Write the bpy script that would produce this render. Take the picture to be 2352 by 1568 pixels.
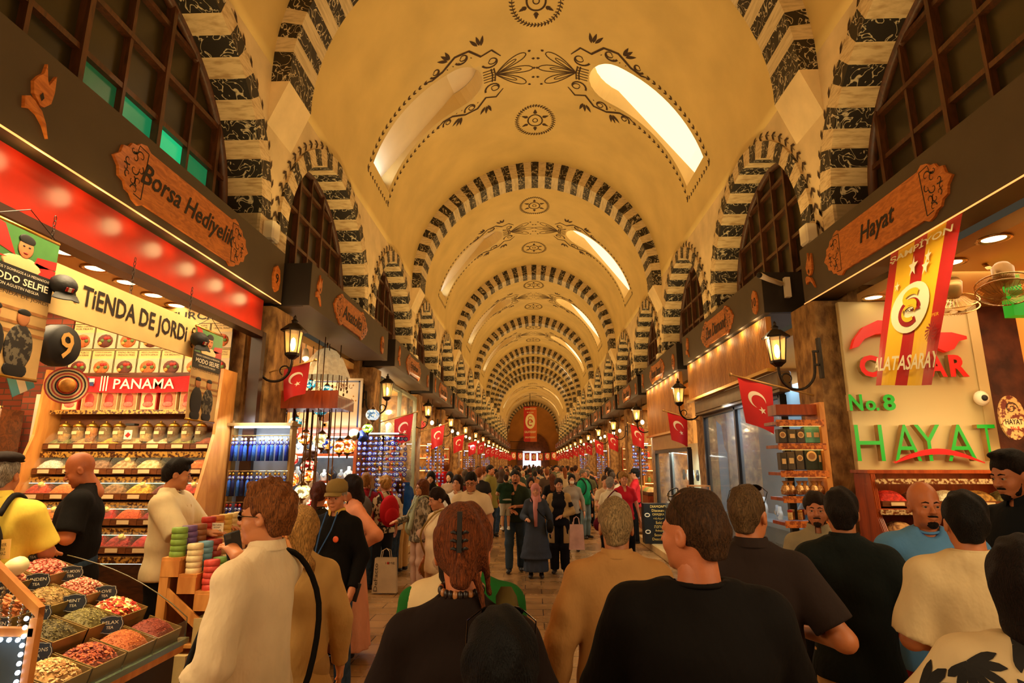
import bpy, math, random, numpy as np
from mathutils import Vector, Matrix, noise
random.seed(7); rng=np.random.default_rng(7)
PI=math.pi
for o in list(bpy.data.objects): bpy.data.objects.remove(o)
SC=bpy.context.scene; COL=SC.collection
# ---------------- camera
F=1323.0; PITCH=math.radians(12.0); YAW=math.atan(46/1323*math.cos(PITCH))
CAMP=Vector((-0.13,0,1.85))
c_r=Vector((math.cos(YAW),math.sin(YAW),0)); c_h=Vector((-math.sin(YAW),math.cos(YAW),0))
c_f=c_h*math.cos(PITCH)+Vector((0,0,1))*math.sin(PITCH); c_u=c_r.cross(c_f)
cd=bpy.data.cameras.new('camera'); cam=bpy.data.objects.new('camera',cd); COL.objects.link(cam)
cd.sensor_width=36; cd.lens=F/2352*36; cd.clip_start=.05; cd.clip_end=300
cam.matrix_world=Matrix(((c_r.x,c_u.x,-c_f.x,CAMP.x),(c_r.y,c_u.y,-c_f.y,CAMP.y),(c_r.z,c_u.z,-c_f.z,CAMP.z),(0,0,0,1)))
SC.camera=cam
def ray(px,py): return c_r*((px-1176)/F)+c_u*((784-py)/F)+c_f
def atX(a,b,X): d=ray(a,b); return CAMP+d*((X-CAMP.x)/d.x)
def atY(a,b,Y): d=ray(a,b); return CAMP+d*((Y-CAMP.y)/d.y)
def atZ(a,b,Z): d=ray(a,b); return CAMP+d*((Z-CAMP.z)/d.z)
# ---------------- world, exposure
w=bpy.data.worlds.new('world'); SC.world=w; w.use_nodes=True
w.node_tree.nodes['Background'].inputs[0].default_value=(1,.8,.5,1); w.node_tree.nodes['Background'].inputs[1].default_value=.05
SC.view_settings.view_transform='Standard'; SC.view_settings.look='None'; SC.view_settings.gamma=1; SC.view_settings.use_curve_mapping=False
SC.view_settings.exposure=0.0
def area(name,loc,aim,sx,sy,en,col,spread=180):
    l=bpy.data.lights.new(name,'AREA'); l.shape='RECTANGLE'; l.size=sx; l.size_y=sy; l.energy=en; l.color=col; l.spread=math.radians(spread)
    o=bpy.data.objects.new(name,l); COL.objects.link(o); o.location=loc
    o.rotation_euler=Vector(aim).to_track_quat('-Z','Y').to_euler(); return o
def point(name,loc,en,col,r=.05):
    l=bpy.data.lights.new(name,'POINT'); l.energy=en; l.color=col; l.shadow_soft_size=r
    o=bpy.data.objects.new(name,l); COL.objects.link(o); o.location=loc; return o
PIT=4.1; PIERS=[6.3+PIT*k for k in range(-3,17)]; BAYS=[(a+PIT/2) for a in PIERS[:-1]]
WARM=(1,.67,.23)
UP_E=39; SHOP_E=120; NAVE_E=30
for Y in BAYS:                    # strips of lamps lying on top of the shop boards, washing the vault
    for s in (-1,1):
        l=bpy.data.lights.new('uplight_lamp','AREA'); l.shape='RECTANGLE'; l.size=3.6; l.size_y=.14; l.energy=UP_E*(1.1 if Y>6 else .8); l.color=WARM
        o=bpy.data.objects.new('uplight_lamp',l); COL.objects.link(o); o.location=(s*2.75,Y,4.32)
        z=-Vector((-s*.45,0,1)).normalized(); x=Vector((0,1,0)); y=z.cross(x)
        o.matrix_world=Matrix(((x.x,y.x,z.x,o.location.x),(x.y,y.y,z.y,o.location.y),(x.z,y.z,z.z,o.location.z),(0,0,0,1)))
for s in (-1,1):                  # added fill lights from unseen shops behind the camera, to brighten the foreground
    for Y in (-3.5,.2): area('foreground_fill',(s*3.1,Y,2.9),(-s,.25,-.45),2.6,1.2,75,(1,.74,.42))
# ---------------- materials
def lin(c):
    if isinstance(c,str): c=tuple(int(c[i:i+2],16) for i in (0,2,4))
    return tuple(((v/255)/12.92 if v/255<=.04045 else ((v/255+.055)/1.055)**2.4) for v in c)
MC={}
def mat(name,col=(128,128,128),rough=.6,metal=0.,var=.12,scale=8.,bump=0.,emit=0.,ecol=None,alpha=1.,trans=0.,coat=0.,col2=None,bscale=None,stretch=None,thr=None):
    if name in MC: return MC[name]
    m=bpy.data.materials.new(name); m.use_nodes=True; nt=m.node_tree; N=nt.nodes; L=nt.links; b=N['Principled BSDF']
    c=lin(col); b.inputs['Roughness'].default_value=rough; b.inputs['Metallic'].default_value=metal
    b.inputs['Base Color'].default_value=(*c,1)
    tc=N.new('ShaderNodeTexCoord'); mp=N.new('ShaderNodeMapping'); L.new(tc.outputs['Object'],mp.inputs[0])
    if stretch: mp.inputs['Scale'].default_value=stretch
    if var or col2:
        n=N.new('ShaderNodeTexNoise'); n.inputs['Scale'].default_value=scale; n.inputs['Detail'].default_value=4; L.new(mp.outputs[0],n.inputs['Vector'])
        r=N.new('ShaderNodeValToRGB'); e=r.color_ramp.elements
        c2=lin(col2) if col2 else tuple(min(1,v*(1+var*1.5)) for v in c)
        c1=c if col2 else tuple(v*(1-var*1.5) for v in c)
        t0,t1=thr if thr else (.3,.7)
        e[0].position=t0; e[1].position=t1; e[0].color=(*c1,1); e[1].color=(*c2,1)
        L.new(n.outputs['Fac'],r.inputs[0]); L.new(r.outputs[0],b.inputs['Base Color'])
    if bump:
        n2=N.new('ShaderNodeTexNoise'); n2.inputs['Scale'].default_value=bscale or scale*3; n2.inputs['Detail'].default_value=3; L.new(mp.outputs[0],n2.inputs['Vector'])
        bp=N.new('ShaderNodeBump'); bp.inputs['Strength'].default_value=bump; bp.inputs['Distance'].default_value=.02
        L.new(n2.outputs['Fac'],bp.inputs['Height']); L.new(bp.outputs[0],b.inputs['Normal'])
    if emit: b.inputs['Emission Color'].default_value=(*lin(ecol or col),1); b.inputs['Emission Strength'].default_value=emit
    if trans: b.inputs['Transmission Weight'].default_value=trans; b.inputs['IOR'].default_value=1.15
    if coat: b.inputs['Coat Weight'].default_value=coat; b.inputs['Coat Roughness'].default_value=.1
    if alpha<1: b.inputs['Alpha'].default_value=alpha
    MC[name]=m; return m
def wood(name,c1,c2,stretch=(3,.6,3),rough=.45,scale=6,coat=.1):
    if name in MC: return MC[name]
    m=bpy.data.materials.new(name); m.use_nodes=True; nt=m.node_tree; N=nt.nodes; L=nt.links; b=N['Principled BSDF']
    tc=N.new('ShaderNodeTexCoord'); mp=N.new('ShaderNodeMapping'); mp.inputs['Scale'].default_value=stretch; L.new(tc.outputs['Object'],mp.inputs[0])
    n=N.new('ShaderNodeTexNoise'); n.inputs['Scale'].default_value=scale; n.inputs['Detail'].default_value=6; n.inputs['Distortion'].default_value=1.2; L.new(mp.outputs[0],n.inputs['Vector'])
    r=N.new('ShaderNodeValToRGB'); e=r.color_ramp.elements; e[0].position=.35; e[1].position=.62; e[0].color=(*lin(c1),1); e[1].color=(*lin(c2),1)
    L.new(n.outputs['Fac'],r.inputs[0]); L.new(r.outputs[0],b.inputs['Base Color']); b.inputs['Roughness'].default_value=rough; b.inputs['Coat Weight'].default_value=coat
    bp=N.new('ShaderNodeBump'); bp.inputs['Strength'].default_value=.15; bp.inputs['Distance'].default_value=.01; L.new(n.outputs['Fac'],bp.inputs['Height']); L.new(bp.outputs[0],b.inputs['Normal'])
    MC[name]=m; return m
def marble(name,base,vein,scale,width,stretch=(1,1,1),dist=1.5):
    if name in MC: return MC[name]
    m=bpy.data.materials.new(name); m.use_nodes=True; nt=m.node_tree; N=nt.nodes; L=nt.links; b=N['Principled BSDF']
    tc=N.new('ShaderNodeTexCoord'); mp=N.new('ShaderNodeMapping'); mp.inputs['Scale'].default_value=stretch; L.new(tc.outputs['Object'],mp.inputs[0])
    n=N.new('ShaderNodeTexNoise'); n.inputs['Scale'].default_value=scale; n.inputs['Detail'].default_value=2; n.inputs['Distortion'].default_value=dist; L.new(mp.outputs[0],n.inputs['Vector'])
    a=N.new('ShaderNodeMath'); a.operation='SUBTRACT'; a.inputs[1].default_value=.5; L.new(n.outputs['Fac'],a.inputs[0])
    a2=N.new('ShaderNodeMath'); a2.operation='ABSOLUTE'; L.new(a.outputs[0],a2.inputs[0])
    r=N.new('ShaderNodeValToRGB'); e=r.color_ramp.elements; e[0].position=width*.5; e[1].position=width; e[0].color=(*lin(vein),1); e[1].color=(*lin(base),1)
    L.new(a2.outputs[0],r.inputs[0]); L.new(r.outputs[0],b.inputs['Base Color']); b.inputs['Roughness'].default_value=.55
    MC[name]=m; return m
# ---------------- mesh builder
class MB:
    def __init__(s): s.v=[]; s.f=[]; s.m=[]; s.sm=[]
    def add(s,vs,fs,mi=0,sm=False,M=None):
        n=len(s.v)
        if M is not None: vs=[M@Vector(v) for v in vs]
        s.v.extend([tuple(v) for v in vs])
        for f in fs: s.f.append(tuple(i+n for i in f)); s.m.append(mi); s.sm.append(sm)
        return s
    def box(s,c,d,mi=0,M=None,bev=0):
        x,y,z=c; a,b,h=d[0]/2,d[1]/2,d[2]/2
        if bev:
            k=min(bev,a*.9,b*.9,h*.9); vs=[];
            for sx in(-1,1):
                for sy in(-1,1):
                    for sz in(-1,1):
                        vs+= [(x+sx*a,y+sy*(b-k),z+sz*(h-k)),(x+sx*(a-k),y+sy*b,z+sz*(h-k)),(x+sx*(a-k),y+sy*(b-k),z+sz*h)]
            def I(sx,sy,sz,k): return ((sx>0)*4+(sy>0)*2+(sz>0))*3+k
            fs=[]
            for q in(-1,1):
                fs.append((I(q,-1,-1,0),I(q,1,-1,0),I(q,1,1,0),I(q,-1,1,0)) if q>0 else (I(q,-1,-1,0),I(q,-1,1,0),I(q,1,1,0),I(q,1,-1,0)))
                fs.append((I(-1,q,-1,1),I(-1,q,1,1),I(1,q,1,1),I(1,q,-1,1)) if q>0 else (I(-1,q,-1,1),I(1,q,-1,1),I(1,q,1,1),I(-1,q,1,1)))
                fs.append((I(-1,-1,q,2),I(1,-1,q,2),I(1,1,q,2),I(-1,1,q,2)) if q>0 else (I(-1,-1,q,2),I(-1,1,q,2),I(1,1,q,2),I(1,-1,q,2)))
            for p in(-1,1):
                for q in(-1,1):
                    fs.append((I(p,q,-1,0),I(p,q,-1,1),I(p,q,1,1),I(p,q,1,0)))
                    fs.append((I(p,-1,q,0),I(p,-1,q,2),I(p,1,q,2),I(p,1,q,0)))
                    fs.append((I(-1,p,q,1),I(-1,p,q,2),I(1,p,q,2),I(1,p,q,1)))
                    for t in(-1,1): fs.append((I(p,q,t,0),I(p,q,t,1),I(p,q,t,2)))
            return s.add(vs,fs,mi,False,M)
        vs=[(x+i*a,y+j*b,z+k*h) for i in(-1,1) for j in(-1,1) for k in(-1,1)]
        return s.add(vs,[(0,1,3,2),(4,6,7,5),(0,4,5,1),(2,3,7,6),(0,2,6,4),(1,5,7,3)],mi,False,M)
    def tube(s,pts,r,n=8,mi=0,cap=True,M=None,closed=False):
        pts=[Vector(p) for p in pts]; k=len(pts)
        rr=r if hasattr(r,'__len__') else [r]*k
        vs=[];prev=None
        for i,p in enumerate(pts):
            if closed: t=pts[(i+1)%k]-pts[i-1]
            else: t=pts[min(i+1,k-1)]-pts[max(i-1,0)]
            if t.length<1e-9: t=Vector((0,0,1))
            t.normalize()
            if prev is None: a=Vector((0,0,1)) if abs(t.z)<.9 else Vector((1,0,0)); u=t.cross(a).normalized()
            else: u=(prev-t*prev.dot(t)); u=u.normalized() if u.length>1e-6 else t.orthogonal().normalized()
            prev=u; w_=t.cross(u)
            for j in range(n):
                a=2*PI*j/n; vs.append(p+(u*math.cos(a)+w_*math.sin(a))*rr[i])
        fs=[]
        for i in range(k-(0 if closed else 1)):
            i2=(i+1)%k
            for j in range(n): fs.append((i*n+j,i*n+(j+1)%n,i2*n+(j+1)%n,i2*n+j))
        if cap and not closed: fs.append(tuple(reversed(range(n)))); fs.append(tuple((k-1)*n+j for j in range(n)))
        return s.add(vs,fs,mi,n>5,M)
    def lathe(s,prof,n=16,mi=0,M=None,c=(0,0,0),sq=None,sm=True):
        vs=[];k=len(prof)
        for r,z in prof:
            for j in range(n):
                a=2*PI*(j+.5)/n; q=1
                vs.append((c[0]+r*math.cos(a),c[1]+r*math.sin(a),c[2]+z))
        fs=[(i*n+j,i*n+(j+1)%n,(i+1)*n+(j+1)%n,(i+1)*n+j) for i in range(k-1) for j in range(n)]
        if prof[0][0]>1e-4: fs.append(tuple(reversed(range(n))))
        if prof[-1][0]>1e-4: fs.append(tuple((k-1)*n+j for j in range(n)))
        return s.add(vs,fs,mi,sm,M)
    def ell(s,c,r,n=12,k=8,mi=0,M=None):
        vs=[];fs=[]
        for i in range(k+1):
            t=PI*i/k-PI/2
            for j in range(n):
                a=2*PI*j/n; vs.append((c[0]+r[0]*math.cos(t)*math.cos(a),c[1]+r[1]*math.cos(t)*math.sin(a),c[2]+r[2]*math.sin(t)))
        fs=[(i*n+j,i*n+(j+1)%n,(i+1)*n+(j+1)%n,(i+1)*n+j) for i in range(k) for j in range(n)]
        return s.add(vs,fs,mi,True,M)
    def prism(s,poly,t,mi=0,M=None,back=True):   # poly in XZ plane, extruded along +Y by t
        n=len(poly); vs=[(p[0],0,p[1]) for p in poly]+[(p[0],t,p[1]) for p in poly]
        fs=[tuple(range(n)),tuple(reversed(range(n,2*n)))]+[(i,i+n,(i+1)%n+n,(i+1)%n) for i in range(n)]
        return s.add(vs,fs,mi,False,M)
    def grid(s,P,mi=0,sm=True,M=None,flip=False):
        a=len(P);b=len(P[0]); vs=[p for r in P for p in r]
        fs=[(i*b+j,i*b+j+1,(i+1)*b+j+1,(i+1)*b+j) for i in range(a-1) for j in range(b-1)]
        if flip: fs=[tuple(reversed(f)) for f in fs]
        return s.add(vs,fs,mi,sm,M)
    def mesh(s,name,mats):
        me=bpy.data.meshes.new(name); me.from_pydata(s.v,[],s.f)
        if not isinstance(mats,(list,tuple)): mats=[mats]
        for m in mats: me.materials.append(m)
        if s.f:
            me.polygons.foreach_set('material_index',s.m); me.polygons.foreach_set('use_smooth',s.sm)
        me.update(); return me
    def build(s,name,mats,parent=None,loc=(0,0,0),rz=0):
        o=bpy.data.objects.new(name,s.mesh(name,mats)); COL.objects.link(o); o.location=loc; o.rotation_euler=(0,0,rz)
        if parent: o.parent=parent
        return o
def empty(name,loc=(0,0,0),rz=0,rot=None):
    o=bpy.data.objects.new(name,None); COL.objects.link(o); o.location=loc; o.rotation_euler=rot or (0,0,rz); o.empty_display_size=.1; return o
def tag(o,label=None,cat=None,group=None,kind=None):
    if label: o['label']=label
    if cat: o['category']=cat
    if group: o['group']=group
    if kind: o['kind']=kind
    return o
def struct(o): o['kind']='structure'; return o
def copy_tree(o,parent=None):
    c=o.copy(); COL.objects.link(c)
    if parent: c.parent=parent; c.matrix_parent_inverse=o.matrix_parent_inverse
    for ch in o.children: copy_tree(ch,c)
    return c
def T(x=0,y=0,z=0): return Matrix.Translation((x,y,z))
def RX(a): return Matrix.Rotation(a,4,'X')
def RY(a): return Matrix.Rotation(a,4,'Y')
def RZ(a): return Matrix.Rotation(a,4,'Z')
def SCL(x,y,z): return Matrix.Diagonal((x,y,z,1))
# text: verts in XZ plane (facing -Y), centred, height ~ size
TXC={}
def text_geo(s,ext=0.,shear=0.,res=2,bold=0.):
    k=(s,ext,shear,bold)
    if k in TXC: return TXC[k]
    cu=bpy.data.curves.new('t','FONT'); cu.body=s; cu.size=1; cu.extrude=ext; cu.shear=shear; cu.resolution_u=res; cu.offset=bold
    cu.align_x='CENTER'; cu.align_y='CENTER'
    o=bpy.data.objects.new('t',cu); COL.objects.link(o); dg=bpy.context.evaluated_depsgraph_get(); dg.update()
    me=bpy.data.meshes.new_from_object(o.evaluated_get(dg)); bpy.data.objects.remove(o); bpy.data.curves.remove(cu)
    vs=[(v.co.x,-v.co.z,v.co.y) for v in me.vertices]; fs=[tuple(p.vertices) for p in me.polygons]; bpy.data.meshes.remove(me)
    xs=[v[0] for v in vs] or [0,1]; zs=[v[2] for v in vs] or [0,1]
    cx=(min(xs)+max(xs))/2; cz=(min(zs)+max(zs))/2; w=max(xs)-min(xs); h=max(zs)-min(zs)
    vs=[(v[0]-cx,v[1],v[2]-cz) for v in vs]
    TXC[k]=(vs,fs,max(w,1e-3),max(h,1e-3)); return TXC[k]
def text(mb,s,w,h,M,mi=0,ext=0.,shear=0.,bold=0.):   # fit in box w x h (either None)
    vs,fs,tw,th=text_geo(s,ext,shear,2,bold)
    sx=(w/tw) if w else None; sz=(h/th) if h else None
    if sx is None: sx=sz
    if sz is None: sz=sx
    mb.add([(v[0]*sx,v[1]*(sx+sz)/2,v[2]*sz) for v in vs],fs,mi,False,M)
def disc(mb,c,r,mi=0,n=20,M=None,ry=None):   # in XZ plane facing -Y
    ry=ry or r
    mb.add([(c[0]+r*math.cos(2*PI*i/n),c[1],c[2]+ry*math.sin(2*PI*i/n)) for i in range(n)],[tuple(range(n))],mi,False,M)
def ring(mb,c,r,wd,mi=0,n=28,M=None,a0=0,a1=2*PI,ry=None):
    ry=ry or r; k=n+1; vs=[]
    for i in range(k):
        a=a0+(a1-a0)*i/n; vs+=[(c[0]+(r-wd/2)*math.cos(a),c[1],c[2]+(ry-wd/2)*math.sin(a)),(c[0]+(r+wd/2)*math.cos(a),c[1],c[2]+(ry+wd/2)*math.sin(a))]
    mb.add(vs,[(2*i,2*i+1,2*i+3,2*i+2) for i in range(n)],mi,False,M)
def star(mb,c,r,mi=0,M=None,rot=PI/2):
    vs=[(c[0],c[1],c[2])]+[(c[0]+(r if i%2==0 else r*.39)*math.cos(rot+i*PI/5),c[1],c[2]+(r if i%2==0 else r*.39)*math.sin(rot+i*PI/5)) for i in range(10)]
    mb.add(vs,[(0,1+i,1+(i+1)%10) for i in range(10)],mi,False,M)
def stroke(pts,wd):   # 2D polyline -> list of quads verts/faces with tapered width
    k=len(pts); w=wd if hasattr(wd,'__len__') else [wd]*k; vs=[]
    for i in range(k):
        a=pts[max(i-1,0)]; b=pts[min(i+1,k-1)]; dx,dy=b[0]-a[0],b[1]-a[1]; l=math.hypot(dx,dy) or 1; nx,ny=-dy/l,dx/l
        vs+=[(pts[i][0]+nx*w[i]/2,pts[i][1]+ny*w[i]/2),(pts[i][0]-nx*w[i]/2,pts[i][1]-ny*w[i]/2)]
    return vs,[(2*i,2*i+1,2*i+3,2*i+2) for i in range(k-1)]
def spiral(cx,cy,r0,r1,a0,a1,n=16): return [(cx+(r0+(r1-r0)*i/n)*math.cos(a0+(a1-a0)*i/n),cy+(r0+(r1-r0)*i/n)*math.sin(a0+(a1-a0)*i/n)) for i in range(n+1)]
# ================= ARCHITECTURE
W=3.2; HV=3.3; ZS=6.5; EC=.12
def vprof(t,W=W,H=HV,off=0.):   # t in [0,1] left->right ; returns x,z
    Wd=W-off; Hd=H-off; R=Wd+EC; am=math.acos(EC/R); Hn=R*math.sin(am)
    s=-1 if t<.5 else 1; a=am*(1-abs(t-.5)*2)
    return s*(-EC+R*math.cos(a)), ZS+R*math.sin(a)*Hd/Hn
plaster=mat('painted_plaster',(214,184,118),.75,var=.06,scale=1.3,bump=.05,bscale=9)
wplaster=mat('wall_plaster',(222,196,150),.8,var=.10,scale=2.2,bump=.12,bscale=10)
ornm=mat('ornament_paint',(62,40,22),.8,var=.2,scale=20)
blk=marble('black_marble',(34,26,20),(196,180,150),5.5,.022)
wht=mat('white_marble',(214,192,152),.55,col2=(180,156,118),scale=7,stretch=(1,.4,5),thr=(.42,.72))
whtf=mat('white_marble_warm',(214,188,144),.55,col2=(172,140,98),scale=5,stretch=(1,1.6,7),thr=(.45,.7))
stone=mat('rough_stone',(172,130,74),.85,var=.5,scale=11,bump=1.,bscale=22,col2=(112,78,42),thr=(.35,.65),stretch=(1,1,.6))
# --- floor
def floor_mat():
    m=bpy.data.materials.new('stone_floor'); m.use_nodes=True; nt=m.node_tree; N=nt.nodes; L=nt.links; b=N['Principled BSDF']
    tc=N.new('ShaderNodeTexCoord'); br=N.new('ShaderNodeTexBrick'); L.new(tc.outputs['Object'],br.inputs['Vector'])
    br.inputs['Scale'].default_value=1; br.inputs['Brick Width'].default_value=.62; br.inputs['Row Height'].default_value=.31; br.inputs['Mortar Size'].default_value=.006
    br.inputs['Color1'].default_value=(*lin((168,128,78)),1); br.inputs['Color2'].default_value=(*lin((136,100,58)),1); br.inputs['Mortar'].default_value=(*lin((70,48,26)),1); br.offset=.4
    n=N.new('ShaderNodeTexNoise'); n.inputs['Scale'].default_value=1.8; n.inputs['Detail'].default_value=5; L.new(tc.outputs['Object'],n.inputs['Vector'])
    mx=N.new('ShaderNodeMix'); mx.data_type='RGBA'; mx.blend_type='MULTIPLY'; mx.inputs['Factor'].default_value=.6
    r=N.new('ShaderNodeValToRGB'); r.color_ramp.elements[0].position=.3; r.color_ramp.elements[0].color=(.45,.42,.38,1); r.color_ramp.elements[1].position=.7; r.color_ramp.elements[1].color=(1.15,1.1,1.05,1)
    L.new(n.outputs['Fac'],r.inputs[0]); L.new(br.outputs['Color'],mx.inputs['A']); L.new(r.outputs[0],mx.inputs['B']); L.new(mx.outputs['Result'],b.inputs['Base Color'])
    r2=N.new('ShaderNodeMapRange'); r2.inputs[3].default_value=.12; r2.inputs[4].default_value=.42; L.new(n.outputs['Fac'],r2.inputs[0]); L.new(r2.outputs[0],b.inputs['Roughness'])
    bp=N.new('ShaderNodeBump'); bp.inputs['Strength'].default_value=.35; bp.inputs['Distance'].default_value=.01; L.new(br.outputs['Fac'],bp.inputs['Height']); bp.invert=True; L.new(bp.outputs[0],b.inputs['Normal'])
    return m
mb=MB(); mb.box((0,34,-.1),(16,92,.2)); struct(mb.build('floor',floor_mat()))
# raised stone kerbs in front of the shops
kerb=mat('kerb_stone',(196,160,104),.4,var=.15,scale=3,bump=.1)
for s,nm,x0 in ((-1,'left',2.75),(1,'right',2.45)):
    mb=MB(); mb.box((s*(x0+3.3)/2,43,.08),(3.3-x0,67.6,.16),bev=.015); struct(mb.build('trim_kerb_'+nm,kerb))
# --- vault bay with skylights (mapped from (arc metre u, Y))
LUT=[vprof(i/400) for i in range(401)]; ARC=[0]
for i in range(400): ARC.append(ARC[-1]+math.hypot(LUT[i+1][0]-LUT[i][0],LUT[i+1][1]-LUT[i][1]))
AL=ARC[-1]
def vpt(u,y,off=0.):   # u: arc metres from crown (+ right), y; off: inward offset
    t=min(max((u+AL/2)/AL,0),1); i=min(int(np.interp(t*AL,ARC,range(401))),399)
    f=(t*AL-ARC[i])/max(ARC[i+1]-ARC[i],1e-9); x=LUT[i][0]*(1-f)+LUT[i+1][0]*f; z=LUT[i][1]*(1-f)+LUT[i+1][1]*f
    dx,dz=LUT[i+1][0]-LUT[i][0],LUT[i+1][1]-LUT[i][1]; l=math.hypot(dx,dz); nx,nz=dz/l,-dx/l
    return (x+nx*off,y,z+nz*off)
# orientation: nx,nz computed points inward (towards hall)
if Vector(vpt(0,0,.5)).z>Vector(vpt(0,0,0)).z: pass
uz=lambda z,s: s*abs([ (a-AL/2) for a,p in zip(ARC,LUT) if p[1]>=z][0])
U_LO=abs(uz(7.38,1)); U_HI=U_LO-3.05
HW=.58
def hole(s):  # outline of skylight in (u,y)
    P=[(s*U_LO,-HW),(s*U_LO,HW)]
    for i in range(0,13):
        a=PI/2-PI*i/12; P.append((s*(U_HI+.55-.55*math.cos(a)),HW*math.sin(a)))
    return P
def vault_bay(skylights=True):
    me=MB(); nu=56; ny=20
    Ys=[-PIT+2*PIT*i/ny for i in range(ny+1)]; Us=[-AL/2+AL*i/nu for i in range(nu+1)]
    # solid shell so the skylight reveals have depth
    inner=[[vpt(u,y) for u in Us] for y in Ys]; outer=[[vpt(u,y,-.35) for u in Us] for y in Ys]
    me.grid(inner,0); me.grid(outer,0,flip=True)
    a=len(inner)*len(Us); k=len(Us)
    rim=[(j) for j in range(k)]+[i*k+k-1 for i in range(1,ny+1)]+[ny*k+j for j in range(k-2,-1,-1)]+[i*k for i in range(ny-1,0,-1)]
    for i in range(len(rim)):
        p,q=rim[i],rim[(i+1)%len(rim)]; me.f.append((q,p,p+a,q+a)); me.m.append(0); me.sm.append(False)
    o=me.build('ceiling',[plaster,ornm])
    if skylights:
        cuts=[]
        for s in (-1,1):
            c=MB(); H=hole(s); n=len(H); vs=[]
            cx=sum(p[0] for p in H)/n
            for off,gr in ((.3,0),(-.6,0)):
                for (u,y) in H: vs.append(vpt(u,y,off))
            fs=[tuple(range(n)),tuple(reversed(range(n,2*n)))]+[(i,i+n,(i+1)%n+n,(i+1)%n) for i in range(n)]
            if s>0: fs=[tuple(reversed(f)) for f in fs]
            # triangulate caps via fan about a centre on the surface
            vs+= [vpt(cx,0,.3),vpt(cx,0,-.6)]
            caps=[(2*n,(i+1)%n,i) for i in range(n)]+[(2*n+1,n+i,n+(i+1)%n) for i in range(n)]
            if s>0: caps=[tuple(reversed(f)) for f in caps]
            sides=[(i,(i+1)%n,(i+1)%n+n,i+n) for i in range(n)]
            if s>0: sides=[tuple(reversed(f)) for f in sides]
            c.add(vs,caps+sides); co=c.build('cut',plaster); cuts.append(co)
            import bmesh
            bm=bmesh.new(); bm.from_mesh(co.data); bmesh.ops.recalc_face_normals(bm,faces=bm.faces); bm.to_mesh(co.data); bm.free()
        bm=bmesh.new(); bm.from_mesh(o.data); bmesh.ops.recalc_face_normals(bm,faces=bm.faces); bm.to_mesh(o.data); bm.free()
        for co in cuts:
            md=o.modifiers.new('b','BOOLEAN'); md.object=co; md.operation='DIFFERENCE'; md.solver='EXACT'
        bpy.context.view_layer.update(); dg=bpy.context.evaluated_depsgraph_get()
        nm=bpy.data.meshes.new_from_object(o.evaluated_get(dg)); o.modifiers.clear(); o.data=nm
        for co in cuts: bpy.data.objects.remove(co)
    # painted ornament, laid on the plaster
    orn=MB(); OFF=.006
    def put(vs,fs): 
        P=[vpt(u,y,OFF) for u,y in vs]; n=len(orn.v); orn.v+=P
        for f in fs: orn.f.append(tuple(i+n for i in f)); orn.m.append(1); orn.sm.append(True)
    def sub(pts,k=2): return pts
    def leaf(u,y,a,l,w):
        n=5; L_=[(l*i/n,w*math.sin(PI*(i/n)**.8)/2) for i in range(n+1)]
        pts=[L_[0]]+[(p,q) for p,q in L_[1:-1]]+[L_[-1]]+[(p,-q) for p,q in reversed(L_[1:-1])]
        c,s_=math.cos(a),math.sin(a); put([(u+p*c-q*s_,y+p*s_+q*c) for p,q in pts],[tuple(range(len(pts)))])
    def medal(y0):
        ax,ay=.47,.62
        def E(r,a): return (ax*r*math.cos(a),y0+ay*r*math.sin(a))
        for r,wd in ((.92,.014),(.36,.035),(.12,.022)): put(*stroke([E(r,2*PI*i/40) for i in range(41)],wd))
        for i in range(44):
            a=2*PI*i/44; p=E(.92,a); leaf(p[0],p[1],a+.7,.075,.032); leaf(p[0],p[1],a+PI-.7+.3,.06,.028)
        for i in range(6):
            a=2*PI*i/6+.52; p=E(.42,a); leaf(p[0],p[1],a,.17,.07); leaf(p[0],p[1],a+.6,.09,.03); leaf(p[0],p[1],a-.6,.09,.03)
    def skyorn(s):
        R=lambda P:[(s*u,y) for u,y in P]
        lf=lambda u,y,a,l,w: leaf(s*u,y,(a if s>0 else PI-a),l,w)
        st=lambda P,wd: put(*stroke(R(P),wd))
        # leaf border down both sides and across the bottom
        lo=U_LO+.22; hw=HW+.16
        for q in (-1,1):
            n=15
            for i in range(n):
                u=lo-(lo-U_HI-1.1)*i/n; lf(u,q*hw,PI-.45*q*0-.5,.1,.04); lf(u,q*hw,PI+.5,.1,.04)
            # scrolls
            for (uc,yc,r,a0,sg) in ((U_HI+.95,hw+.08,.13,0,1),(U_HI+.35,hw+.05,.16,0,1),(U_HI-.22,.42,.2,0,1)):
                P=spiral(uc,q*yc,r,.03,0*PI+.3,q*(-2*PI)-.2,18); st(P,[.045-.03*i/18 for i in range(19)])
                st(spiral(uc,q*yc,r*.55,.05,PI,PI+q*3.5,10),[.035-.025*i/10 for i in range(11)])
            P=[(U_HI+1.25,q*(hw+.02)),(U_HI+1.05,q*(hw-.06)),(U_HI+.8,q*(hw-.02)),(U_HI+.5,q*(hw+.17)),(U_HI+.2,q*(hw+.16)),(U_HI-.02,q*(hw-.1)),(U_HI-.25,q*(hw-.02)),(U_HI-.42,q*.5)]
            st(P,[.01,.04,.05,.05,.05,.05,.045,.02])
            for (u,y,a) in ((U_HI+.65,hw+.16,.6),(U_HI+.62,hw+.18,.95),(U_HI+.6,hw+.18,1.3),(U_HI+.02,hw+.2,1.0),(U_HI-.02,hw+.2,1.4),(U_HI-.05,hw+.18,1.8)):
                lf(u,q*y,(a*q),.26,.07)
            for i in range(9): lf(U_HI+1.1-i*.13,q*(hw-.02),PI+.8*q,.05,.02)
        n=11
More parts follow.
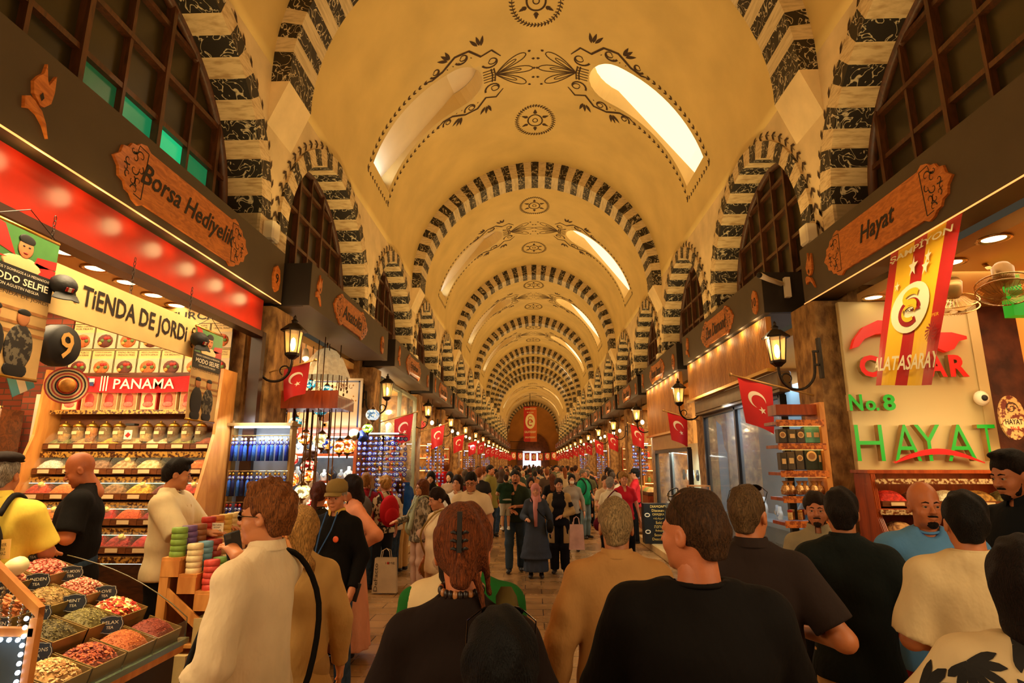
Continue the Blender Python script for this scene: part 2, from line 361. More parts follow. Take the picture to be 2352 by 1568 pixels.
        for i in range(n): lf(lo,-hw+2*hw*i/(n-1),PI/2-.3,.09,.04); lf(lo,-hw+2*hw*i/(n-1),PI/2+.5,.07,.03)
        # crown: basket + palmette
        for k in (-.26,-.2): st([(U_HI+k,-.2),(U_HI+k-.02,0),(U_HI+k,.2)],.03)
        for j in range(5): st([(U_HI-.02,-.16+.08*j),(U_HI-.26,-.16+.08*j)],.02)
        for a in (-.62,0,.62):
            c,s2=math.cos(a),math.sin(a); b=(U_HI-.28,0); Lp=.78
            for wdt,q2 in ((.13,.022),(.06,.018)):
                P=[]
                for i in range(21):
                    t=2*PI*i/20; l=Lp*(1-math.cos(t))/2*(1 if wdt>.1 else .7); v=wdt*math.sin(t)*(l/Lp)**.6 if l>0 else 0
                    P.append((b[0]-(l*c-v*s2),b[1]+(l*s2+v*c)))
                st(P,q2)
            e=(b[0]-(Lp+.06)*c,b[1]+(Lp+.06)*s2); lf(e[0],e[1],PI-a,.07,.06); 
        for a in (-.32,.32):
            b=(U_HI-.28-.9*math.cos(a),.9*math.sin(a)); lf(b[0],b[1],PI,.07,.06)
    medal(-1.75); medal(1.85)
    if skylights: skyorn(1); skyorn(-1)
    me2=o.data; n0=len(me2.vertices)
    orn.v=[tuple(v) for v in orn.v]
    allv=[tuple(v.co) for v in me2.vertices]+orn.v; allf=[tuple(p.vertices) for p in me2.polygons]+[tuple(i+n0 for i in f) for f in orn.f]
    sm=[p.use_smooth for p in me2.polygons]+orn.sm; mi=[0]*len(me2.polygons)+orn.m
    nm=bpy.data.meshes.new('ceiling'); nm.from_pydata(allv,[],allf); nm.materials.append(plaster); nm.materials.append(ornm)
    nm.polygons.foreach_set('material_index',mi); nm.polygons.foreach_set('use_smooth',sm); nm.update()
    o.data=nm
    return o
VB=vault_bay(True); VB.location=(0,10.4,0); struct(VB)
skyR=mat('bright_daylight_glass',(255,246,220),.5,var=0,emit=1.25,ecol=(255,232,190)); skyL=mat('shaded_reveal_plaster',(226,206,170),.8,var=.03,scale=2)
def skypane(s):
    m=MB(); H=hole(s); n=len(H); cx=sum(p[0] for p in H)/n
    vs=[vpt(s*(abs(u)+(.02 if abs(u)>U_HI+1 else -.02)),y*1.03,-.36) for u,y in H]+[vpt(cx,0,-.36)]
    m.add(vs,[(n,i,(i+1)%n) for i in range(n)]); return m
for k in range(7):      # daylight entering the shaded side through the low end of each opening
    p=vpt(-(U_LO-.12),10.4+8.2*k,-.2); q=vpt(-(U_HI+.9),10.4+8.2*k,-.25); area('skylight_daylight',p,Vector(q)-Vector(p),1.0,.25,5.5,(.8,.9,1),140)
wn=[0]
def addwin(o):
    wn[0]+=1; o.name='window_%d'%wn[0]; return struct(o)
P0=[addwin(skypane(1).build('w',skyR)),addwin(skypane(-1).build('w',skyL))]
for p in P0: p.location=(0,10.4,0)
BC=[10.4+8.2*k for k in (-1,1,2,3,4,5,6,7,8)]+[-6.0]
for y in BC:
    c=VB.copy(); COL.objects.link(c); c.location=(0,y,0)
    for p in P0:
        q=p.copy(); COL.objects.link(q); q.location=(0,y,0); addwin(q)
# --- transverse striped arches
def tarch():
    m=MB(); n=49; D=.34
    def P(t,off,y): x,z=vprof(t,off=off); return (x,y,z)
    for i in range(n):
        mi=0 if i%2==0 else 1; k=3
        for j in range(k):
            t0=(i+j/k)/n; t1=(i+(j+1)/k)/n
            o0=.22+.2*math.sin(PI*t0); o1=.22+.2*math.sin(PI*t1)
            a=[P(t0,-.02,-D),P(t1,-.02,-D),P(t1,o1,-D),P(t0,o0,-D)]; b=[(p[0],D,p[2]) for p in a]
            m.add(a+b,[(0,1,2,3),(7,6,5,4),(3,2,6,7)],mi)
    for s in (-1,1):   # end corbel
        x0=s*3.2; x1=s*2.98
        m.box(((x0+x1)/2,0,ZS-.1),(.22,2*D,.2),0 if True else 1)
        m.add([(x1,-D,ZS-.2),(x1,D,ZS-.2),(x0,D,ZS-.75),(x0,-D,ZS-.75),(x0,-D,ZS-.2),(x0,D,ZS-.2)],[(0,1,2,3),(0,3,4),(1,5,2)],2)
    return m.mesh('transverse_arch',[blk,wht,wplaster])
TA=tarch(); tn=[0]
def addtrim(me,loc,sx=1,rz=0):
    tn[0]+=1; o=bpy.data.objects.new('trim_%d'%tn[0],me); COL.objects.link(o); o.location=loc; o.scale=(sx,1,1); o.rotation_euler=(0,0,rz); return struct(o)
for y in (-1.9,6.3,14.5,22.7,30.9,39.1,43.2,47.3,51.4): addtrim(TA,(0,y,0))
# --- side walls: openings
OW=1.7; OS=4.62; OR=1.7; OE=.15
def oprof(n=24,off=0.):    # pointed outline from +Y jamb top to -Y jamb top
    w_=OW+off; R=w_+OE; am=math.acos(OE/R); P=[]
    k=(OR+off)/(R*math.sin(am))
    for i in range(n+1): a=am*i/n; P.append((-OE+R*math.cos(a),OS+R*math.sin(a)*k))
    return P+[(-y,z) for y,z in reversed(P[:-1])]
def leafline(m,pts,nrm,mi,step=.17,sz=.1):
    # leaves along a 3D polyline on the plane x=const
    for i in range(len(pts)-1):
        a,b=Vector(pts[i]),Vector(pts[i+1]); n=max(1,int((b-a).length/step)); d=(b-a).normalized(); q=Vector((0,-d.z,d.y))
        for j in range(n):
            p=a+(b-a)*(j/n)
            for s in (-1,1):
                e=p+d*sz*.9+q*s*sz*.45; w2=(e-p).cross(Vector((1,0,0))).normalized()*sz*.16
                m.add([p,(p+e)/2+w2,e,(p+e)/2-w2],[(0,1,2,3)],mi)
            m.add([p+q*.004,p-q*.004,p+d*step-q*.004,p+d*step+q*.004],[(0,1,2,3)],mi)
def wall_mesh():
    # right-hand wall segment (x=+W), local y in [-2.05,2.05]
    m=MB(); O=oprof(); X=W; H=2.05; TOP=ZS+.05
    for s in (-1,1):
        m.add([(X,s*OW,0),(X,s*H,0),(X,s*H,3.7),(X,s*OW,3.7)],[(0,1,2,3)],1)
        m.add([(X,s*OW,3.7),(X,s*H,3.7),(X,s*H,TOP),(X,s*OW,TOP),(X,s*OW,OS)],[(0,1,2,3,4)],0)
        m.add([(X,s*OW,0),(X+.55,s*OW,0),(X+.55,s*OW,3.7),(X,s*OW,3.7)],[(0,1,2,3)],1)
        m.add([(X,s*OW,3.7),(X+.55,s*OW,3.7),(X+.55,s*OW,OS),(X,s*OW,OS)],[(0,1,2,3)],0)
    for i in range(len(O)-1):
        a,b=O[i],O[i+1]; m.add([(X,a[0],a[1]),(X,a[0],TOP),(X,b[0],TOP),(X,b[0],b[1])],[(0,1,2,3)],0)
    # painted leaf garland round the arch
    G=[(X-.008,y,z) for y,z in oprof(14,.3)]
    G=[(X-.008,1.97,4.2),(X-.008,1.99,4.6)]+G+[(X-.008,-1.99,4.6),(X-.008,-1.97,4.2)]
    G=[(x,max(-1.99,min(1.99,y)),min(z,6.5)) for x,y,z in G]
    leafline(m,G,None,2,.15,.13)
    return m.mesh('wall_segment',[wplaster,stone,ornm])
def sidearch_mesh():
    m=MB(); IN=oprof(36); OUT=oprof(36,.23); D0=W-.035; D1=W+.5
    L=len(IN); seq=[]
    for k in range(4): pass
    # legs
    for s in (-1,1):
        for k in range(3):
            z0=3.85+k*.26; z1=z0+.26; y0,y1=s*OW,s*(OW+.23); mi=0 if k%2==1 else 1
            m.box(((D0+D1)/2,(y0+y1)/2,(z0+z1)/2),(D1-D0,.23,z1-z0),mi)
    nb=25; 
    for i in range(nb):
        mi=0 if i%2==0 else 1; k=3
        for j in range(k):
            f0=(i+j/k)/nb*(L-1); f1=(i+(j+1)/k)/nb*(L-1)
            def g(A,f): i0=int(f); i0=min(i0,L-2); q=f-i0; return (A[i0][0]*(1-q)+A[i0+1][0]*q,A[i0][1]*(1-q)+A[i0+1][1]*q)
            a,b,c,d=g(IN,f0),g(IN,f1),g(OUT,f1),g(OUT,f0)
            V=[(D0,*p) for p in (a,b,c,d)]+[(D1,*p) for p in (a,b,c,d)]
            m.add(V,[(0,1,2,3),(0,4,5,1),(2,6,7,3)],mi)
    return m.mesh('side_arch',[blk,whtf])
WM=wall_mesh(); SA=sidearch_mesh()
# wall objects: one per side, built as one mesh out of repeated segments
def merge(me,placements,name):
    nv=len(me.vertices); co=np.empty(nv*3); me.vertices.foreach_get('co',co); co=co.reshape(-1,3)
    faces=[tuple(p.vertices) for p in me.polygons]; mi=[p.material_index for p in me.polygons]; V=[];Fs=[];Ms=[]
    for (s,y) in placements:
        b=len(V); V+= [(s*c[0],c[1]+y,c[2]) for c in co.tolist()]; Fs+=[tuple(i+b for i in f) for f in faces]; Ms+=mi
    n=bpy.data.meshes.new(name); n.from_pydata(V,[],Fs)
    for m_ in me.materials: n.materials.append(m_)
    n.polygons.foreach_set('material_index',Ms); n.update(); o=bpy.data.objects.new(name,n); COL.objects.link(o); return struct(o)
merge(WM,[(-1,y) for y in BAYS],'wall_left'); merge(WM,[(1,y) for y in BAYS],'wall_right')
for y in BAYS:
    for s in (-1,1): addtrim(SA,(0,y,0),s)
# rough stone pilasters standing in front of the piers
for s,x0,nm in ((-1,2.95,'left'),(1,2.85,'right')):
    rs=random.Random(5)
    for k,y in enumerate(PIERS[2:-1]):
        m=MB(); hw=.27; G=[]
        for z in [0,.5,1.0,1.5,2.0,2.5,3.0,3.55]:
            j=lambda:rs.uniform(-.012,.012); G.append([(s*3.28,y-hw+j(),z),(s*(x0+.03)+j(),y-hw+j(),z),(s*x0+j(),y-hw+.05+j(),z),(s*x0+j(),y+hw-.05+j(),z),(s*(x0+.03)+j(),y+hw+j(),z),(s*3.28,y+hw+j(),z)])
        m.grid(G,0,False); struct(m.build('trim_pilaster_%s_%d'%(nm,k+1),stone))
# upper windows
wf=wood('dark_window_wood',(58,30,12),(84,44,18),(3,3,.6)); 
glassd=mat('dim_window_glass',(52,40,18),.3,var=.25,scale=1.2,col2=(34,26,12)); 
glassg=mat('green_lit_glass',(60,120,80),.15,var=0,emit=.45,ecol=(20,190,130))
def window(y,s,green=False):
    m=MB(); X=W+.42; O=oprof(20,0.02)
    # frame rim
    m.tube([(X,p,q) for p,q in [(1.7,3.9)]+O+[(-1.7,3.9)]],.07,6)
    cols=7
    for i in range(-3,4):
        yy=i*.47; zt=np.interp(abs(yy),[p for p,q in reversed(O[:21])],[q for p,q in reversed(O[:21])]) 
        m.box((X,yy,(3.9+zt)/2),(.11 if i%2 else .07,.05 if i%2 else .035,zt-3.9))
    for j,z in enumerate((4.0,4.5,5.0,5.5,6.0)):
        yy=1.68 if z<OS else float(np.interp(z,[q for p,q in O[:21]],[p for p,q in O[:21]]))
        m.box((X,0,z),(.09 if j in(0,3) else .06,2*yy,.05))
    o=m.build('w',wf); o.location=(0,y,0); o.scale=(s,1,1); addwin(o)
    g=MB(); P=[(X+.03,1.68,3.9)]+[(X+.03,a,b) for a,b in O]+[(X+.03,-1.68,3.9)]
    g.add([(X+.03,0,3.9)]+P,[(0,i+1,i+2) for i in range(len(P)-1)],0)
    g.build('pane',glassd,o)
    if green:     # a green lamp in the room behind lights these panes
        for i,(y0,y1) in enumerate(((-.45,-.02),(.02,.45),(.49,.92),(.96,1.38))):
            g=MB(); g.add([(X+.02,y0,4.53),(X+.02,y1,4.53),(X+.02,y1,4.98),(X+.02,y0,4.98)],[(0,1,2,3)]); g.build('green_pane',mat('green_pane_%d'%i,(50,110,70),.2,col2=(30,70,40),scale=2,emit=(.06,.28,.9,.22)[i],ecol=(10,190,120)),o)
    return o
for k,y in enumerate(BAYS):
    for s in (-1,1): window(y,s,green=(k==2 and s<0))
# --- end walls, and end banner wall
ew=mat('end_wall_plaster',(190,130,60),.8,var=.1,scale=1)
def endwall(y,nm,door):
    m=MB(); N_=40; P=[vprof(i/N_,off=-.3) for i in range(N_+1)]
    V=[(x,y,z) for x,z in P]; V=[(-3.5,y,0)]+V+[(3.5,y,0)]
    m.add([(0,y,3)]+V,[(0,i+1,i+2) for i in range(len(V)-1)]+[(0,len(V),1)],0)
    struct(m.build(nm,ew))
endwall(76,'wall_end',1); endwall(-6.2,'wall_back',0)
def tarch2():
    return TA
addtrim(TA,(0,75.5,0))
mb=MB(); O2=[(2.05*math.cos(PI*i/24),2.2*math.sin(PI*i/24)+3.6) for i in range(25)]
mb.prism([(2.05,1)]+O2+[(-2.05,1)],.2); o=mb.build('trim_end_lunette',mat('dark_end_brick',(110,62,26),.8,var=.25,scale=3)); o.location=(0,75.7,0); struct(o)
# ================= SHOP BOARDS, LANTERNS, FLAGS, SHOP SHELLS
ORD=['first','second','third','fourth','fifth','sixth','seventh','eighth','ninth','tenth','eleventh','twelfth','thirteenth','fourteenth','fifteenth','sixteenth','seventeenth','eighteenth','nineteenth','twentieth']
boardm=mat('board_olive_brown',(78,62,40),.55,var=.06,scale=4)
boardd=mat('board_end_dark',(34,26,18),.6,var=.1)
plq=wood('plaque_wood',(176,92,30),(214,124,48),(1,3,10),.4,3)
plqe=mat('plaque_edge',(150,70,26),.5); ink=mat('dark_ink',(30,18,10),.6,var=0)
def plaque_outline(L,h):
    def end(s):
        P=[(L/2-.17,h/2),(L/2-.12,h/2+.03),(L/2-.06,h/2+.012),(L/2-.03,h/2-.02),(L/2+.02,h/2-.03),(L/2+.045,h/2-.075),(L/2+.1,h/2-.09),(L/2+.115,.05),(L/2+.17,.0)]
        return [(s*x,z) for x,z in P]+[(s*x,-z) for x,z in reversed(P[:-1])]
    return end(1)+list(reversed(end(-1)))
def filigree(m,cx,h,s,mi,M):
    def S(P,w): vs,fs=stroke([(cx+s*x,z) for x,z in P],w); m.add([(v[0],-.021,v[1]) for v in vs],fs,mi,False,M)
    S([(-.15,h/2-.02),(-.13,-h/2+.02)],.01); S([(-.15,h/2-.02),(-.05,h/2-.01),(-.04,h/2-.06)],.008); S([(-.13,-h/2+.02),(-.05,-h/2+.03)],.008)
    for (x,z,r,a) in ((-.08,.1,.045,0),(-.02,.07,.04,1),(-.09,.02,.035,2),(-.03,0,.045,3),(.04,.03,.035,4),(-.08,-.06,.04,5),(-.02,-.07,.038,2),(.06,-.02,.03,1),(.0,.11,.03,3),(-.05,-.12,.04,0),(.03,-.05,.03,5)):
        k=h/.34; S(spiral(x,z*k,r,.008,a,a+5.2,12),[.012-.008*i/12 for i in range(13)])
def tulip(m,h,M,mi=0):
    k=h/.44; 
    body=[(0,.22),(.02,.13),(.035,.1),(.075,.19),(.08,.08),(.07,.0),(.03,-.05),(.0,-.055),(-.05,-.01),(-.065,.06),(-.04,.11),(-.01,.15)]
    st=[(-.02,-.06),(.02,-.08),(.06,-.14),(.09,-.22),(.05,-.16),(.0,-.12),(-.05,-.11),(-.09,-.13),(-.1,-.06),(-.07,-.04),(-.03,-.05)]
    for P in (body,st): m.prism([(x*k,z*k) for x,z in P],.02,mi,M@T(0,-.02,0))
    m.add([(.0,-.024,.03*k),(.015*k,-.024,.0),(0,-.024,-.03*k),(-.015*k,-.024,.0)],[(0,1,2,3)],mi+1,False,M)
def sideM(s,X,y,z,out=0): return T(s*X,y,z)@RZ(-s*PI/2)   # local -Y faces the hall; local x runs +Y on left (s=-1), -Y on right
def board(s,X,y0,y1,z0,z1,name,num,label,pl,tul,nm,big=1.):
    e=empty('shop_signboard',(s*X,(y0+y1)/2,z0)); tag(e,label,'sign','shop name boards along the hall')
    L=y1-y0; h=z1-z0; yc=(y0+y1)/2
    m=MB(); m.box((s*(.04),0,h/2),(.08,L,h),0); D_=W-X-.05; m.box((s*(D_/2+.006),0,h-.024),(D_,L-.1,.04),1); m.box((s*(D_/2+.006),0,.024),(D_,L-.1,.04),0)
    m.box((s*(D_/2+.006),-L/2+.016,h/2),(D_,.04,h-.01),1); m.box((s*(D_/2+.006),L/2-.016,h/2),(D_,.04,h-.01),1)
    m.build('board_box',[boardm,boardd],e)
    Mx=RZ(-s*PI/2)
    p=MB(); ph=.36*big; M1=T(0,pl-yc,h/2-.02)@Mx; pw=1.8 if big>1 else 1.45
    p.prism(plaque_outline(pw-.3,ph),.02,0,M1@T(0,-.02,0)); filigree(p,(pw-.3)/2,ph,1,1,M1); filigree(p,-(pw-.3)/2,ph,-1,1,M1)
    po=p.build('name_plaque',[plq,ink],e)
    t=MB(); text(t,name,min(pw-.5,len(name)*.105),ph*.52,M1@T(0,-.024,0),0,.003,.35,.012); t.build('lettering',ink,po)
    t=MB(); tulip(t,.42 if big>1 else .36,T(0,tul-yc,h/2)@Mx); t.build('tulip_emblem',[plq,ink],e)
    n=MB(); M2=T(0,nm-yc,h/2-.06)@Mx; n.prism([(0,.15),(.06,.11),(.085,.0),(.06,-.11),(0,-.15),(-.06,-.11),(-.085,0),(-.06,.11)],.02,0,M2@T(0,-.02,0))
    if num: text(n,num,None,.11,M2@T(0,-.023,0),1,.002,0,.01)
    n.build('number_plate',[plq,ink],e)
    return e
board(-1,2.9,1.9,6.07,3.58,4.17,'Borsa Hediyelik','9','long brown board with the Borsa Hediyelik plaque above the spice shop',4.3,2.8,5.88,1.12)
board(1,2.9,2.1,6.25,3.58,4.2,'Hayat','8','long brown board with the Hayat plaque above the green lettered shop',4.8,6.05,2.4,1.12)
board(-1,2.6,6.12,9.65,3.58,4.08,'Anatolia','10','brown board with the Anatolia plaque above the lamp shop',7.6,6.35,9.25)
board(1,2.6,6.62,10.3,3.58,4.08,'Zen Diamond','10','brown board with the Zen Diamond plaque above ribbed wood panel',8.35,9.95,6.85)
LN=['Eyüphan','Hazer Baba','Ucuzcular','Arifoğlu','Malatya','Gazi','Safran','Lokum','Cem','Bahar','Misir','Kervan','Ipek','Deniz']
RN=['Hemeko Diamond','Pinar Baba','Yavuz','Murat','Koza','Sultan','Onur','Nil','Baharat','Emir','Sema','Altin','Efe','Derya']
NB=14
for k in range(NB):
    y=10.4+PIT*k
    board(-1,2.6,y-.2,y+3.4,3.58,4.08,LN[k],str(14+4*k),'brown shop board, %s from the camera in the row along the left side'%ORD[k+2],y+1.45,y+.1,y+3.1)
    board(1,2.6,y+.35,y+3.95,3.58,4.08,RN[k],str(15+4*k),'brown shop board, %s from the camera in the row along the right side'%ORD[k+2],y+2.1,y+3.7,y+.6)
# --- wall lantern
iron=mat('black_iron',(40,30,20),.45,metal=.7,var=.2,scale=20); lampglass=mat('lantern_glass',(255,214,150),.15,var=0,emit=.35,ecol=(255,190,90),alpha=.4); bulbm=mat('lantern_bulb',(255,240,200),.3,var=0,emit=14,ecol=(255,215,140))
def lantern_proto():
    e=empty('wall_lantern')    # origin at lantern centre bottom; wall toward +X at .45
    b=MB(); P=[(0,0,-.03),(.0,0,-.1),(.03,0,-.2),(.12,0,-.27),(.25,0,-.26),(.35,0,-.15),(.37,0,.02),(.37,0,.12)]
    Q=[Vector(p) for p in P]; R=[]
    for i in range(len(Q)-1):
        p0=Q[max(i-1,0)];p1=Q[i];p2=Q[i+1];p3=Q[min(i+2,len(Q)-1)]
        for t in (0,.33,.66): R.append(.5*((2*p1)+(p2-p0)*t+(2*p0-5*p1+4*p2-p3)*t*t+(3*p1-p0-3*p2+p3)*t**3))
    b.tube(R+[Q[-1]],.014,6)
    b.tube([(.07+.05*math.cos(a),0,-.16+.05*math.sin(a)) for a in [PI*1.2-i*.45 for i in range(12)]],[.012-.0006*i for i in range(12)],6)
    b.box((.43,0,.05),(.03,.05,.42)); b.box((.4,0,.12),(.08,.03,.02)); b.box((.4,0,-.02),(.08,.03,.02)); b.build('bracket',iron,e)
    c=MB(); c.lathe([(.03,-.04),(.05,-.02),(.075,.0),(.08,.02),(.07,.03)],6,sm=False)
    for i in range(6):
        a=2*PI*(i+.5)/6; c.tube([(.072*math.cos(a),.072*math.sin(a),.02),(.098*math.cos(a),.098*math.sin(a),.27)],.006,4)
    c.build('cage',iron,e)
    r=MB(); r.lathe([(.135,.26),(.14,.275),(.11,.3),(.06,.345),(.03,.355),(.03,.375),(.04,.38),(.015,.4),(.018,.42),(0,.45)],6,sm=False); r.build('roof',iron,e)
    g=MB(); g.lathe([(.064,.025),(.09,.265)],6,sm=False); g.build('glass',lampglass,e)
    u=MB(); u.lathe([(.0,.05),(.02,.07),(.028,.12),(.02,.18),(0,.2)],8); u.build('bulb',bulbm,e)
    return e
lp=lantern_proto(); used=False
for k,py in enumerate(PIERS[3:18]):
    for s in (-1,1):
        o=lp if not used else copy_tree(lp); used=True
        yy=py-.34
        o.location=(-2.68,yy,2.98) if s<0 else (2.42,yy,2.87); o.rotation_euler.z=0 if s>0 else PI
        side='left' if s<0 else 'right'
        tag(o,('black iron wall lantern beside the Borsa Hediyelik board' if s<0 else 'black iron wall lantern beside the ribbed Zen Diamond panel') if k==0 else 'glowing iron wall lantern, %s from the camera along the %s side'%(ORD[k],side),'lantern','wall lanterns on the piers')
        if k<5: point('lantern_light',(s*2.3,yy,3.1),14,(1,.6,.25),.06)
# --- flags
flagr=mat('flag_red',(196,14,20),.6,var=.05,scale=6); flagw=mat('flag_white',(240,230,210),.6,var=0); polem=mat('flag_pole',(170,130,70),.4,var=.1)
def flag_proto(mi=1):
    e=empty('red_flag')
    p=MB(); p.tube([(mi*.57,0,-.06),(mi*-.34,0,.2)],.009,6); p.ell((mi*-.35,0,.205),(.018,.018,.018),8,6); p.build('pole',polem,e)
    f=MB(); nx,nz=10,14; w_,h_=.3,.43
    def S(u,v): # u 0..1 across, v 0..1 down
        x=-.29+w_*u+v*.03*(1-2*u)+.02*v; z=.185-.085*u-h_*v-.02*u; y=.03*math.sin(u*5+v*2.2)*(.3+v)
        return (mi*x,y,z)
    f.grid([[S(u/nx,v/nz) for u in range(nx+1)] for v in range(nz+1)],0)
    for off in (-.003,.003):
        a0=len(f.v)
        def C(vs,fs): f.add([(lambda q:(q[0],q[1]+off,q[2]))(S(.5+mi*x/w_,.5-z/h_)) for x,z in vs],fs,1)
        cx,cz,R,r,d=0,.045,.078,.064,.022; n=24
        xi=(R*R-r*r+d*d)/(2*d); A0=math.acos(max(-1,min(1,xi/R))); A1=math.acos(max(-1,min(1,(xi-d)/r)))
        P=[(cx+R*math.cos(A0+(2*PI-2*A0)*i/n),cz+R*math.sin(A0+(2*PI-2*A0)*i/n)) for i in range(n+1)]
        Q=[(cx+d+r*math.cos(A1+(2*PI-2*A1)*i/n),cz+r*math.sin(A1+(2*PI-2*A1)*i/n)) for i in range(n+1)]
        rot=lambda L_,a:[(x*math.cos(a)-(z-cz)*math.sin(a),cz+x*math.sin(a)+(z-cz)*math.cos(a)) for x,z in L_]
        P=rot(P,-.95); Q=rot(Q,-.95)
        C(P+Q,[(i,i+1,n+1+i+1,n+1+i) for i in range(n)])
        sx,sz=.035,-.045; V=[(sx,sz)]+[(sx+(.036 if i%2==0 else .014)*math.cos(PI/2+.3+i*PI/5),sz+(.036 if i%2==0 else .014)*math.sin(PI/2+.3+i*PI/5)) for i in range(10)]
        C(V,[(0,1+i,1+(i+1)%10) for i in range(10)])
    f.build('cloth',[flagr,flagw],e); return e
fps={1:flag_proto(1),-1:flag_proto(-1)}; usedf={1:0,-1:0}
for k,py in enumerate(PIERS[3:18]):
    for s in (-1,1):
        o=fps[s] if not usedf[s] else copy_tree(fps[s]); usedf[s]=1; side='left' if s<0 else 'right'
        if k==0: o.location=(2.42,6.2,2.56) if s>0 else (-2.78,6.05,2.78)
        else: o.location=(s*2.62,py+random.uniform(-.1,.2),2.6+random.uniform(-.06,.08))
        if s<0: o.rotation_euler.z=random.uniform(-.2,.2); o.scale=(1.15,1,1.15) if k>0 else (.95,1,.8)
        else: o.rotation_euler.z=random.uniform(-.15,.25); o.scale=(1.15,1,1.15)
        tag(o,'red crescent flag on a slanting pole, %s from the camera, %s side'%(ORD[k],side),'flag','crescent flags on the piers')
# --- shop shells
ceilc=mat('shop_ceiling_cream',(226,178,104),.5,var=.05,scale=1); shopw=mat('shop_wall_cream',(196,150,86),.7,var=.12,scale=2); shopf=mat('shop_floor',(120,80,44),.4,var=.2,scale=3)
def brickmat(name,c1,c2,mo,bw=.22,bh=.065):
    m=bpy.data.materials.new(name); m.use_nodes=True; nt=m.node_tree; N=nt.nodes; L=nt.links; b=N['Principled BSDF']
    tc=N.new('ShaderNodeTexCoord'); mp=N.new('ShaderNodeMapping'); mp.inputs['Rotation'].default_value=(PI/2,0,0); L.new(tc.outputs['Object'],mp.inputs[0])
    br=N.new('ShaderNodeTexBrick'); L.new(mp.outputs[0],br.inputs['Vector']); br.inputs['Scale'].default_value=1; br.inputs['Brick Width'].default_value=bw; br.inputs['Row Height'].default_value=bh; br.inputs['Mortar Size'].default_value=.006
    br.inputs['Color1'].default_value=(*lin(c1),1); br.inputs['Color2'].default_value=(*lin(c2),1); br.inputs['Mortar'].default_value=(*lin(mo),1)
    L.new(br.outputs['Color'],b.inputs['Base Color']); b.inputs['Roughness'].default_value=.8; return m
brick=brickmat('red_brick',(150,66,34),(112,46,26),(84,62,44))
oldstone=mat('old_red_stone',(120,62,34),.9,var=.4,scale=5,bump=.8,bscale=9,col2=(70,36,20))
lampdisc=mat('downlight_glow',(255,250,225),.4,var=0,emit=9,ecol=(255,225,160)); chrome=mat('warm_chrome',(190,150,90),.25,metal=.9,var=0)
for k,py in enumerate(BAYS[2:]):
    for s in (-1,1):
        side='left' if s<0 else 'right'; m=MB(); XB=6.2 if k>0 else 7.2
        m.box((s*(XB+.05),py,1.8),(.1,PIT,3.6),0)
        m.box((s*(W+.1+XB)/2,py,3.55),(XB-W-.1,PIT,.1),1)
        m.box((s*(W+.02+XB)/2,py,.09),(XB-W-.02,PIT,.18),2)
        far=py+PIT/2
        m.box((s*(W+.55+XB)/2,far-.02,1.8),(XB-W-.55,.3,3.5),3)
        if k==0: m.box((s*(W+.55+XB)/2,py-PIT/2-1,1.8),(XB-W-.55,.3,3.5),0)
        wm=brick if (k==0 and s<0) else (oldstone if k==0 else shopw)
        struct(m.build('wall_shop_%s_%d'%(side,k+1),[shopw,ceilc,shopf,wm]))
        E=SHOP_E*(1.0 if k else (.9 if s<0 else .5))
        area('shop_ceiling_light',(s*4.5,py,3.46),(0,0,-1),2.0,3.0,E,(1,.72,.38) if not(k==1 and s>0) else (.8,.9,1))
        if k>=2: area('shop_front_light',(s*3.0,py,3.5),(-s*.5,0,-1),.3,3.0,34,(1,.68,.34))
def downlight_proto():
    e=empty('ceiling_downlight'); m=MB(); m.lathe([(.105,0),(.115,-.012),(.09,-.014),(.075,-.004)],20); m.build('trim_ring',chrome,e)
    d=MB(); d.lathe([(0,-.006),(.076,-.006)],20); d.build('lamp_lens',lampdisc,e); return e
dl=downlight_proto(); used=False
for i,(x,y) in enumerate([(-3.76,3.81),(-3.83,4.2),(-3.87,4.59),(-3.87,4.98),(-3.89,5.4),(-3.89,5.78)]):
    o=dl if not used else copy_tree(dl); used=True; o.location=(x,y,3.5); tag(o,'glowing downlight in the cream ceiling over the banner, %s from the front'%ORD[i],'light','downlights over the spice shop')
for i,(x,y) in enumerate([(3.33,4.17),(3.38,4.69),(3.30,5.2),(3.33,5.72)]):
    o=copy_tree(dl); o.location=(x,y,3.5); tag(o,'glowing downlight in the orange ceiling behind the fan banner, %s from the front'%ORD[i],'light','downlights over the green lettered shop')
# ================= GOODS BUILDERS
def heap_grid(w,d,h,seed,n=12,rough=.006,shape='dome'):
    G=[]
    for i in range(n+1):
        r=[]
        for j in range(n+1):
            u,v=i/n*2-1,j/n*2-1; e=(1-abs(u)**2.6)*(1-abs(v)**2.6)
            z=h*(e**.6)+rough*(noise.noise(Vector((u*6+seed*3.1,v*6,seed)))+.6*noise.noise(Vector((u*14,v*14+seed,1))))
            r.append((u*w/2,v*d/2,z))
        G.append(r)
    return G
def spicem(c,c2=None,big=0):
    nm='spice_%s_%d'%(c,big); return mat(nm,c,.85,col2=c2 or c,scale=(60,34,22)[big],bump=.9,bscale=(90,50,30)[big],thr=(.4,.6)) if c2 else mat(nm,c,.85,var=.25,scale=(60,34,22)[big],bump=.8,bscale=(120,60,34)[big])
darkwood=wood('dark_shelf_wood',(74,36,14),(112,58,22),(1,4,4)); goldtrim=mat('gold_fretwork_trim',(190,140,60),.4,metal=.3,col2=(70,34,14),scale=38,thr=(.45,.55)); 
honey=wood('honey_wood',(188,116,50),(220,150,74),(2,2,.5),.45,4); clearg=mat('clear_glass',(240,240,220),.05,var=0,alpha=.05,coat=.1); whitep=mat('white_plastic',(236,222,190),.5,var=0)
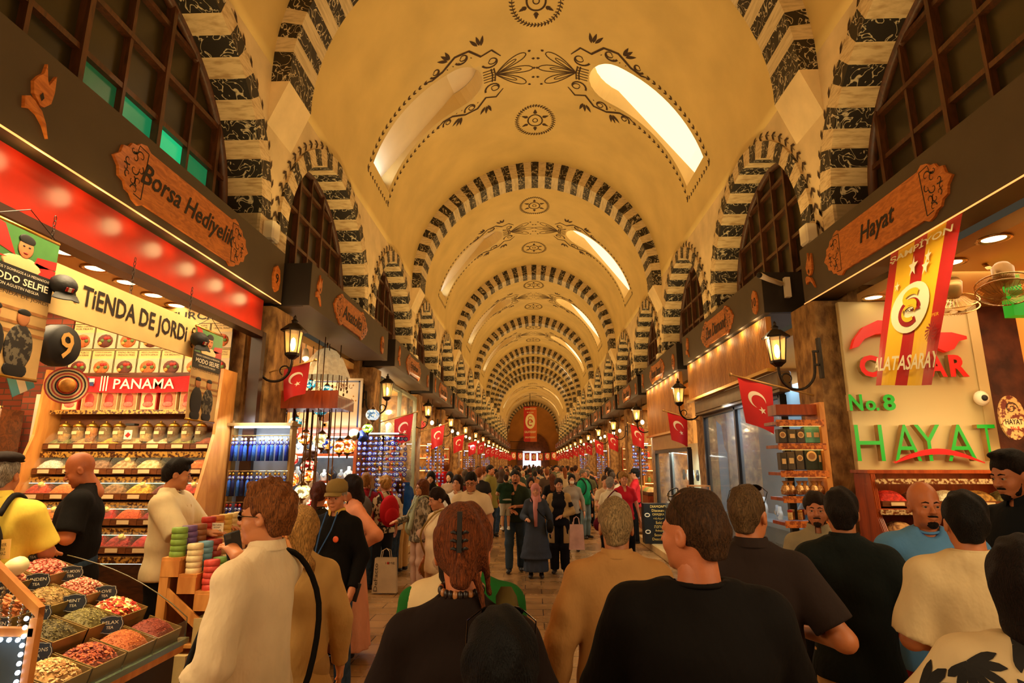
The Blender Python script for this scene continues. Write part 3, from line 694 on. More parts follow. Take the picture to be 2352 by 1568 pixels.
led=mat('led_strip',(240,255,235),.4,var=0,emit=5,ecol=(205,240,190)); ledw=mat('led_warm',(255,240,200),.4,var=0,emit=5,ecol=(255,200,110)); tagm=mat('price_card',(222,190,140),.6,var=.05); black=mat('black_matte',(22,18,15),.6,var=0); brass=mat('brass',(200,150,60),.3,metal=.9,var=0)
def bin_proto(name,w,d,hb,hh,sm_,seed,scoop=True,glass=True):
    e=empty(name)
    b=MB(); b.box((0,0,hb/2),(w-.008,d,hb)); b.box((0,-d/2-.006,hb/2),(w-.004,.012,hb*.9)); b.build('tray',darkwood,e)
    h=MB(); h.grid([[(x,y,z+hb-.01) for x,y,z in r] for r in heap_grid(w-.02,d-.03,hh,seed)]); h.build('spice_heap',sm_,e)
    if glass:
        g=MB(); n=8; P=[]
        for i in range(n+1):
            a=PI/2*i/n; P.append([(x,-d/2+ (d*.75)*(1-math.cos(a))*.9, hb+(hh+.05)*math.sin(a)) for x in (-w/2+.006,w/2-.006)])
        g.grid(P); g.build('curved_glass_front',clearg,e)
    t=MB(); t.box((0,-d/2-.02,hb*.5),(w*.45,.004,hb*.6)); t.build('price_tag',tagm,e)
    if scoop: 
        s=MB(); M=T(w*.12,-d*.2,hb+hh*.55)@RX(.9); s.lathe([(.022,-.03),(.026,0),(.024,.05),(.02,.055)],10,M=M); s.build('scoop',mat('scoop_plastic',(226,196,110),.5,var=0),e)
    return e
LCOL='gold'
# ================= LEFT SPICE SHOP (stall with the long banner)
# tiered display unit on the far side wall, facing the camera
SH=[('green dried herb','86803c','5f5a26',1),('tan seed','c09050','9a6c34',1),('yellow turmeric root','e0a020','b87018',2),('beige seed','c8a468','a88444',1),('pale ginger piece','e8d0a0','c09860',2),('green cardamom','9a9440','746c2c',1),('red brown stick','a4481c','7c3010',2),
    ('white powder','e8e0cc','cfc4a8',0),('pale yellow powder','d8b868','c09c4c',0),('brown tea','8c6444','684428',1),('mixed grain','c0a070','906c40',1),('cream sesame','dcc490','b89c60',1),('black pepper','4a3420','2e1e10',1),('orange lentil','d87028','b85818',1),
    ('red flake','c43c10','962808',1),('orange powder','e07020','c45c10',0),('ochre powder','c88830','a86c1c',0),('brown seed','94683c','6c4820',1),('yellow corn','dca428','b88018',1),('dark sumac','7c2818','5a180c',0),('red pepper','c83414','9c1c08',1),
    ('orange paprika','e4681c','c04c0c',0),('orange curry','e08420','c06810',0),('olive thyme','7c7434','5c5420',1),('red berry','b42010','840c04',2),('orange chilli powder','dc5818','b84008',0),('crimson hibiscus','98181c','6c0c10',2),('deep red chilli','a81c0c','7c0c04',1),
    ('ruby pomegranate','a41418','780810',2),('scarlet pepper','cc2410','a01408',0),('red saffron','b02818','881408',1),('scarlet paprika','d43010','ac1c04',0),('red tea','a82820','7c1410',1),('ruby petal','b01c1c','8c0c10',2),('scarlet flake','c8240c','981004',1)]
XL0,XL1=-4.98,-3.24
rowz=[1.99,1.75,1.52,1.30,1.07]; rowy=[5.74,5.66,5.56,5.46,5.36]
un=empty('spice_display_shelving',(-4.11,5.7,0.18)); tag(un,'tiered wooden shelving with gold fretwork edges filled with spice trays under the menu board','shelf')
u=MB(); 
for zi,yi in zip(rowz,rowy): u.box((0,(yi+5.85)/2-5.7,zi-.18-.03),(1.76,5.85-yi+.16,.03)); 
u.box((0,.12,1.3),(1.72,.04,2.6)); u.build('shelf_boards',darkwood,un)
u=MB(); 
pf=[(-.56,0),(-.5,.9),(-.4,1.25),(-.28,1.6),(-.16,1.95),(-.12,2.6),(.15,2.6),(.15,0)]
for sx in (-.91,.885): u=MB(); u.add([(sx,p,z) for p,z in pf]+[(sx+.03,p,z) for p,z in pf],[tuple(range(8)),tuple(reversed(range(8,16)))]+[(i,i+8,(i+1)%8+8,(i+1)%8) for i in range(8)]).build('side_panel',honey,un)
u=MB()
for zi,yi in zip(rowz,rowy): u.box((0,yi-5.7-.115,zi-.18-.05),(1.72,.02,.055))
for z,y in ((2.36,5.66),(2.62,5.72)): u.box((0,y-5.7,z-.18),(1.72,.02,.04)); u.box((0,y-5.7+.08,z-.18+.01),(1.72,.16,.02))
u.build('fretwork_edge',goldtrim,un)
u=MB()
for i,(zi,yi) in enumerate(zip(rowz,rowy)):
    if i: u.box((0,yi-5.7-.11,zi-.18-.075),(1.72,.012,.014))
u.build('light_strip',led,un)
for i,(zi,yi) in enumerate(zip(rowz,rowy)):
    for j in range(7):
        nm,c,c2,bg=SH[i*7+j]; w_=(XL1-XL0)/7
        e=bin_proto('spice_tray',w_,.26,.06,.1 if i else .07,spicem(c,c2,bg),i*7+j,scoop=(i>0 and (i+j)%2==0))
        e.location=(XL0+w_*(j+.5),yi+.04,zi+.0); tag(e,'%s heap in a tray, %s shelf down, %s from the left'%(nm,ORD[i],ORD[j]),'spice tray','spice trays on the tiered shelving')
area('shelf_light',(-4.2,5.0,2.55),(0,.6,-.7),1.6,.1,16,(1,.78,.42))
# jars on the top shelf
jarg=mat('jar_glass',(230,200,140),.08,var=0,alpha=.16,coat=.2)
JC=['b07c3c','a8783c','c06828','6c4420','b08c50','5c2c14','c4a060','5a1c14','48200c','a07038','301a10']
for j in range(11):
    if j==5: continue
    e=empty('storage_jar'); m=MB(); m.lathe([(.05,0),(.054,.01),(.054,.13),(.048,.145),(.048,.15)],16); m.build('glass_body',jarg,e)
    m=MB(); m.lathe([(0,.004),(.049,.005),(.049,.08+.03*(j%3)),(0,.085+.03*(j%3))],16); m.build('contents',spicem(JC[j],None,1),e)
    m=MB(); m.lathe([(.052,.15),(.052,.165),(.03,.185),(.008,.192),(.012,.205),(0,.21)],16); m.build('lid',brass,e)
    m=MB(); m.box((0,-.055,.09),(.05,.003,.03)); m.build('sticker',tagm,e)
    e.location=(XL0+.14+.14*j,5.72,2.065+.0); tag(e,'glass storage jar with brass lid on the shelf above the trays, %s from the left'%ORD[j],'jar','brass lidded jars on the shelf')
e=empty('storage_tin',(XL0+.14+.14*5,5.7,2.065)); m=MB(); m.box((0,0,.08),(.11,.08,.16),bev=.02); m.build('tin_body',jarg,e); m=MB(); m.box((0,0,.172),(.09,.07,.02)); m.build('lid',black,e); m=MB(); m.box((0,-.042,.07),(.08,.004,.09)); m.add([(-.03,-.046,.06),(.0,-.046,.04),(.03,-.046,.07),(0,-.046,.095)],[(0,1,2,3)],1); m.build('label_card',[whitep,mat('label_red',(180,30,20),.5,var=0)],e); tag(e,'square glass container with a red and white label among the jars','container')
# picture boxes above jars
redbox=mat('confection_red',(176,40,24),.5,var=.1); creamb=mat('box_cream',(226,190,130),.5,var=.05)
for j in range(8):
    e=empty('confection_box',(XL0+.13+.205*j,5.76,2.372)); m=MB(); m.box((0,0,.115),(.17,.05,.23)); m.build('carton',creamb if j%4 else redbox,e)
    m=MB(); m.ell((0,-.027,.12),(.05,.008,.07),10,6,1); m.box((0,-.027,.12),(.15,.003,.2),0); m.ell((0,-.03,.07),(.055,.01,.03),10,6,2); m.build('printed_picture',[creamb if j%4==0 else mat('box_print',(206,120,70),.5,var=.2,scale=30),redbox,mat('box_pink',(210,110,90),.6,var=.3,scale=50)],e)
    tag(e,'cream and red sweets box behind the scarf, %s from the left'%ORD[j],'box','picture boxes above the jars')
# PANAMA scarf
sc=empty('knitted_scarf',(-4.1,5.6,2.64)); m=MB(); 
G=[[( -.62+1.32*i/24, -.02-.012*math.sin(i*1.1+j), -.08+.155*j/4-.02*math.sin(i/24*PI)) for j in range(5)] for i in range(25)]
m.grid(G,0); 
for x in (-.58,-.54,-.32,-.29,-.26,.6,.64): m.box((x,-.036,-.005),(.012,.002,.15),1)
text(m,'PANAMA',.62,.1,T(.12,-.04,-.01),1,0,0,.01)
m.box((-.44,-.038,.02),(.1,.002,.05),1); m.box((-.465,-.041,.035),(.045,.002,.04),2); m.box((-.415,-.041,-.01),(.045,.002,.04),2)
m.build('scarf_cloth',[mat('scarf_red',(190,26,26),.9,var=.1,scale=40,bump=.5),whitep,mat('scarf_navy',(40,50,90),.8,var=0)],sc)
m=MB()
for s_ in (-.64,.71):
    for i in range(10): m.tube([(s_,-.02,-.09+.016*i),(s_+(.03 if s_>0 else -.03),-.03,-.1+.018*i)],.004,4)
m.build('fringe',mat('fringe_white',(220,180,140),.9,var=0),sc); tag(sc,'red and white knitted football scarf reading PANAMA pinned over the boxes','scarf')
# menu board
def foodpic(m,x,z,w,h,mi):
    m.box((x,-.012,z-h*.16),(w*.92,.004,h*.62),3); n=14; m.ell((x,-.018,z-h*.18),(w*.34,.01,h*.26),14,6,mi)
    for q in range(5): m.ell((x+w*.2*math.cos(q*1.4),-.026,z-h*.18+h*.12*math.sin(q*2.1)),(w*.09,.008,h*.07),8,5,4+(q%3))
mn=empty('menu_board',(-4.16,5.86,2.68)); m=MB(); m.box((0,0,.4),(1.72,.02,.82)); m.build('board_panel',[mat('menu_yellow',(226,190,116),.5,var=.04)],mn)
m=MB(); FD=[['PARA CARNES','FOR MEATS'],['PARA CREMAS','FOR CHICKEN'],['PARA PESCADO','FOR FISH'],['PARA ARROZ','FOR RICE'],['PARA PASTAS','FOR PASTA'],['PARA SOPA','FOR SOUP'],['SOPA DE LENTEJAS','LENTIL SOUP']]
FE=[['KEBAB TURCO','TURKISH KEBAB'],['COMIDA DE BERENJENA','EGGPLANT FOOD'],['PAPAS FRITAS','FRENCH FRIES'],['ARROZ CON AZAFRAN','RICE WITH SAFFRON'],['PARA EL DESAYUNO','FOR BREAKFAST'],['COMIDA DE CARNE','MEAT FOOD'],['COMIDA ALAS DE POLLO','CHICKEN WINGS FOOD']]
for r,row in enumerate((FD,FE)):
    for j,(a,b) in enumerate(row):
        x=-.75+.25*j; z=.5-.285*r; 
        for dx,dz,w_,h_ in ((0,.135,.24,.004),(0,-.135,.24,.004),(.12,0,.004,.27),(-.12,0,.004,.27)): m.box((x+dx,-.013,z+dz),(w_,.003,h_),0)
        text(m,a,.18,.018,T(x,-.014,z+.11),0); text(m,b,.18,.018,T(x,-.014,z+.083),0); foodpic(m,x,z,.25,.28,1+(j+r)%2)
text(m,'DELICIAS TURCAS',1.3,.085,T(.1,-.014,.72),0,0,0,.01)
m.build('printed_menu',[ink,mat('food_orange',(190,96,36),.6,var=.3,scale=40),mat('food_brown',(96,40,20),.6,var=.3,scale=40),mat('plate_white',(206,180,140),.5,var=.1),mat('food_green',(90,110,40),.6,var=.2),mat('food_red',(180,40,20),.6,var=.2),mat('food_gold',(220,150,50),.6,var=.2)],mn)
tag(mn,'yellow picture menu of food on the far wall behind the banner','menu board')
# red beam + added lamps for its reflections
rb=empty('red_awning_beam',(-3.02,3.7,3.22)); m=MB(); m.box((0,0,.17),(.06,4.3,.34)); m.build('glossy_panel',mat('glossy_red',(166,30,10),.3,var=.05),rb); m=MB(); m.box((.0,0,-.03),(.12,4.3,.06)); m.box((.0,2.18,-1.5),(.12,.08,3.0)); m.build('dark_rail',mat('rail_brown',(52,26,14),.35,var=.1),rb)
tag(rb,'glossy red beam above the open front of the spice shop lit by small added lamps','awning')
for i in range(9): point('beam_blob_light',(-2.87,1.9+.46*i,3.5),1.3,(1,.7,.28),.06)  # added point lights imitating the row of downlight reflections on the panel
area('front_fill_strip',(-2.5,3.9,3.56),(-.75,0,-1),3.6,.06,20,(1,.72,.38),75)  # added strip that brightens the hanging banner and posters
m=MB(); m.tube([(-2.87,2,3.565),(-2.87,6,3.565)],.006,6); o=m.build('rope_light',mat('rope_light_glow',(255,220,160),.4,var=0,emit=1.2,ecol=(255,170,90))); tag(o,'thin warm rope light under the edge of the Borsa Hediyelik board','light')
# LA TIENDA DE JORDI banner
bn=empty('hanging_banner',(-2.93,3.78,2.86)); R=sideM(-1,0,0,0)
m=MB(); L_=1.62; H_=.3; P=[(-L_/2+.15*math.cos(a),.15*math.sin(a)) for a in [PI/2+PI*i/12 for i in range(13)]]+[(L_/2+.12*math.cos(a),.15*math.sin(a)) for a in [-PI/2+PI*i/12 for i in range(13)]]
m.prism(P,.02,0,R@T(0,-.01,0)); m.build('sign_panel',mat('banner_cream',(222,186,120),.5,var=.03),bn)
m=MB(); text(m,'LA TiENDA DE JORDi',1.3,.17,R@T(.03,-.014,0),0,0,0,.02)
for q in (-1,1):
    for cz in (-.06,.0,.06): vs,fs=stroke(spiral(q*(L_/2)-.04*q,cz,.04,.008,0,5.2*q,12),.012); m.add([(v[0],-.014,v[1]) for v in vs],fs,0,False,R)
m.build('lettering',ink,bn)
m=MB()
for x in (-.7,.0,.7):
    for i in range(9): m.tube([(.0+.008*math.cos(a)*(i%2),x+.008*math.cos(a)*((i+1)%2),.15+.03*i+.018*math.sin(a)+.015) for a in [2*PI*j/8 for j in range(8)]],.0025,4,closed=True)
m.build('chain',iron,bn); tag(bn,'cream hanging banner reading LA TiENDA DE JORDi under the red beam','banner')
def capobj(loc,rz,label):
    e=empty('baseball_cap',loc,rot=(0.5,0,rz)); e.scale=(.8,.8,.8); m=MB(); G=[]
    m.ell((0,0,0),(.085,.1,.075),14,10); m.build('crown',mat('cap_black',(24,20,18),.7,var=.1,bump=.2),e)
    m=MB(); G=[[(math.sin(a)*(.075+.02*r),-.06-.085*r*math.cos(a)*1.0-.02,-.02-.03*r-.02*abs(math.sin(a))) for r in (0,.5,1)] for a in [-1.3+2.6*i/10 for i in range(11)]]; m.grid(G); G2=[[(x,y,z-.006) for x,y,z in r] for r in G]; m.grid(G2,flip=True); m.build('visor',mat('cap_black',(24,20,18)),e)
    m=MB(); m.box((0,-.098,.0),(.05,.006,.03),0); m.box((.0,-.101,.0),(.02,.006,.03),1); m.build('badge',[redbox,whitep],e); tag(e,label,'cap','black caps on the hanging banner'); return e
capobj((-2.83,3.1,2.86),1.2,'large black cap hanging on the near end of the cream banner'); capobj((-2.83,4.5,2.84),1.2,'black cap hanging on the far end of the cream banner')
# MODO SELFIE posters
def poster(y,z,h,label,x=-2.88,full=1):
    e=empty('hanging_poster',(x,y,z)); w=h*.55; m=MB(); m.box((0,0,0),(.006,w,h)); m.build('sheet',[mat('poster_cream',(208,168,104),.5,var=.1,scale=5)],e)
    m=MB(); q=lambda a,b,c,d,k,o=.005:m.add([(a-c/2,-o,b-d/2),(a+c/2,-o,b-d/2),(a+c/2,-o,b+d/2),(a-c/2,-o,b+d/2)],[(0,1,2,3)],k,False,R)
    q(0,h*.36,w,h*.28,1)
    for P in ([(-.5,.5),(-.3,.48),(-.1,.3),(-.35,.33)],[(.5,.3),(.15,.26),(.2,.34),(.5,.36)],[(.1,.23),(.5,.22),(.5,.29),(.2,.3)],[(-.5,.24),(-.2,.27),(-.5,.28)]): m.add([(a*w,-.007,b*h) for a,b in P],[tuple(range(len(P)))],2,False,R)
    m.ell((.02*w,-.008,h*.37),(w*.11,.003,h*.07),12,8,3,R); m.ell((.02*w,-.009,h*.43),(w*.12,.003,h*.035),12,8,0,R); m.ell((-.02*w,-.012,h*.38),(w*.018,.002,h*.006),8,4,0,R); m.ell((.06*w,-.012,h*.38),(w*.018,.002,h*.006),8,4,0,R); m.ell((.02*w,-.012,h*.335),(w*.035,.002,h*.006),8,4,2,R); m.ell((.02*w,-.006,h*.25),(w*.3,.002,h*.06),12,8,5,R)
    q(0,h*.14,w,h*.17,0,.008)
    text(m,'SABADOS Y DOMINGOS A LA MEDIANOCHE',w*.85,h*.018,R@T(0,-.011,h*.195),4); text(m,'MODO SELFIE',w*.85,h*.05,R@T(0,-.011,h*.14),4,0,0,.02); text(m,'CON AGUSTIN NEGLIA',w*.6,h*.02,R@T(0,-.011,h*.09),4)
    text(m,'LA TIENDA DE JORDI',w*.92,h*.03,R@T(0,-.011,h*.035),6)
    for zz in (-.05,-.14,-.2): q(0,h*zz,w,h*.02,7,.005)
    for sx,sh in ((-.24,5),(.16,6)):
        m.ell((sx*w,-.007,-h*.1),(w*.09,.004,h*.055),12,8,3,R); m.ell((sx*w,-.008,-h*.062),(w*.095,.004,h*.025),12,8,0,R); m.ell((sx*w,-.006,-h*.3),(w*.2,.004,h*.16),14,8,8 if sx>0 else 0,R)
        m.ell((sx*w,-.006,-h*.45),(w*.17,.003,h*.06),12,8,0,R)
    m.build('printed_picture',[black,mat('poster_green',(70,124,60),.5,var=.1),mat('poster_red',(176,36,30),.5,var=0),mat('poster_skin',(190,120,70),.6,var=.1),whitep,creamb,ink,mat('poster_tan',(166,110,56),.6,var=.2,scale=20),mat('poster_plaid',(110,100,80),.7,col2=(40,34,28),scale=30,thr=(.48,.52))],e)
    m=MB(); m.tube([(0,-w/2,h/2),(0,w/2,h/2)],.01,6); m.tube([(0,-w/2,-h/2),(0,w/2,-h/2)],.01,6); m.build('rod',brass,e)
    m=MB(); m.tube([(0,-w/2,h/2),(0,0,h/2+.12),(0,w/2,h/2)],.003,4); m.build('cord',black,e)
    tag(e,label,'poster','selfie posters hanging from the beam'); return e
poster(2.86,2.7,.8,'large MODO SELFIE poster at the left edge of the photo'); poster(4.72,2.58,.76,'smaller looking MODO SELFIE poster beyond the far end of the banner')
# round number nine drum, straw hat, small items
e=empty('round_number_sign',(-2.95,3.27,2.54)); m=MB(); m.lathe([(0,-.05),(.115,-.05),(.125,-.03),(.125,.03),(.115,.05),(0,.05)],28,M=RY(PI/2)@RX(0)); m.build('drum',black,e); m=MB(); text(m,'9',None,.16,R@T(0,-.056,0),0,.004,0,.01); m.build('numeral',mat('numeral_gold',(214,160,80),.4,var=0),e); tag(e,'round black drum sign with a gold number 9','sign')
e=empty('straw_hat',(-2.98,3.42,2.32),rot=(PI/2,0,.75)); e.scale=(.72,.72,.72); m=MB(); 
for i in range(8):
    n=24; m.add([(r_*math.cos(2*PI*j/n),r_*math.sin(2*PI*j/n),z_) for r_,z_ in ((.06+.012*i,.002*i),(.06+.012*(i+1),.002*(i+1)),(.06+.012*(i+1),.002*i-.002),(.06+.012*i,.002*i-.004)) for j in range(n)],[(a*n+j,a*n+(j+1)%n,((a+1)%4)*n+(j+1)%n,((a+1)%4)*n+j) for a in range(4) for j in range(n)],(0,1,0,2,0,1,0,2)[i])
m.build('brim',[mat('hat_straw',(206,180,130),.7,var=.1),black,redbox],e); m=MB(); m.lathe([(.062,0),(.06,.05),(.045,.085),(0,.09)],20,0); m.build('crown',mat('hat_yellow',(196,130,40),.7,var=.2,scale=30),e); m=MB(); m.tube([(.064*math.cos(a),.064*math.sin(a),.012) for a in [2*PI*i/20 for i in range(20)]],.007,5,closed=True); m.build('hat_band',redbox,e); tag(e,'striped straw hat with yellow crown hanging below the number sign','hat')
e=empty('small_flag',(-3.0,3.12,2.3),rot=(.5,0,0)); m=MB(); 
for i,k in enumerate((0,1,0)): m.box((0,(i-1)*.05,0),(.004,.05,.12),k)
m.build('cloth',[mat('flag_sky_blue',(90,160,170),.6,var=0),whitep],e); tag(e,'small blue and white striped flag pinned beside the straw hat','flag')
e=empty('narrow_poster',(-5.15,5.82,1.72)); m=MB(); m.box((0,0,.42),(.26,.02,.84)); m.build('panel',whitep,e); m=MB(); text(m,'NOSOTROS',.2,.03,T(0,-.013,.42)); text(m,'ESTAMBUL',.16,.03,T(0,-.013,.33)); text(m,'SUGIEREN',.18,.035,T(0,-.013,.24),0,0,0,.01); text(m,'LA TIENDA DE',.2,.035,T(0,-.013,.18),0,0,0,.01); text(m,'JORDI',.18,.055,T(0,-.013,.11),0,0,0,.02); disc(m,(0,-.013,.65),.09,1); m.build('printed_text',[ink,mat('food_brown',(96,40,20))],e); tag(e,'narrow white poster ending in JORDI beside the brick column','poster')
# perfume rack at the far left
pr=empty('perfume_rack',(-5.72,5.6,0.18)); m=MB()
for i in range(7): m.box((0,0,.55+.24*i),(.78,.22,.02))
m.box((.4,0,1.1),(.03,.26,2.2)); m.box((-.4,0,1.1),(.03,.26,2.2)); m.box((0,.12,1.1),(.78,.01,2.2),1); m.build('rack_frame',[darkwood,mat('rack_back',(210,150,70),.5,var=.1)],pr); m=MB(); m.box((0,-.115,2.2),(.8,.02,.06)); m.build('top_trim',goldtrim,pr)
m=MB(); m.box((0,-.1,2.15),(.74,.02,.015)); m.build('light_strip',ledw,pr); tag(pr,'rack of amber bottles glowing at the left edge of the photo','shelf')
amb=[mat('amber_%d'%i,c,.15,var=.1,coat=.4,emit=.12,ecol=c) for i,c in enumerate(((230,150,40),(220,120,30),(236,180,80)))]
def bottle_proto(mi):
    e=empty('perfume_bottle'); m=MB(); m.lathe([(.03,0),(.034,.01),(.034,.09),(.012,.11),(.012,.125)],10); m.build('bottle_body',amb[mi],e); m=MB(); m.lathe([(.012,.12),(.018,.13),(.022,.15),(.01,.168),(0,.17)],10); m.build('stopper',brass,e); return e
bp=[bottle_proto(i) for i in range(3)]; usedb=[0,0,0]
for r in range(6):
    for c in range(9):
        i=(r*2+c)%3; o=bp[i] if not usedb[i] else copy_tree(bp[i]); usedb[i]=1; o.location=(-5.72-.34+.085*c,5.56,.18+.561+.24*r); tag(o,'amber perfume bottle on the lit rack at the left edge','bottle','amber bottles on the perfume rack')
area('rack_light',(-5.7,5.3,2.4),(0,.5,-1),.7,.1,5,(1,.7,.3))
# brick column beside
m=MB(); m.box((-5.25,5.92,1.9),(.42,.14,3.4)); struct(m.build('wall_brick_column',brick))
e=empty('pinned_notes',(-5.12,5.83,1.2)); m=MB()
for i in range(26): m.box((random.uniform(-.18,.2),-.0-.002*i,random.uniform(-.55,.45)),(.09,.002,.06),i%4,M=RY(0))
m.build('paper_notes',[tagm,creamb,mat('note_pale',(196,176,110),.7,var=.1),mat('note_brown',(130,80,40),.7,var=.1)],e); tag(e,'cluster of pinned banknotes and notes on the brick column','notes',kind='stuff')
# ================= LOOSE TEA STALL in the left foreground
def chips(m,w,d,h,z0,n,size,mi,seed,kind='chip'):
    rd=random.Random(seed)
    for i in range(n):
        u,v=rd.uniform(-1,1),rd.uniform(-1,1); e=(1-abs(u)**2.6)*(1-abs(v)**2.6); z=z0+h*(max(e,0)**.6)
        M=T(u*w/2*.97,v*d/2*.97,z)@RZ(rd.uniform(0,6))@RX(rd.uniform(-.8,.8)); s=size*rd.uniform(.6,1.3)
        if kind=='bud': m.ell((0,0,0),(s*.6,s*.8,s*.55),6,4,rd.choice(mi),M)
        elif kind=='leaf': m.add([(-s,-s*.25,0),(0,-s*.3,s*.25),(s,0,0),(0,s*.35,s*.1)],[(0,1,2),(0,2,3)],rd.choice(mi),False,M)
        else: m.add([(-s,-s*.5,0),(s*.8,-s*.6,s*.2),(s,s*.5,0),(-s*.7,s*.55,s*.25),(0,0,s*.5)],[(0,1,4),(1,2,4),(2,3,4),(3,0,4)],rd.choice(mi),False,M)
def C3(a): return [mat('loose_%s'%c,c,.75,var=.12,scale=30) for c in a]
TR=[ # rows from the hall upward; from far (first) to near
 [('dark brick red fine spice','7c2c12',['8c3818','6c2410','9c4420'],.0035,900,'chip'),('orange brown fine spice','b05820',['c06828','a04c18','cc7830'],.0035,900,'chip'),('red brown bark chip','8c3414',['a84820','c86430','6c2410'],.011,420,'chip'),('tan dried flower','b48440',['d0a058','a87438','e0b878'],.010,420,'chip'),('black tea leaf','3c2818',['2c1c10','5c3c20','a87040'],.010,420,'leaf'),('pale chamomile chip','c8984c',['e0b868','b88838','ecd08c'],.013,380,'chip')],
 [('rose petal, marigold and cornflower','c05828',['d83818','f0c060','f0dca0','b82814','d07030'],.017,260,'chip'),('olive green herb','6c602c',['8c8040','5c5024','a09450'],.008,520,'leaf'),('dark green tea','544820',['3c3418','847438','6c5c2c'],.009,520,'leaf'),('nut brown tea dotted with red','8c5828',['b88048','703c18','c89858','c42014'],.013,360,'bud'),('golden brown fruit tea','a86c2c',['c88c3c','8c5420','e0a850'],.011,420,'chip')],
 [('pink and cream blossom','b86848',['d88868','a85038','e8b08c'],.010,460,'bud'),('olive tan linden','907038',['a88848','785c2c','c0a058'],.009,460,'leaf'),('cinnamon stick','a05820',['b46828'],.01,0,'stick'),('plaited pink dried fig','a86848',['c08060'],.01,0,'braid'),('brown carob','784820',['8c5828','60381c'],.012,300,'chip')],
 [('pink rose bud','b4583c',['d87860','a04030','e8a080'],.012,460,'bud'),('salmon petal','bc6440',['d88058','a85030','eca878'],.012,460,'bud'),('orange pink petal','c06838',['e08850','a85428','f0a870'],.012,400,'bud'),('bright crimson hibiscus','a81410',['c81c14','8c0c0c','e02c1c'],.013,400,'bud')]]
st=empty('loose_tea_stall',(-2.5,3.1,0)); Mloc=T(2.5,-3.1,0)
RX0,RDX,RZ0,RDZ=-2.35,.235,.78,.115
YF,YN=3.86,2.56
m=MB()
for i in range(4):
    x0=RX0-RDX*i; z=RZ0+RDZ*i; m.box((x0-.12,(YF+YN)/2,z-.02),(.25,YF-YN,.02),0,Mloc); m.box((x0-.24,(YF+YN)/2,z+.03),(.012,YF-YN,.12),0,Mloc)
m.box((-2.8,(YF+YN)/2,.38),(.86,YF-YN-.02,.76),1,Mloc)
m.build('counter_body',[darkwood,mat('stall_panel_dark',(34,26,18),.5,var=.2,scale=3)],st)
m=MB(); m.box((-2.335,(YF+YN)/2,.765),(.06,YF-YN+.04,.03),0,Mloc); m.box((-2.345,(YF+YN)/2,.725),(.03,YF-YN+.02,.05),1,Mloc); m.build('ledge',[mat('ledge_glass',(90,110,84),.15,var=0,coat=.5),honey],st)
m=MB(); m.box((-2.325,(YF+YN)/2,.83),(.006,YF-YN,.1),0,Mloc); m.build('front_glass',clearg,st)
m=MB(); P=[(-2.32,YF,.79),(-2.32,YF,.9)]+[(-2.32-.84*i/8,YF,.9+.37*(i/8)**.85+.04*math.sin(i/8*PI)) for i in range(1,9)]
m.tube([Mloc@Vector(p) for p in P],.0035,6); m.build('end_glass_edge',mat('pale_edge_glass',(96,86,54),.25,var=0),st)
m=MB(); Ms=Mloc@sideM(-1,2.142,0,0)   # side facing the hall
for k,(t,z) in enumerate((('Natural Teas',.56),('Tes Naturales',.40))): text(m,t,.5,.085,Mloc@sideM(-1,2.362,3.42,z),0,.002,.3,.012)
m.build('gold_lettering',mat('gold_letter',(200,150,80),.5,var=0),st)
m=MB()
rd=random.Random(3)
for i in range(46): m.ell((-2.365,rd.uniform(2.62,3.05),rd.uniform(.25,.62)),(.006,rd.uniform(.03,.07),rd.uniform(.02,.06)),8,5,rd.randrange(3),Mloc@T(0,0,0))
m.build('flower_picture',C3(['4c3a14','8c4018','2c3010']),st)
tag(st,'sloping four tier stall of loose teas with gold lettering in the left foreground','stall')
cinn=mat('cinnamon_bark',(178,100,40),.7,var=.25,scale=20); braidm=mat('dried_fig',(176,104,76),.7,var=.2,scale=18)
for i,row in enumerate(TR):
    row=row[:5]; n=len(row); y1=YF-.02
    for j,(nm,base,cols,sz,cnt,kd) in enumerate(row):
        L=.252 if i<2 else (.255 if i==2 else .32)
        x0=RX0-RDX*i-.115; z=RZ0+RDZ*i-.01; yc=y1-L*(j+.5)
        e=empty('tea_tray',(x0,yc,z+.03),rot=(0,.3,0)); mats=C3([base]+cols); b=MB(); w_,d_=.225,L-.01
        b.box((0,0,.02),(w_,d_,.04)); 
        for q in (-1,1): b.box((0,q*(d_/2-.003),.045),(w_,.006,.09))
        b.box((w_/2-.003,0,.05),(.006,d_,.07)); b.build('tray',mat('tray_acrylic',(120,96,50),.25,var=.1),e)
        h=MB(); h.grid([[(x,y,zz+.038) for x,y,zz in r] for r in heap_grid(w_-.012,d_-.012,.075,i*7+j,14,.01)],0)
        if cnt: chips(h,w_-.02,d_-.02,.075,.046,cnt,sz,list(range(1,len(mats))),i*9+j,kd)
        h.build('heap',mats,e)
        if kd=='stick':
            for q in range(34):
                a=rd.uniform(-.25,.25)+(0 if q<22 else 1.3); s_=MB(); s_.tube([(-.075,0,0),(.075,0,.0)],.0075,7,M=T(rd.uniform(-.03,.05),rd.uniform(-.1,.1),.09+rd.uniform(-.01,.035))@RZ(a)@RY(rd.uniform(-.2,.2))); s_.build('cinnamon_stick',cinn,e)
        if kd=='braid':
            for q in range(6):
                s_=MB()
                for t in range(6): s_.ell((-.09+.036*q,-.1+.04*t,.1+.012*math.sin(t*2)),(.016,.024,.016),8,6)
                s_.build('fig_string',braidm,e)
        tag(e,'%s in the tea stall, tray %s back, %s tier'%(nm,ORD[j],ORD[i]),'tea tray','tea trays on the foreground stall')
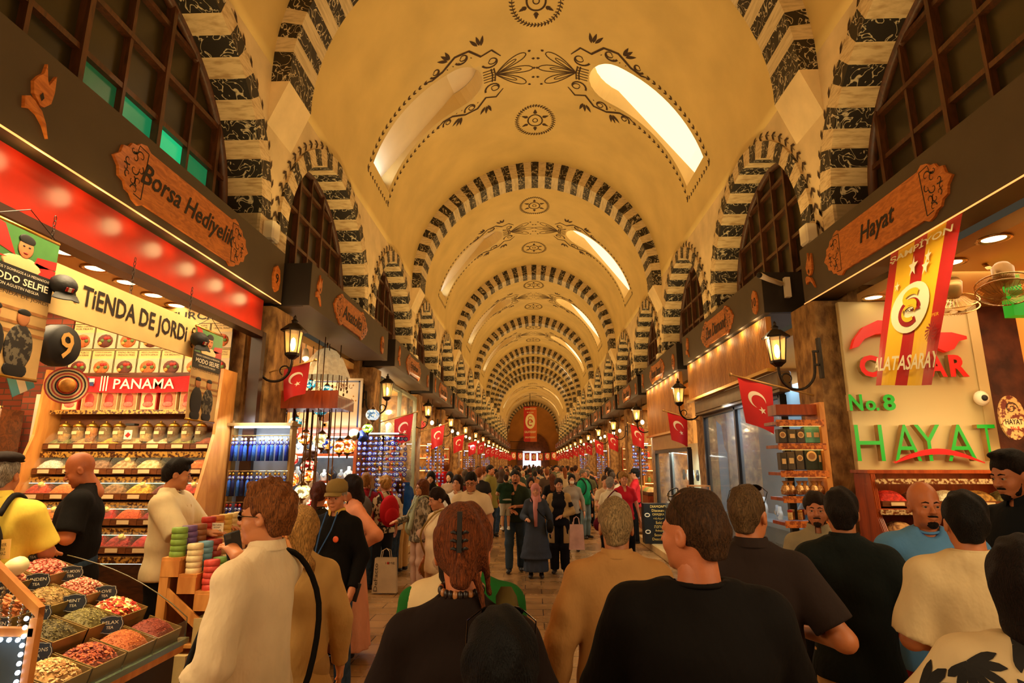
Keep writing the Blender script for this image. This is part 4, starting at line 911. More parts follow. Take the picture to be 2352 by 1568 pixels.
SG=[(0,3,'SEASONS','TEA',0),(0,1,'RELAX','TEA',0),(0,4,'APPLE','TEA',0),(1,0,'LOVE','TEA',0),(1,1,'MINT','TEA',0),(1,2,'EARL GREY','TEA',0),(1,3,'GARDEN','TEA',0),(2,0,'FULL MOON','TEA',0),(2,1,'LINDEN','TEA',0),(2,2,'CINNAMON','',0),(2,3,'CALISTRIN','TEA',0),(3,0,'LOVE','TEA',0),(3,1,'JASMINE','TEA',0),(3,2,'HIBISCUS','TEA',0),(3,3,'ROSE','TEA',0)]
signb=mat('sign_chalk_black',(20,20,16),.5,var=.05); chalk=mat('chalk_line',(190,180,150),.7,var=0)
for i,j,a,b,_ in SG:
    L=.252 if i<2 else (.255 if i==2 else .32); y=YF-.02-L*(j+.5)+.02; x=RX0-RDX*i-.2; z=RZ0+RDZ*i+.16
    e=empty('tea_name_sign',(x,y,z-.05)); M=T(0,0,.06)@RZ(.5)@RX(-.15); m=MB(); P=[]
    for q in range(32):
        an=2*PI*q/32; r=1+.06*math.cos(an*8); P.append((.062*r*math.copysign(abs(math.cos(an))**.6,math.cos(an)),.046*r*math.copysign(abs(math.sin(an))**.6,math.sin(an))))
    m.prism(P,.005,0,M); m.box((0,.002,-.06),(.006,.004,.06),0,M); m.build('sign_board',signb,e); m=MB()
    text(m,a,min(.09,.016*len(a)),.017,M@T(0,-.002,.012),0,0,0,.01); 
    if b: text(m,b,.035,.015,M@T(0,-.002,-.014),0,0,0,.01)
    vs,fs=stroke([(x_*.93,z_*.93) for x_,z_ in P+[P[0]]],.0022); m.add([(v[0],-.001,v[1]) for v in vs],fs,0,False,M)
    m.build('chalk_text',chalk,e); tag(e,'small black %s sign, %s tier, %s from far end'%(a.lower()+(' tea' if b else ''),ORD[i],ORD[j]),'sign','black name signs in the teas')
# yellow card
e=empty('handwritten_card',(-3.25,3.45,1.16)); m=MB(); M=T(0,0,.2)@RY(-.08); m.box((0,0,0),(.125,.004,.11),0,M); m.build('card',mat('card_yellow',(232,190,100),.6,var=.03),e); m=MB(); m.box((.0,.004,.05),(.014,.006,.2)); m.build('stick',honey,e); m=MB(); text(m,'TESHIR',.08,.02,T(0,-.004,.225)@RY(-.08)); text(m,'URUNUDUR',.07,.014,T(0,-.004,.2)@RY(-.08)); text(m,'SATILMAZ',.085,.018,T(0,-.004,.176)@RY(-.08)); m.build('handwriting',ink,e); tag(e,'yellow handwritten card on a stick above the crimson hibiscus','sign')
def scoopobj(loc,rot,label):
    e=empty('plastic_scoop',loc,rot=rot); m=MB(); m.lathe([(.0,-.0),(.04,.01),(.05,.05),(.048,.13)],14); m.build('cup',mat('scoop_pale',(222,206,150),.5,var=.05),e); m=MB(); m.tube([(0,0,.0),(.0,0,-.1)],.012,8); m.build('handle',mat('scoop_pale',(222,206,150)),e); tag(e,label,'scoop'); return e
scoopobj((-3.56,4.1,1.42),(PI-.2,0,0),'large pale plastic scoop held up behind the tea stall'); scoopobj((-3.12,3.4,1.26),(1.3,0,1),'white scoop lying at the back edge of the tea stall')
# --- necklace case in the lower left corner
cs=empty('necklace_display_case',(-2.4,2.2,0)); m=MB(); M=T(2.4,-2.2,0)
m.box((-2.075,2.37,.98),(.03,.03,.56),0,M); m.box((-2.45,2.37,1.21),(.76,.03,.03),0,M); m.box((-2.4,2.37,.7),(.76,.03,.04),0,M); m.box((-2.4,2.2,.35),(.74,.3,.7),0,M); 
m.add([(-2.06,2.385,1.26),(-2.06,2.385,1.3),(-2.75,2.385,1.84),(-2.75,2.385,1.8),(-2.06,2.355,1.26),(-2.06,2.355,1.3),(-2.75,2.355,1.84),(-2.75,2.355,1.8)],[(0,1,2,3),(4,7,6,5),(1,5,6,2),(0,3,7,4)],0,False,M); m.build('wooden_frame',honey,cs)
m=MB(); m.box((-2.55,2.4,.96),(.84,.01,.48),0,M); m.build('back_panel',mat('case_back_blue',(60,72,74),.5,var=.2,scale=6),cs)
m=MB()
for i in range(17): m.ell((-2.1,2.35,.75+.032*i),(.009,.009,.009),6,4,0,M)
for i in range(20): m.ell((-2.12-.035*i,2.35,1.185),(.009,.009,.009),6,4,0,M)
m.build('led_lights',mat('cold_led',(230,240,255),.4,var=0,emit=12,ecol=(200,225,255)),cs); tag(cs,'wood framed jewellery case edged with cold white lights in the lower left corner','display case')
point('case_light',(-2.3,2.42,1.2),2.5,(.7,.85,1),.05)
silver=mat('antique_bead',(150,130,96),.35,metal=.8,var=.3,scale=30); dbead=mat('dark_bead',(40,32,26),.3,var=.3,scale=30,coat=.4)
for i in range(13):
    e=empty('bead_strand',(-2.12-.045*i,2.40,1.3+.78*(.045*i))); m=MB()
    for j in range(5+int(i*2)): m.ell((.004*math.sin(j),0,-.012-.0165*j),(.0075,.0075,.008),6,5)
    m.build('beads',silver if i<5 else dbead,e); tag(e,('silver' if i<5 else 'dark')+' bead strand hanging in the corner jewellery case','necklace','%s bead strands in the corner case'%('silver' if i<5 else 'dark'))
eyeb=mat('evil_eye_blue',(16,40,170),.15,var=0,coat=.6); eyew=mat('evil_eye_white',(230,235,240),.2,var=0,coat=.4); eyec=mat('evil_eye_cyan',(90,170,220),.2,var=0,coat=.4)
def evil_eye(m,c,r,M=None,mi=(0,1,2,3)):
    for k,(q,o) in enumerate(((1,0),(.62,.004),(.4,.006),(.2,.008))): m.ell((c[0],c[1]-o,c[2]),(r*q,.006,r*q),12,6,mi[k],M)
EYEM=[eyeb,eyew,eyec,black]
for i in range(8):
    e=empty('trinket_pendant',(-2.15-.05*i,2.42,1.15-.02*(i%3))); m=MB(); m.tube([(0,0,0),(0,0,-.06)],.003,5,3); 
    (evil_eye(m,(0,0,-.09-.03*(i%2)),.026) if i%3 else m.ell((0,0,-.08),(.016,.012,.03),10,8,4)); m.ell((0,-.01,-.2),(.02,.01,.02),10,6,5); m.build('charm',EYEM+[redbox,brass],e); tag(e,'charm pendant hanging inside the lit corner jewellery case','pendant','charms inside the corner case')
# ================= SOAP STAND (stair shelf)
ss=empty('stair_step_stand',(-2.5,4.7,0.0)); M=T(2.5,-4.7,0)
SX=-2.74; SW=.13; SZ=[1.2,1.09,.98,.86,.74]; 
for yy,nm in ((4.2,'near_panel'),(5.22,'far_panel')):
    m=MB(); m.box((SX+.028,yy+.018,.594),(.062,.03,1.188),0,M)
    for i in range(5): m.box((SX+SW*(i+.5),yy+.015,SZ[i]-.07),(SW-.0005,.028,.107),0,M); 
    m.add([(SX+.06,yy+.005,1.0),(SX+.06,yy+.005,.92),(SX+.64,yy+.005,.45),(SX+.64,yy+.005,.55),(SX+.06,yy+.025,1.0),(SX+.06,yy+.025,.92),(SX+.64,yy+.025,.45),(SX+.64,yy+.025,.55)],[(0,1,2,3),(4,7,6,5),(0,3,7,4),(1,5,6,2)],0,M=M)
    m.box((SX+SW*5-.02,yy+.015,.35),(.05,.03,.7),0,M); m.build('side_panel',honey,ss)
m=MB()
for i in range(5): m.box((SX+SW*(i+.5),4.725,SZ[i]-.006),(SW+.006,1.04,.02),0,M); m.box((SX+SW*(i+1)-.012,4.725,SZ[i]-.066),(.016,.98,.1),0,M)
m.build('steps',honey,ss)
m=MB()
for z in (.62,.38,.12): m.box((SX+.33,4.725,z),(.58,.98,.02),0,M)
m.box((SX+.01,4.725,.6),(.02,1.0,1.18),0,M); m.build('lower_shelves',honey,ss); tag(ss,'light wooden stair shaped stand stacked with round soaps','display stand')
def tin_mat(c): return mat('soap_%s'%c,c,.45,var=.12,scale=25)
def stackobj(x,y,z,c,n,r,label):
    e=empty('soap_stack',(x,y,z)); 
    for k in range(n): 
        m=MB(); m.lathe([(r*.92,.0),(r,.006),(r,.034),(r*.94,.038),(r*.94,.04)],16); m.build('soap_tin',tin_mat(c),e,(rd.uniform(-.003,.003),rd.uniform(-.003,.003),k*.0405))
    tag(e,label,'soap','round soap stacks on the stair stand'); return e
ROWC=[('fresh green','6c9434 6c9434'.split()[0]),]
RC=[[('green','7c9c3c',5),('purple','6c4a7c',5),('brown','94582c',5),('red','b02818',6),('orange','d07c2c',6),('yellow','e0b850',6),('cream','dcc080',6),('sand','d0a860',6)],
    [('cream','e0cc94',5),('sky blue','6c9cb0',5),('dark red','a03424',5),('tan','c89858',5),('bright red','c02818',5),('peach','d89860',5),('brown','7c4828',5),('sand','d0a860',5)],
    [('coral pink','d04838',5),('leaf green','6c9440',5),('tan','cca468',5),('violet','6c4068',5),('ivory','dcc490',5),('white','e4d4ac',5),('cream','e0cc94',5)],
    [('ivory','dccc98',4),('red','a82c1c',2),('rose','b85040',2),('tan','c8a060',3),('cream','dcc48c',3)],
    [('scarlet','c03424',2),('crimson','a8241c',3),('sand','ccb070',3)]]
for i,row in enumerate(RC):
    for j,(cn,c,n) in enumerate(row): stackobj(SX+SW*(i+.5),4.27+.125*j+(.0 if i<3 else .03*j),SZ[i],c,n,.053,'%s soap stack, %s step down, %s from the camera on the stair stand'%(cn,ORD[i],ORD[j]))
e=empty('price_card',(SX+SW*1+.02,4.62,SZ[1]+.22)); m=MB(); m.box((0,0,.05),(.1,.004,.08),0); text(m,'NATURAL',.07,.012,T(0,-.004,.075),1); text(m,'SOAP',.05,.012,T(0,-.004,.056),1); text(m,'100',.05,.02,T(.01,-.004,.03),1); m.build('card',[whitep,ink],e); tag(e,'white NATURAL SOAP 100 price card propped on the soaps','price card')
for i,(x,y,z,c,w_) in enumerate([(-2.6,5.3,1.2,'5c6c34',.12),(-2.45,5.32,1.2,'6c7c3c',.12),(-2.6,5.3,1.31,'4c6030',.14),(-2.42,5.32,1.31,'c8a878',.1)]):
    pass
e0=empty('back_shelf_unit',(-2.62,5.62,.0)); m=MB(); m.box((0,0,.6),(.6,.3,1.2)); m.build('cabinet',honey,e0); tag(e0,'low honey wood cabinet behind the soap stand','cabinet')
for i,(x,z,c,w_,h_) in enumerate([(-.2,0,'5c6c34',.17,.09),(-.2,.09,'6c7c3c',.18,.09),(0.0,0,'4c6030',.14,.12),(.0,.12,'c8a878',.13,.09),(.18,0,'b86838',.14,.1),(.18,.1,'d8a868',.12,.08)]):
    e=empty('gift_box',(-2.62+x,5.55,1.2+z)); m=MB(); m.box((0,0,h_/2),(w_,.14,h_),bev=.004); m.build('box_body',tin_mat(c),e); m=MB(); m.box((0,-.072,h_*.6),(w_*.9,.004,h_*.3)); m.build('label_band',creamb,e); tag(e,'stacked gift box behind the soaps, %s layer, %s in line'%('upper' if i%2 else 'lower',ORD[i//2]),'box','gift boxes behind the soap stand')
for i,z in enumerate((.39,.63)):
    e=empty('paper_carton',(SX+.2+.12*i,4.3,z)); m=MB(); m.box((0,0,.09),(.09,.2,.18)); m.build('carton_body',mat('carton_tan',(200,170,110),.6),e); tag(e,'pale carton on the %s inner shelf of the stair stand'%('lower','upper')[i],'box')
# low side table behind the stall
area('stall_fill',(-3.0,3.1,3.45),(.15,0,-1),.8,1.6,42,(1,.74,.4),70)  # added fill light brightening the loose tea stall
e=empty('side_table',(-3.3,4.15,.18)); m=MB(); m.box((0,0,.7),(.5,.35,.05),0); m.build('table_top',mat('table_cream',(214,176,110),.5,var=.05),e)
for x in (-.22,.22):
    for y in (-.14,.14): m=MB(); m.box((x,y,.34),(.05,.05,.68)); m.build('leg',honey,e)
tag(e,'small pale side table behind the tea stall','table')
# ================= RIGHT SHOP WITH THE GREEN LETTERS
hp=empty('shop_sign_panel',(3.72,5.88,2.64)); m=MB(); m.box((0,0,0),(1.36,.06,1.7),bev=.006); m.box((.64,-.0,.0),(.1,.09,1.6)); m.build('panel',mat('sign_panel_cream',(186,164,112),.45,var=.03,scale=1),hp)
grn=mat('green_letter_light',(0,110,20),.5,var=0,emit=.42,ecol=(0,200,30)); redl=mat('red_letter_light',(150,6,5),.4,var=0,emit=.6,ecol=(235,10,5)); side_=mat('letter_side_metal',(170,140,90),.35,metal=.7,var=.1); redband=mat('red_band',(190,30,30),.3,var=0,emit=.15,ecol=(230,30,30))
def letter(ch,cx,cz,w_,h_,face,lab,dep=.06,bold=.03,nm='letter'):
    m=MB(); M=T(cx,0,cz)
    vs,fs,tw,th=text_geo(ch,.5,0,3,bold); sx,sz=w_/tw,h_/th
    m.add([(v[0]*sx,v[1]*dep,v[2]*sz) for v in vs],fs,1,False,M); vs,fs,tw,th=text_geo(ch,0,0,3,bold)
    m.add([(v[0]*sx,-dep/2-.002,v[2]*sz) for v in vs],fs,0,False,M)
    return m.build(nm,[face,side_],hp,(0,-.09,0))
px_=lambda x: 3.0+(x-1955)/(2270-1955)*1.31-3.72
for ch,a,b in (('H',1955,2018),('A',2040,2100),('Y',2092,2150),('A',2160,2225),('T',2235,2275)): letter(ch,px_((a+b)/2),2.05-2.64,(b-a)/240.,.345,grn,ch,bold=-.01)
for ch,cx,w_,h_ in (('N',.03,.13,.16),('o',.17,.1,.1),('.',.235,.03,.03),('8',.35,.12,.16)): letter(ch,3.02+cx-3.72,2.44-2.64-(0.03 if ch in'o' else .065 if ch=='.' else 0),w_,h_,grn,ch,.05,nm='small_letter')
for ch,x0,x1 in (('C',3.12,3.33),('A',3.36,3.56),('V',3.54,3.74),('i',3.73,3.78),('A',3.78,3.98),('R',3.99,4.19)): letter(ch,(x0+x1)/2-3.72,2.8-2.64,x1-x0-.02,.22,redl,ch,.05,.04,'red_letter')
m=MB(); P=[(-.64,.34),(-.6,.44),(-.5,.56),(-.35,.63),(-.2,.62),(-.05,.58),(.2,.5),(.36,.5),(.5,.46),(.5,.43),(.42,.41),(.36,.33),(.28,.3),(.2,.34),(.1,.42),(-.05,.49),(-.2,.5),(-.38,.49),(-.5,.44),(-.57,.36)]
m.prism(P,.05,0,T(0,-.11,0)); m.build('chilli_emblem',redl,hp)
m=MB(); n=14; vs=[];  
A=[(-.39+.84*i/n,-.775+.13*math.sin(PI*i/n)) for i in range(n+1)]; B=[(-.39+.84*i/n,-.785+.085*math.sin(PI*i/n)) for i in range(n+1)]
for i in range(n): m.add([(A[i][0],-.14,A[i][1]),(A[i+1][0],-.14,A[i+1][1]),(B[i+1][0],-.14,B[i+1][1]),(B[i][0],-.14,B[i][1])],[(0,1,2,3)]); m.add([(A[i][0],-.14,A[i][1]),(A[i+1][0],-.14,A[i+1][1]),(A[i+1][0],-.1,A[i+1][1]),(A[i][0],-.1,A[i][1])],[(0,1,2,3)])
m.build('red_swoosh',redband,hp)
tag(hp,'cream sign panel with glowing green HAYAT and red letters','sign')
# right hand spice unit
redwood=wood('red_brown_wood',(128,50,18),(164,72,28),(3,3,.6),.35,4)
ru=empty('spice_cabinet',(4.25,5.7,.18)); m=MB()
RZ_=[1.47,1.2,.95,.7]; RY_=[5.62,5.52,5.42,5.32]
for z,y in zip(RZ_,RY_): m.box((0,(y+5.86)/2-5.7,z-.18-.03),(2.5,5.86-y+.2,.03))
m.box((0,.14,.8),(2.5,.03,1.6)); m.box((0,.02,1.6),(2.56,.3,.03)); m.build('shelves',redwood,ru)
for x in (-1.26,.02,1.26):
    m=MB(); pf=[(-.5,0),(-.5,.55),(-.16,1.2),(-.12,1.58),(.15,1.58),(.15,0)]; m.add([(x,p,z) for p,z in pf]+[(x+.05,p,z) for p,z in pf],[tuple(range(6)),tuple(reversed(range(6,12)))]+[(i,i+6,(i+1)%6+6,(i+1)%6) for i in range(6)])
    for q in range(3): m.tube([(x+.012+.013*q,-.505,0),(x+.012+.013*q,-.505,.55),(x+.012+.013*q,-.165,1.2),(x+.012+.013*q,-.125,1.58)],.006,5)
    m.build('fluted_post',redwood,ru)
m=MB()
for z,y in list(zip(RZ_,RY_))+[(1.74,5.64)]: m.box((0,y-5.7-.11,z-.18-.045),(2.48,.02,.045))
m.build('silver_fretwork',mat('silver_fretwork',(220,190,140),.4,metal=.3,col2=(120,60,24),scale=40,thr=(.45,.55)),ru)
m=MB(); m.box((0,-.1,1.5),(2.4,.015,.015)); m.build('light_strip',ledw,ru)
tag(ru,'red brown fluted wood cabinet of spices beneath the green lettered sign','cabinet')
RS=[('scarlet pepper','c82814','9c1408',1),('brown nut','8c4c24','5c2c10',1),('white coconut','e4dcc0','c8b890',0),('ochre seed','a8782c','7c5418',1),('dark green herb','6c5c28','4c4018',1),('rust orange flake','c8501c','98300c',1),('red chilli','b03818','842008',1),('pale mustard','d8a850','b8842c',0),('tan nut','a88044','7c5828',1),
    ('mixed brown dried fruit','b88850','6c4020',2),('crimson flake','b83018','7c1808',2),('yellow curry','d89428','b87414',0),('orange turmeric','dc7820','b85c10',0),('brown grain','8c5c2c','5c3814',1),('gold raisin','c88c34','946020',2),('red pepper seed','c83c1c','98240c',1),('brick red flake','b8341c','8c1c0c',1),('tan ginger','c89850','9c7030',2),
    ('golden apricot','d09030','a86c18',2),('tan fig','b0803c','7c5424',2),('yellow lentil','dcac38','b88820',1),('orange apricot','d08030','a85c18',2),('brown date','6c3814','4c2408',2),('tan almond','b88448','8c6030',2),('olive leaf','847434','5c5020',1),('brown clove','5c3418','3c2010',1),('light nut','c8a060','a07c40',2)]
for i in range(3):
    for j in range(9):
        nm,c,c2,bg=RS[i*9+j]; e=bin_proto('spice_tray',.265,.26,.05,.1,spicem(c,c2,bg),i*5+j+40,scoop=False,glass=False); e.location=(4.25-1.2+.267*(j+.5),RY_[i]+.06,RZ_[i]+.0); tag(e,'%s tray in the red cabinet, %s shelf, %s from the left'%(nm,ORD[i],ORD[j]),'spice tray','spice trays in the red cabinet')
area('cabinet_light',(4.2,5.0,2.3),(0,.6,-.8),2.2,.1,20,(1,.72,.34))
area('panel_spot',(3.7,4.9,3.45),(0,.9,-.8),1.4,.2,7,(1,.8,.45))
# low crates of dried fruit and nuts in front
for i,(x,y,z,w_,nm,cs_) in enumerate([(2.52,4.75,.72,.5,'cream dried mushroom',['d8b880','a88048','ecd4a0']),(2.95,4.8,.82,.4,'pale nut',['c8a468','946c38']),(2.42,4.45,.48,.55,'red and tan nut mix',['c08848','a03018','d8a868','7c3c18']),(2.6,5.05,.86,.35,'wrapped tan sweet',['c09c60','e0c890']),(2.4,4.05,.24,.5,'red and orange fruit',['b83c1c','d88838','6c2c10'])]):
    e=empty('produce_crate',(x,y,0)); m=MB(); m.box((0,0,z/2-.06),(w_*.95,.3,z-.12)); m.build('stand',redwood,e); m=MB(); m.box((0,0,z-.06),(w_,.34,.11)); m.build('crate',darkwood,e); mt=C3(cs_); h=MB(); h.grid([[(a,b,c+z-.01) for a,b,c in r] for r in heap_grid(w_-.02,.32,.08,i+70,12,.015)]); chips(h,w_-.03,.3,.08,z,260,.017,list(range(len(mt))),i+50,'bud' if i%2 else 'chip'); h.build('heap',mt,e)
    m=MB(); m.box((0,-.175,z-.05),(.07,.004,.05),0); m.build('price_tag',whitep,e); tag(e,'crate heaped with %s in front of the red cabinet'%nm,'crate')
# oval sign, dome camera
e=empty('oval_plate_sign',(4.42,5.66,2.28)); m=MB(); m.prism([(.12*math.cos(2*PI*i/28),.21*math.sin(2*PI*i/28)) for i in range(28)],.02,0,T(0,-.02,0)); m.build('plate',mat('oval_mosaic',(200,160,100),.5,col2=(96,30,20),scale=26,thr=(.48,.56)),e); m=MB(); m.prism([(.1*math.cos(2*PI*i/20),-.06+.05*math.sin(2*PI*i/20)) for i in range(20)],.003,1,T(0,-.024,0)); text(m,'HAYAT',.16,.05,T(0,-.028,-.04),0,0,0,.02); text(m,'No.8',.08,.035,T(0,-.028,-.1),2,0,0,.02)
vs,fs=stroke(spiral(0,.09,.06,.01,0,9,30),.008); m.add([(v[0],-.024,v[1]) for v in vs],fs,0); m.build('lettering',[ink,creamb,redbox],e); tag(e,'oval speckled plate reading HAYAT No.8 on the old stone wall','sign')
e=empty('dome_camera',(4.28,5.81,2.48)); m=MB(); m.lathe([(.07,0),(.075,.02),(.05,.05),(0,.06)],18,M=RX(PI/2)); m.build('housing',whitep,e); m=MB(); m.ell((0,-.055,0),(.03,.02,.03),12,8); m.build('lens',black,e); tag(e,'white dome security camera at the edge of the cream panel','camera')
m=MB(); m.box((4.75,5.2,2.75),(.08,1.1,1.4)); o=m.build('light_box',mat('lightbox_amber',(226,150,70),.4,var=0,emit=.35,ecol=(255,150,50))); tag(o,'amber light box panel at the right edge of the photo','light box')
e=empty('green_letter_sign',(3.8,4.65,3.18)); m=MB(); m.box((0,0,.1),(.07,.1,.16)); m.box((.02,0,-.08),(.16,.1,.17)); m.build('letter',grn,e); tag(e,'glowing green sign block behind the right hand fan','sign')
# fans
def fan(loc,rot,label):
    e=empty('wall_fan',loc,rot=rot); m=MB()
    for z in (-.05,.05): m.tube([(.19*math.cos(a),.19*math.sin(a),z*.6) for a in [2*PI*i/24 for i in range(24)]],.006,5,closed=True)
    for i in range(36):
        a=2*PI*i/36; m.tube([(.19*math.cos(a),.19*math.sin(a),-.03),(.12*math.cos(a),.12*math.sin(a),-.075),(.03*math.cos(a),.03*math.sin(a),-.08)],.0018,3); m.tube([(.19*math.cos(a),.19*math.sin(a),.03),(.1*math.cos(a),.1*math.sin(a),.075),(.05*math.cos(a),.05*math.sin(a),.08)],.0018,3)
    m.build('wire_cage',chrome,e)
    for q in range(4):
        m=MB(); M=RZ(q*PI/2); m.grid([[(.03+.13*i/5,(-.03-.04*math.sin(i/5*PI*.8))+ (.06+.08*math.sin(i/5*PI*.8))*j/3,(j-1.5)*.012) for j in range(4)] for i in range(6)],M=M); m.build('blade',mat('fan_blade',(160,120,60),.4,var=0,alpha=.8),e)
    m=MB(); m.lathe([(.05,.06),(.07,.1),(.075,.2),(.05,.24),(0,.25)],16); m.build('motor_housing',mat('fan_bronze',(130,96,52),.35,metal=.6,var=.1),e); m=MB(); m.tube([(0,0,.2),(0,.12,.28),(0,.2,.42)],.018,8); m.build('arm',chrome,e); tag(e,label,'fan','wall fans over the right shop')
fan((3.62,4.5,3.2),(-.25,.25,0),'bronze wall fan at the right edge in front of the green sign'); fan((3.72,5.2,3.28),(.5,-.3,0),'small wall fan half hidden behind the striped supporter banner')
# supporter banner
def club_roundel(m,cx,cz,rx,rz,M,c=(1,2,3,4)):
    k=rz/rx
    for q in range(5): ring(m,(cx,-.004,cz),rx*(q+.5)/5,rx/5,c[0],32,M,ry=rz*(q+.5)/5) if 0 else m.add([(cx+rx*r_*math.cos(2*PI*i/32),-.004,cz+rz*r_*math.sin(2*PI*i/32)) for r_ in (q/5,(q+1)/5) for i in range(32)],[(i,(i+1)%32,32+(i+1)%32,32+i) for i in range(32)],c[0],False,M)
    ring(m,(cx,-.006,cz-rz*.18),rx*.5,rx*.17,c[2],24,M,a0=.25,a1=2*PI-.8,ry=rz*.42); ring(m,(cx,-.008,cz-rz*.18),rx*.36,rx*.1,c[1],24,M,a0=.2,a1=2*PI-1.0,ry=rz*.3)
    P=[(cx+rx*.38*math.cos(a),cz+rz*.42+rz*.22*math.sin(a)) for a in [.4+i*.35 for i in range(11)]]+[(cx+rx*.3*math.cos(a),cz+rz*.02+rz*.2*math.sin(a)) for a in [2.0-i*.35 for i in range(9)]]
    vs,fs=stroke(P,rx*.14); m.add([(v[0],-.01,v[1]) for v in vs],fs,c[1],False,M)
    m.box((cx+rx*.3,-.008,cz-rz*.12),(rx*.5,.002,rz*.07),c[2],M); text(m,'1905',rx*.6,rz*.12,M@T(cx-.02*rx,-.012,cz-rz*.12),c[3],0,0,.01)
gsm=[mat('club_red',(186,22,26),.4,var=.03,coat=.2),mat('club_cream',(240,232,190),.5,var=0),mat('club_yellow',(240,190,40),.4,var=.02),mat('club_darkred',(150,18,30),.4,var=0),ink]
gb=empty('supporter_banner',(2.88,4.3,3.57)); m=MB()
_TL=Vector((2.88,4.66,3.57)); _TR=Vector((2.88,3.84,3.57)); _BL=atY(2012,885,4.75); _BR=atY(2142,884,4.2)
def GS(u,v,o=0):
    a=_BL.lerp(_BR,u); b=_TL.lerp(_TR,u); p=a.lerp(b,v)-Vector((2.88,4.3,3.57)); w2=.02*math.sin(u*7+v*3)*(1.2-v)
    return (p.x-(w2+o)*.8,p.y-(w2+o)*.6,p.z)
nu,nv=16,30
for i in range(nu):
    for j in range(nv):
        u=i/nu; mi=0 if (u<.12 or u>=.8) else (2 if u<.34 or u>=.52 else 0)
        if j<7 and mi==2 and u<.4: mi=2
        m.add([GS(i/nu,j/nv),GS((i+1)/nu,j/nv),GS((i+1)/nu,(j+1)/nv),GS(i/nu,(j+1)/nv)],[(0,1,2,3)],mi,True)
tmp=MB(); club_roundel(tmp,.45,.52,.3,.17,Matrix.Identity(4),(1,2,3,4)); star(tmp,(.42,-.01,.80),.075,1); star(tmp,(.62,-.01,.76),.06,1); star(tmp,(.64,-.01,.82),.05,1); star(tmp,(.2,-.01,.7),.04,1)
text(tmp,'ŞAMPİYON',.9,.07,T(.48,-.012,.925),1,0,0,.02); text(tmp,'GALATASARAY',1.25,.1,T(.45,-.012,.15),1,0,0,.02); text(tmp,'SUPER',.18,.02,T(.86,-.012,.42),2)
for q in range(14): 
    a=2*PI*q/14; vs,fs=stroke([(.86+.03*math.cos(a),.32+.03*math.sin(a)),(.86+.09*math.cos(a+.3),.32+.06*math.sin(a+.3))],.012); tmp.add([(v[0],-.01,v[1]) for v in vs],fs,3)
m.add([GS(max(-.02,min(1.02,x)),z*1.0,.004-y*2.2) for x,y,z in tmp.v],[],0); b0=len(m.v)-len(tmp.v)
for f,mi in zip(tmp.f,tmp.m): m.f.append(tuple(i+b0 for i in f)); m.m.append(mi); m.sm.append(False)
m.build('printed_cloth',gsm,gb); m=MB(); m.tube([GS(0,1),GS(1,1)],.012,6); m.build('top_rod',chrome,gb); tag(gb,'red and yellow supporter banner reading SAMPIYON hanging in front of the cream panel','banner')
# added light for banner & rope light
m=MB(); m.tube([(2.87,2.1,3.565),(2.87,6.2,3.565)],.006,6); o=m.build('rope_light',mat('rope_light_glow',(255,220,160))); tag(o,'thin warm rope light under the edge of the Hayat board','light')
area('front_fill_strip_right',(2.4,4.0,3.56),(.8,.3,-1),3.2,.06,9,(1,.74,.4),85)  # added fill strip for the right shop front and supporter banner
# ---- shelf unit on the pier
od=mat('orange_fretwork',(214,120,44),.5,col2=(150,70,20),scale=36,thr=(.45,.55))
su=empty('souvenir_shelf_unit',(2.42,5.72,0)); m=MB(); m.box((.2,0,1.3),(.05,.3,2.25),0); m.build('side_post',honey,su); m=MB()
SZZ=[2.26,2.04,1.79,1.56,1.34]
for z in SZZ: m.box((-.02,0,z-.03),(.44,.28,.03),0); m.box((-.02,-.15,z-.03),(.44,.015,.06),1)
m.box((0,.0,2.36),(.42,.2,.1),0); m.build('shelves',[redwood,od],su); m=MB()
for z in SZZ[:3]: m.box((0,-.13,z-.055),(.4,.012,.012))
m.build('light_strip',ledw,su); m=MB(); m.box((0,.05,.5),(.45,.3,1.0)); m.build('base_cabinet',redwood,su); tag(su,'tall orange lit shelf unit of souvenirs against the stone pier','shelf')
def boxthing(nm,loc,d,c,label,grp,dial=False,band=None):
    e=empty(nm,loc); m=MB(); m.box((0,0,d[2]/2),d,0,bev=.004); m.build('box_body',tin_mat(c),e)
    m=MB()
    if dial: disc(m,(0,-d[1]/2-.003,d[2]*.58),d[0]*.4,0); disc(m,(0,-d[1]/2-.005,d[2]*.58),d[0]*.26,1); m.build('round_window',[creamb,mat('dial_tan',(170,120,70),.4,var=.1)],e)
    else: m.box((0,-d[1]/2-.002,d[2]*.5),(d[0]*.6,.003,d[2]*.3)); m.build('label_patch',creamb,e)
    tag(e,label,'box',grp); return e
for j,(x,c,dl_) in enumerate([(-.17,'3c3428',1),(-.08,'4c4430',0),(.0,'443a2c',1),(.075,'5c9c7c',0),(.145,'5c9c7c',0)]): boxthing('gift_box',(2.42+x,5.66,2.045),(.075,.08,.13 if j<3 else .15),c,('mint green' if j>2 else 'dark')+' gift box on the top lit shelf, %s from the left'%ORD[j],'gift boxes on the pier shelves',dl_)
for j,(x,c,w_,h_) in enumerate([(-.18,'3c3428',.06,.16),(-.11,'504434',.07,.17),(-.03,'4c4030',.07,.19),(.08,'28301c',.12,.22),(.155,'2c4024',.03,.21)]): boxthing('gift_box',(2.42+x,5.66,1.795),(w_,.08,h_),c,'dark gift box on the second lit shelf, %s from the left'%ORD[j],'gift boxes on the pier shelves',j in(2,3))
foil=mat('foil_wrap',(214,170,110),.25,metal=.6,col2=(110,40,20),scale=14,bump=.6)
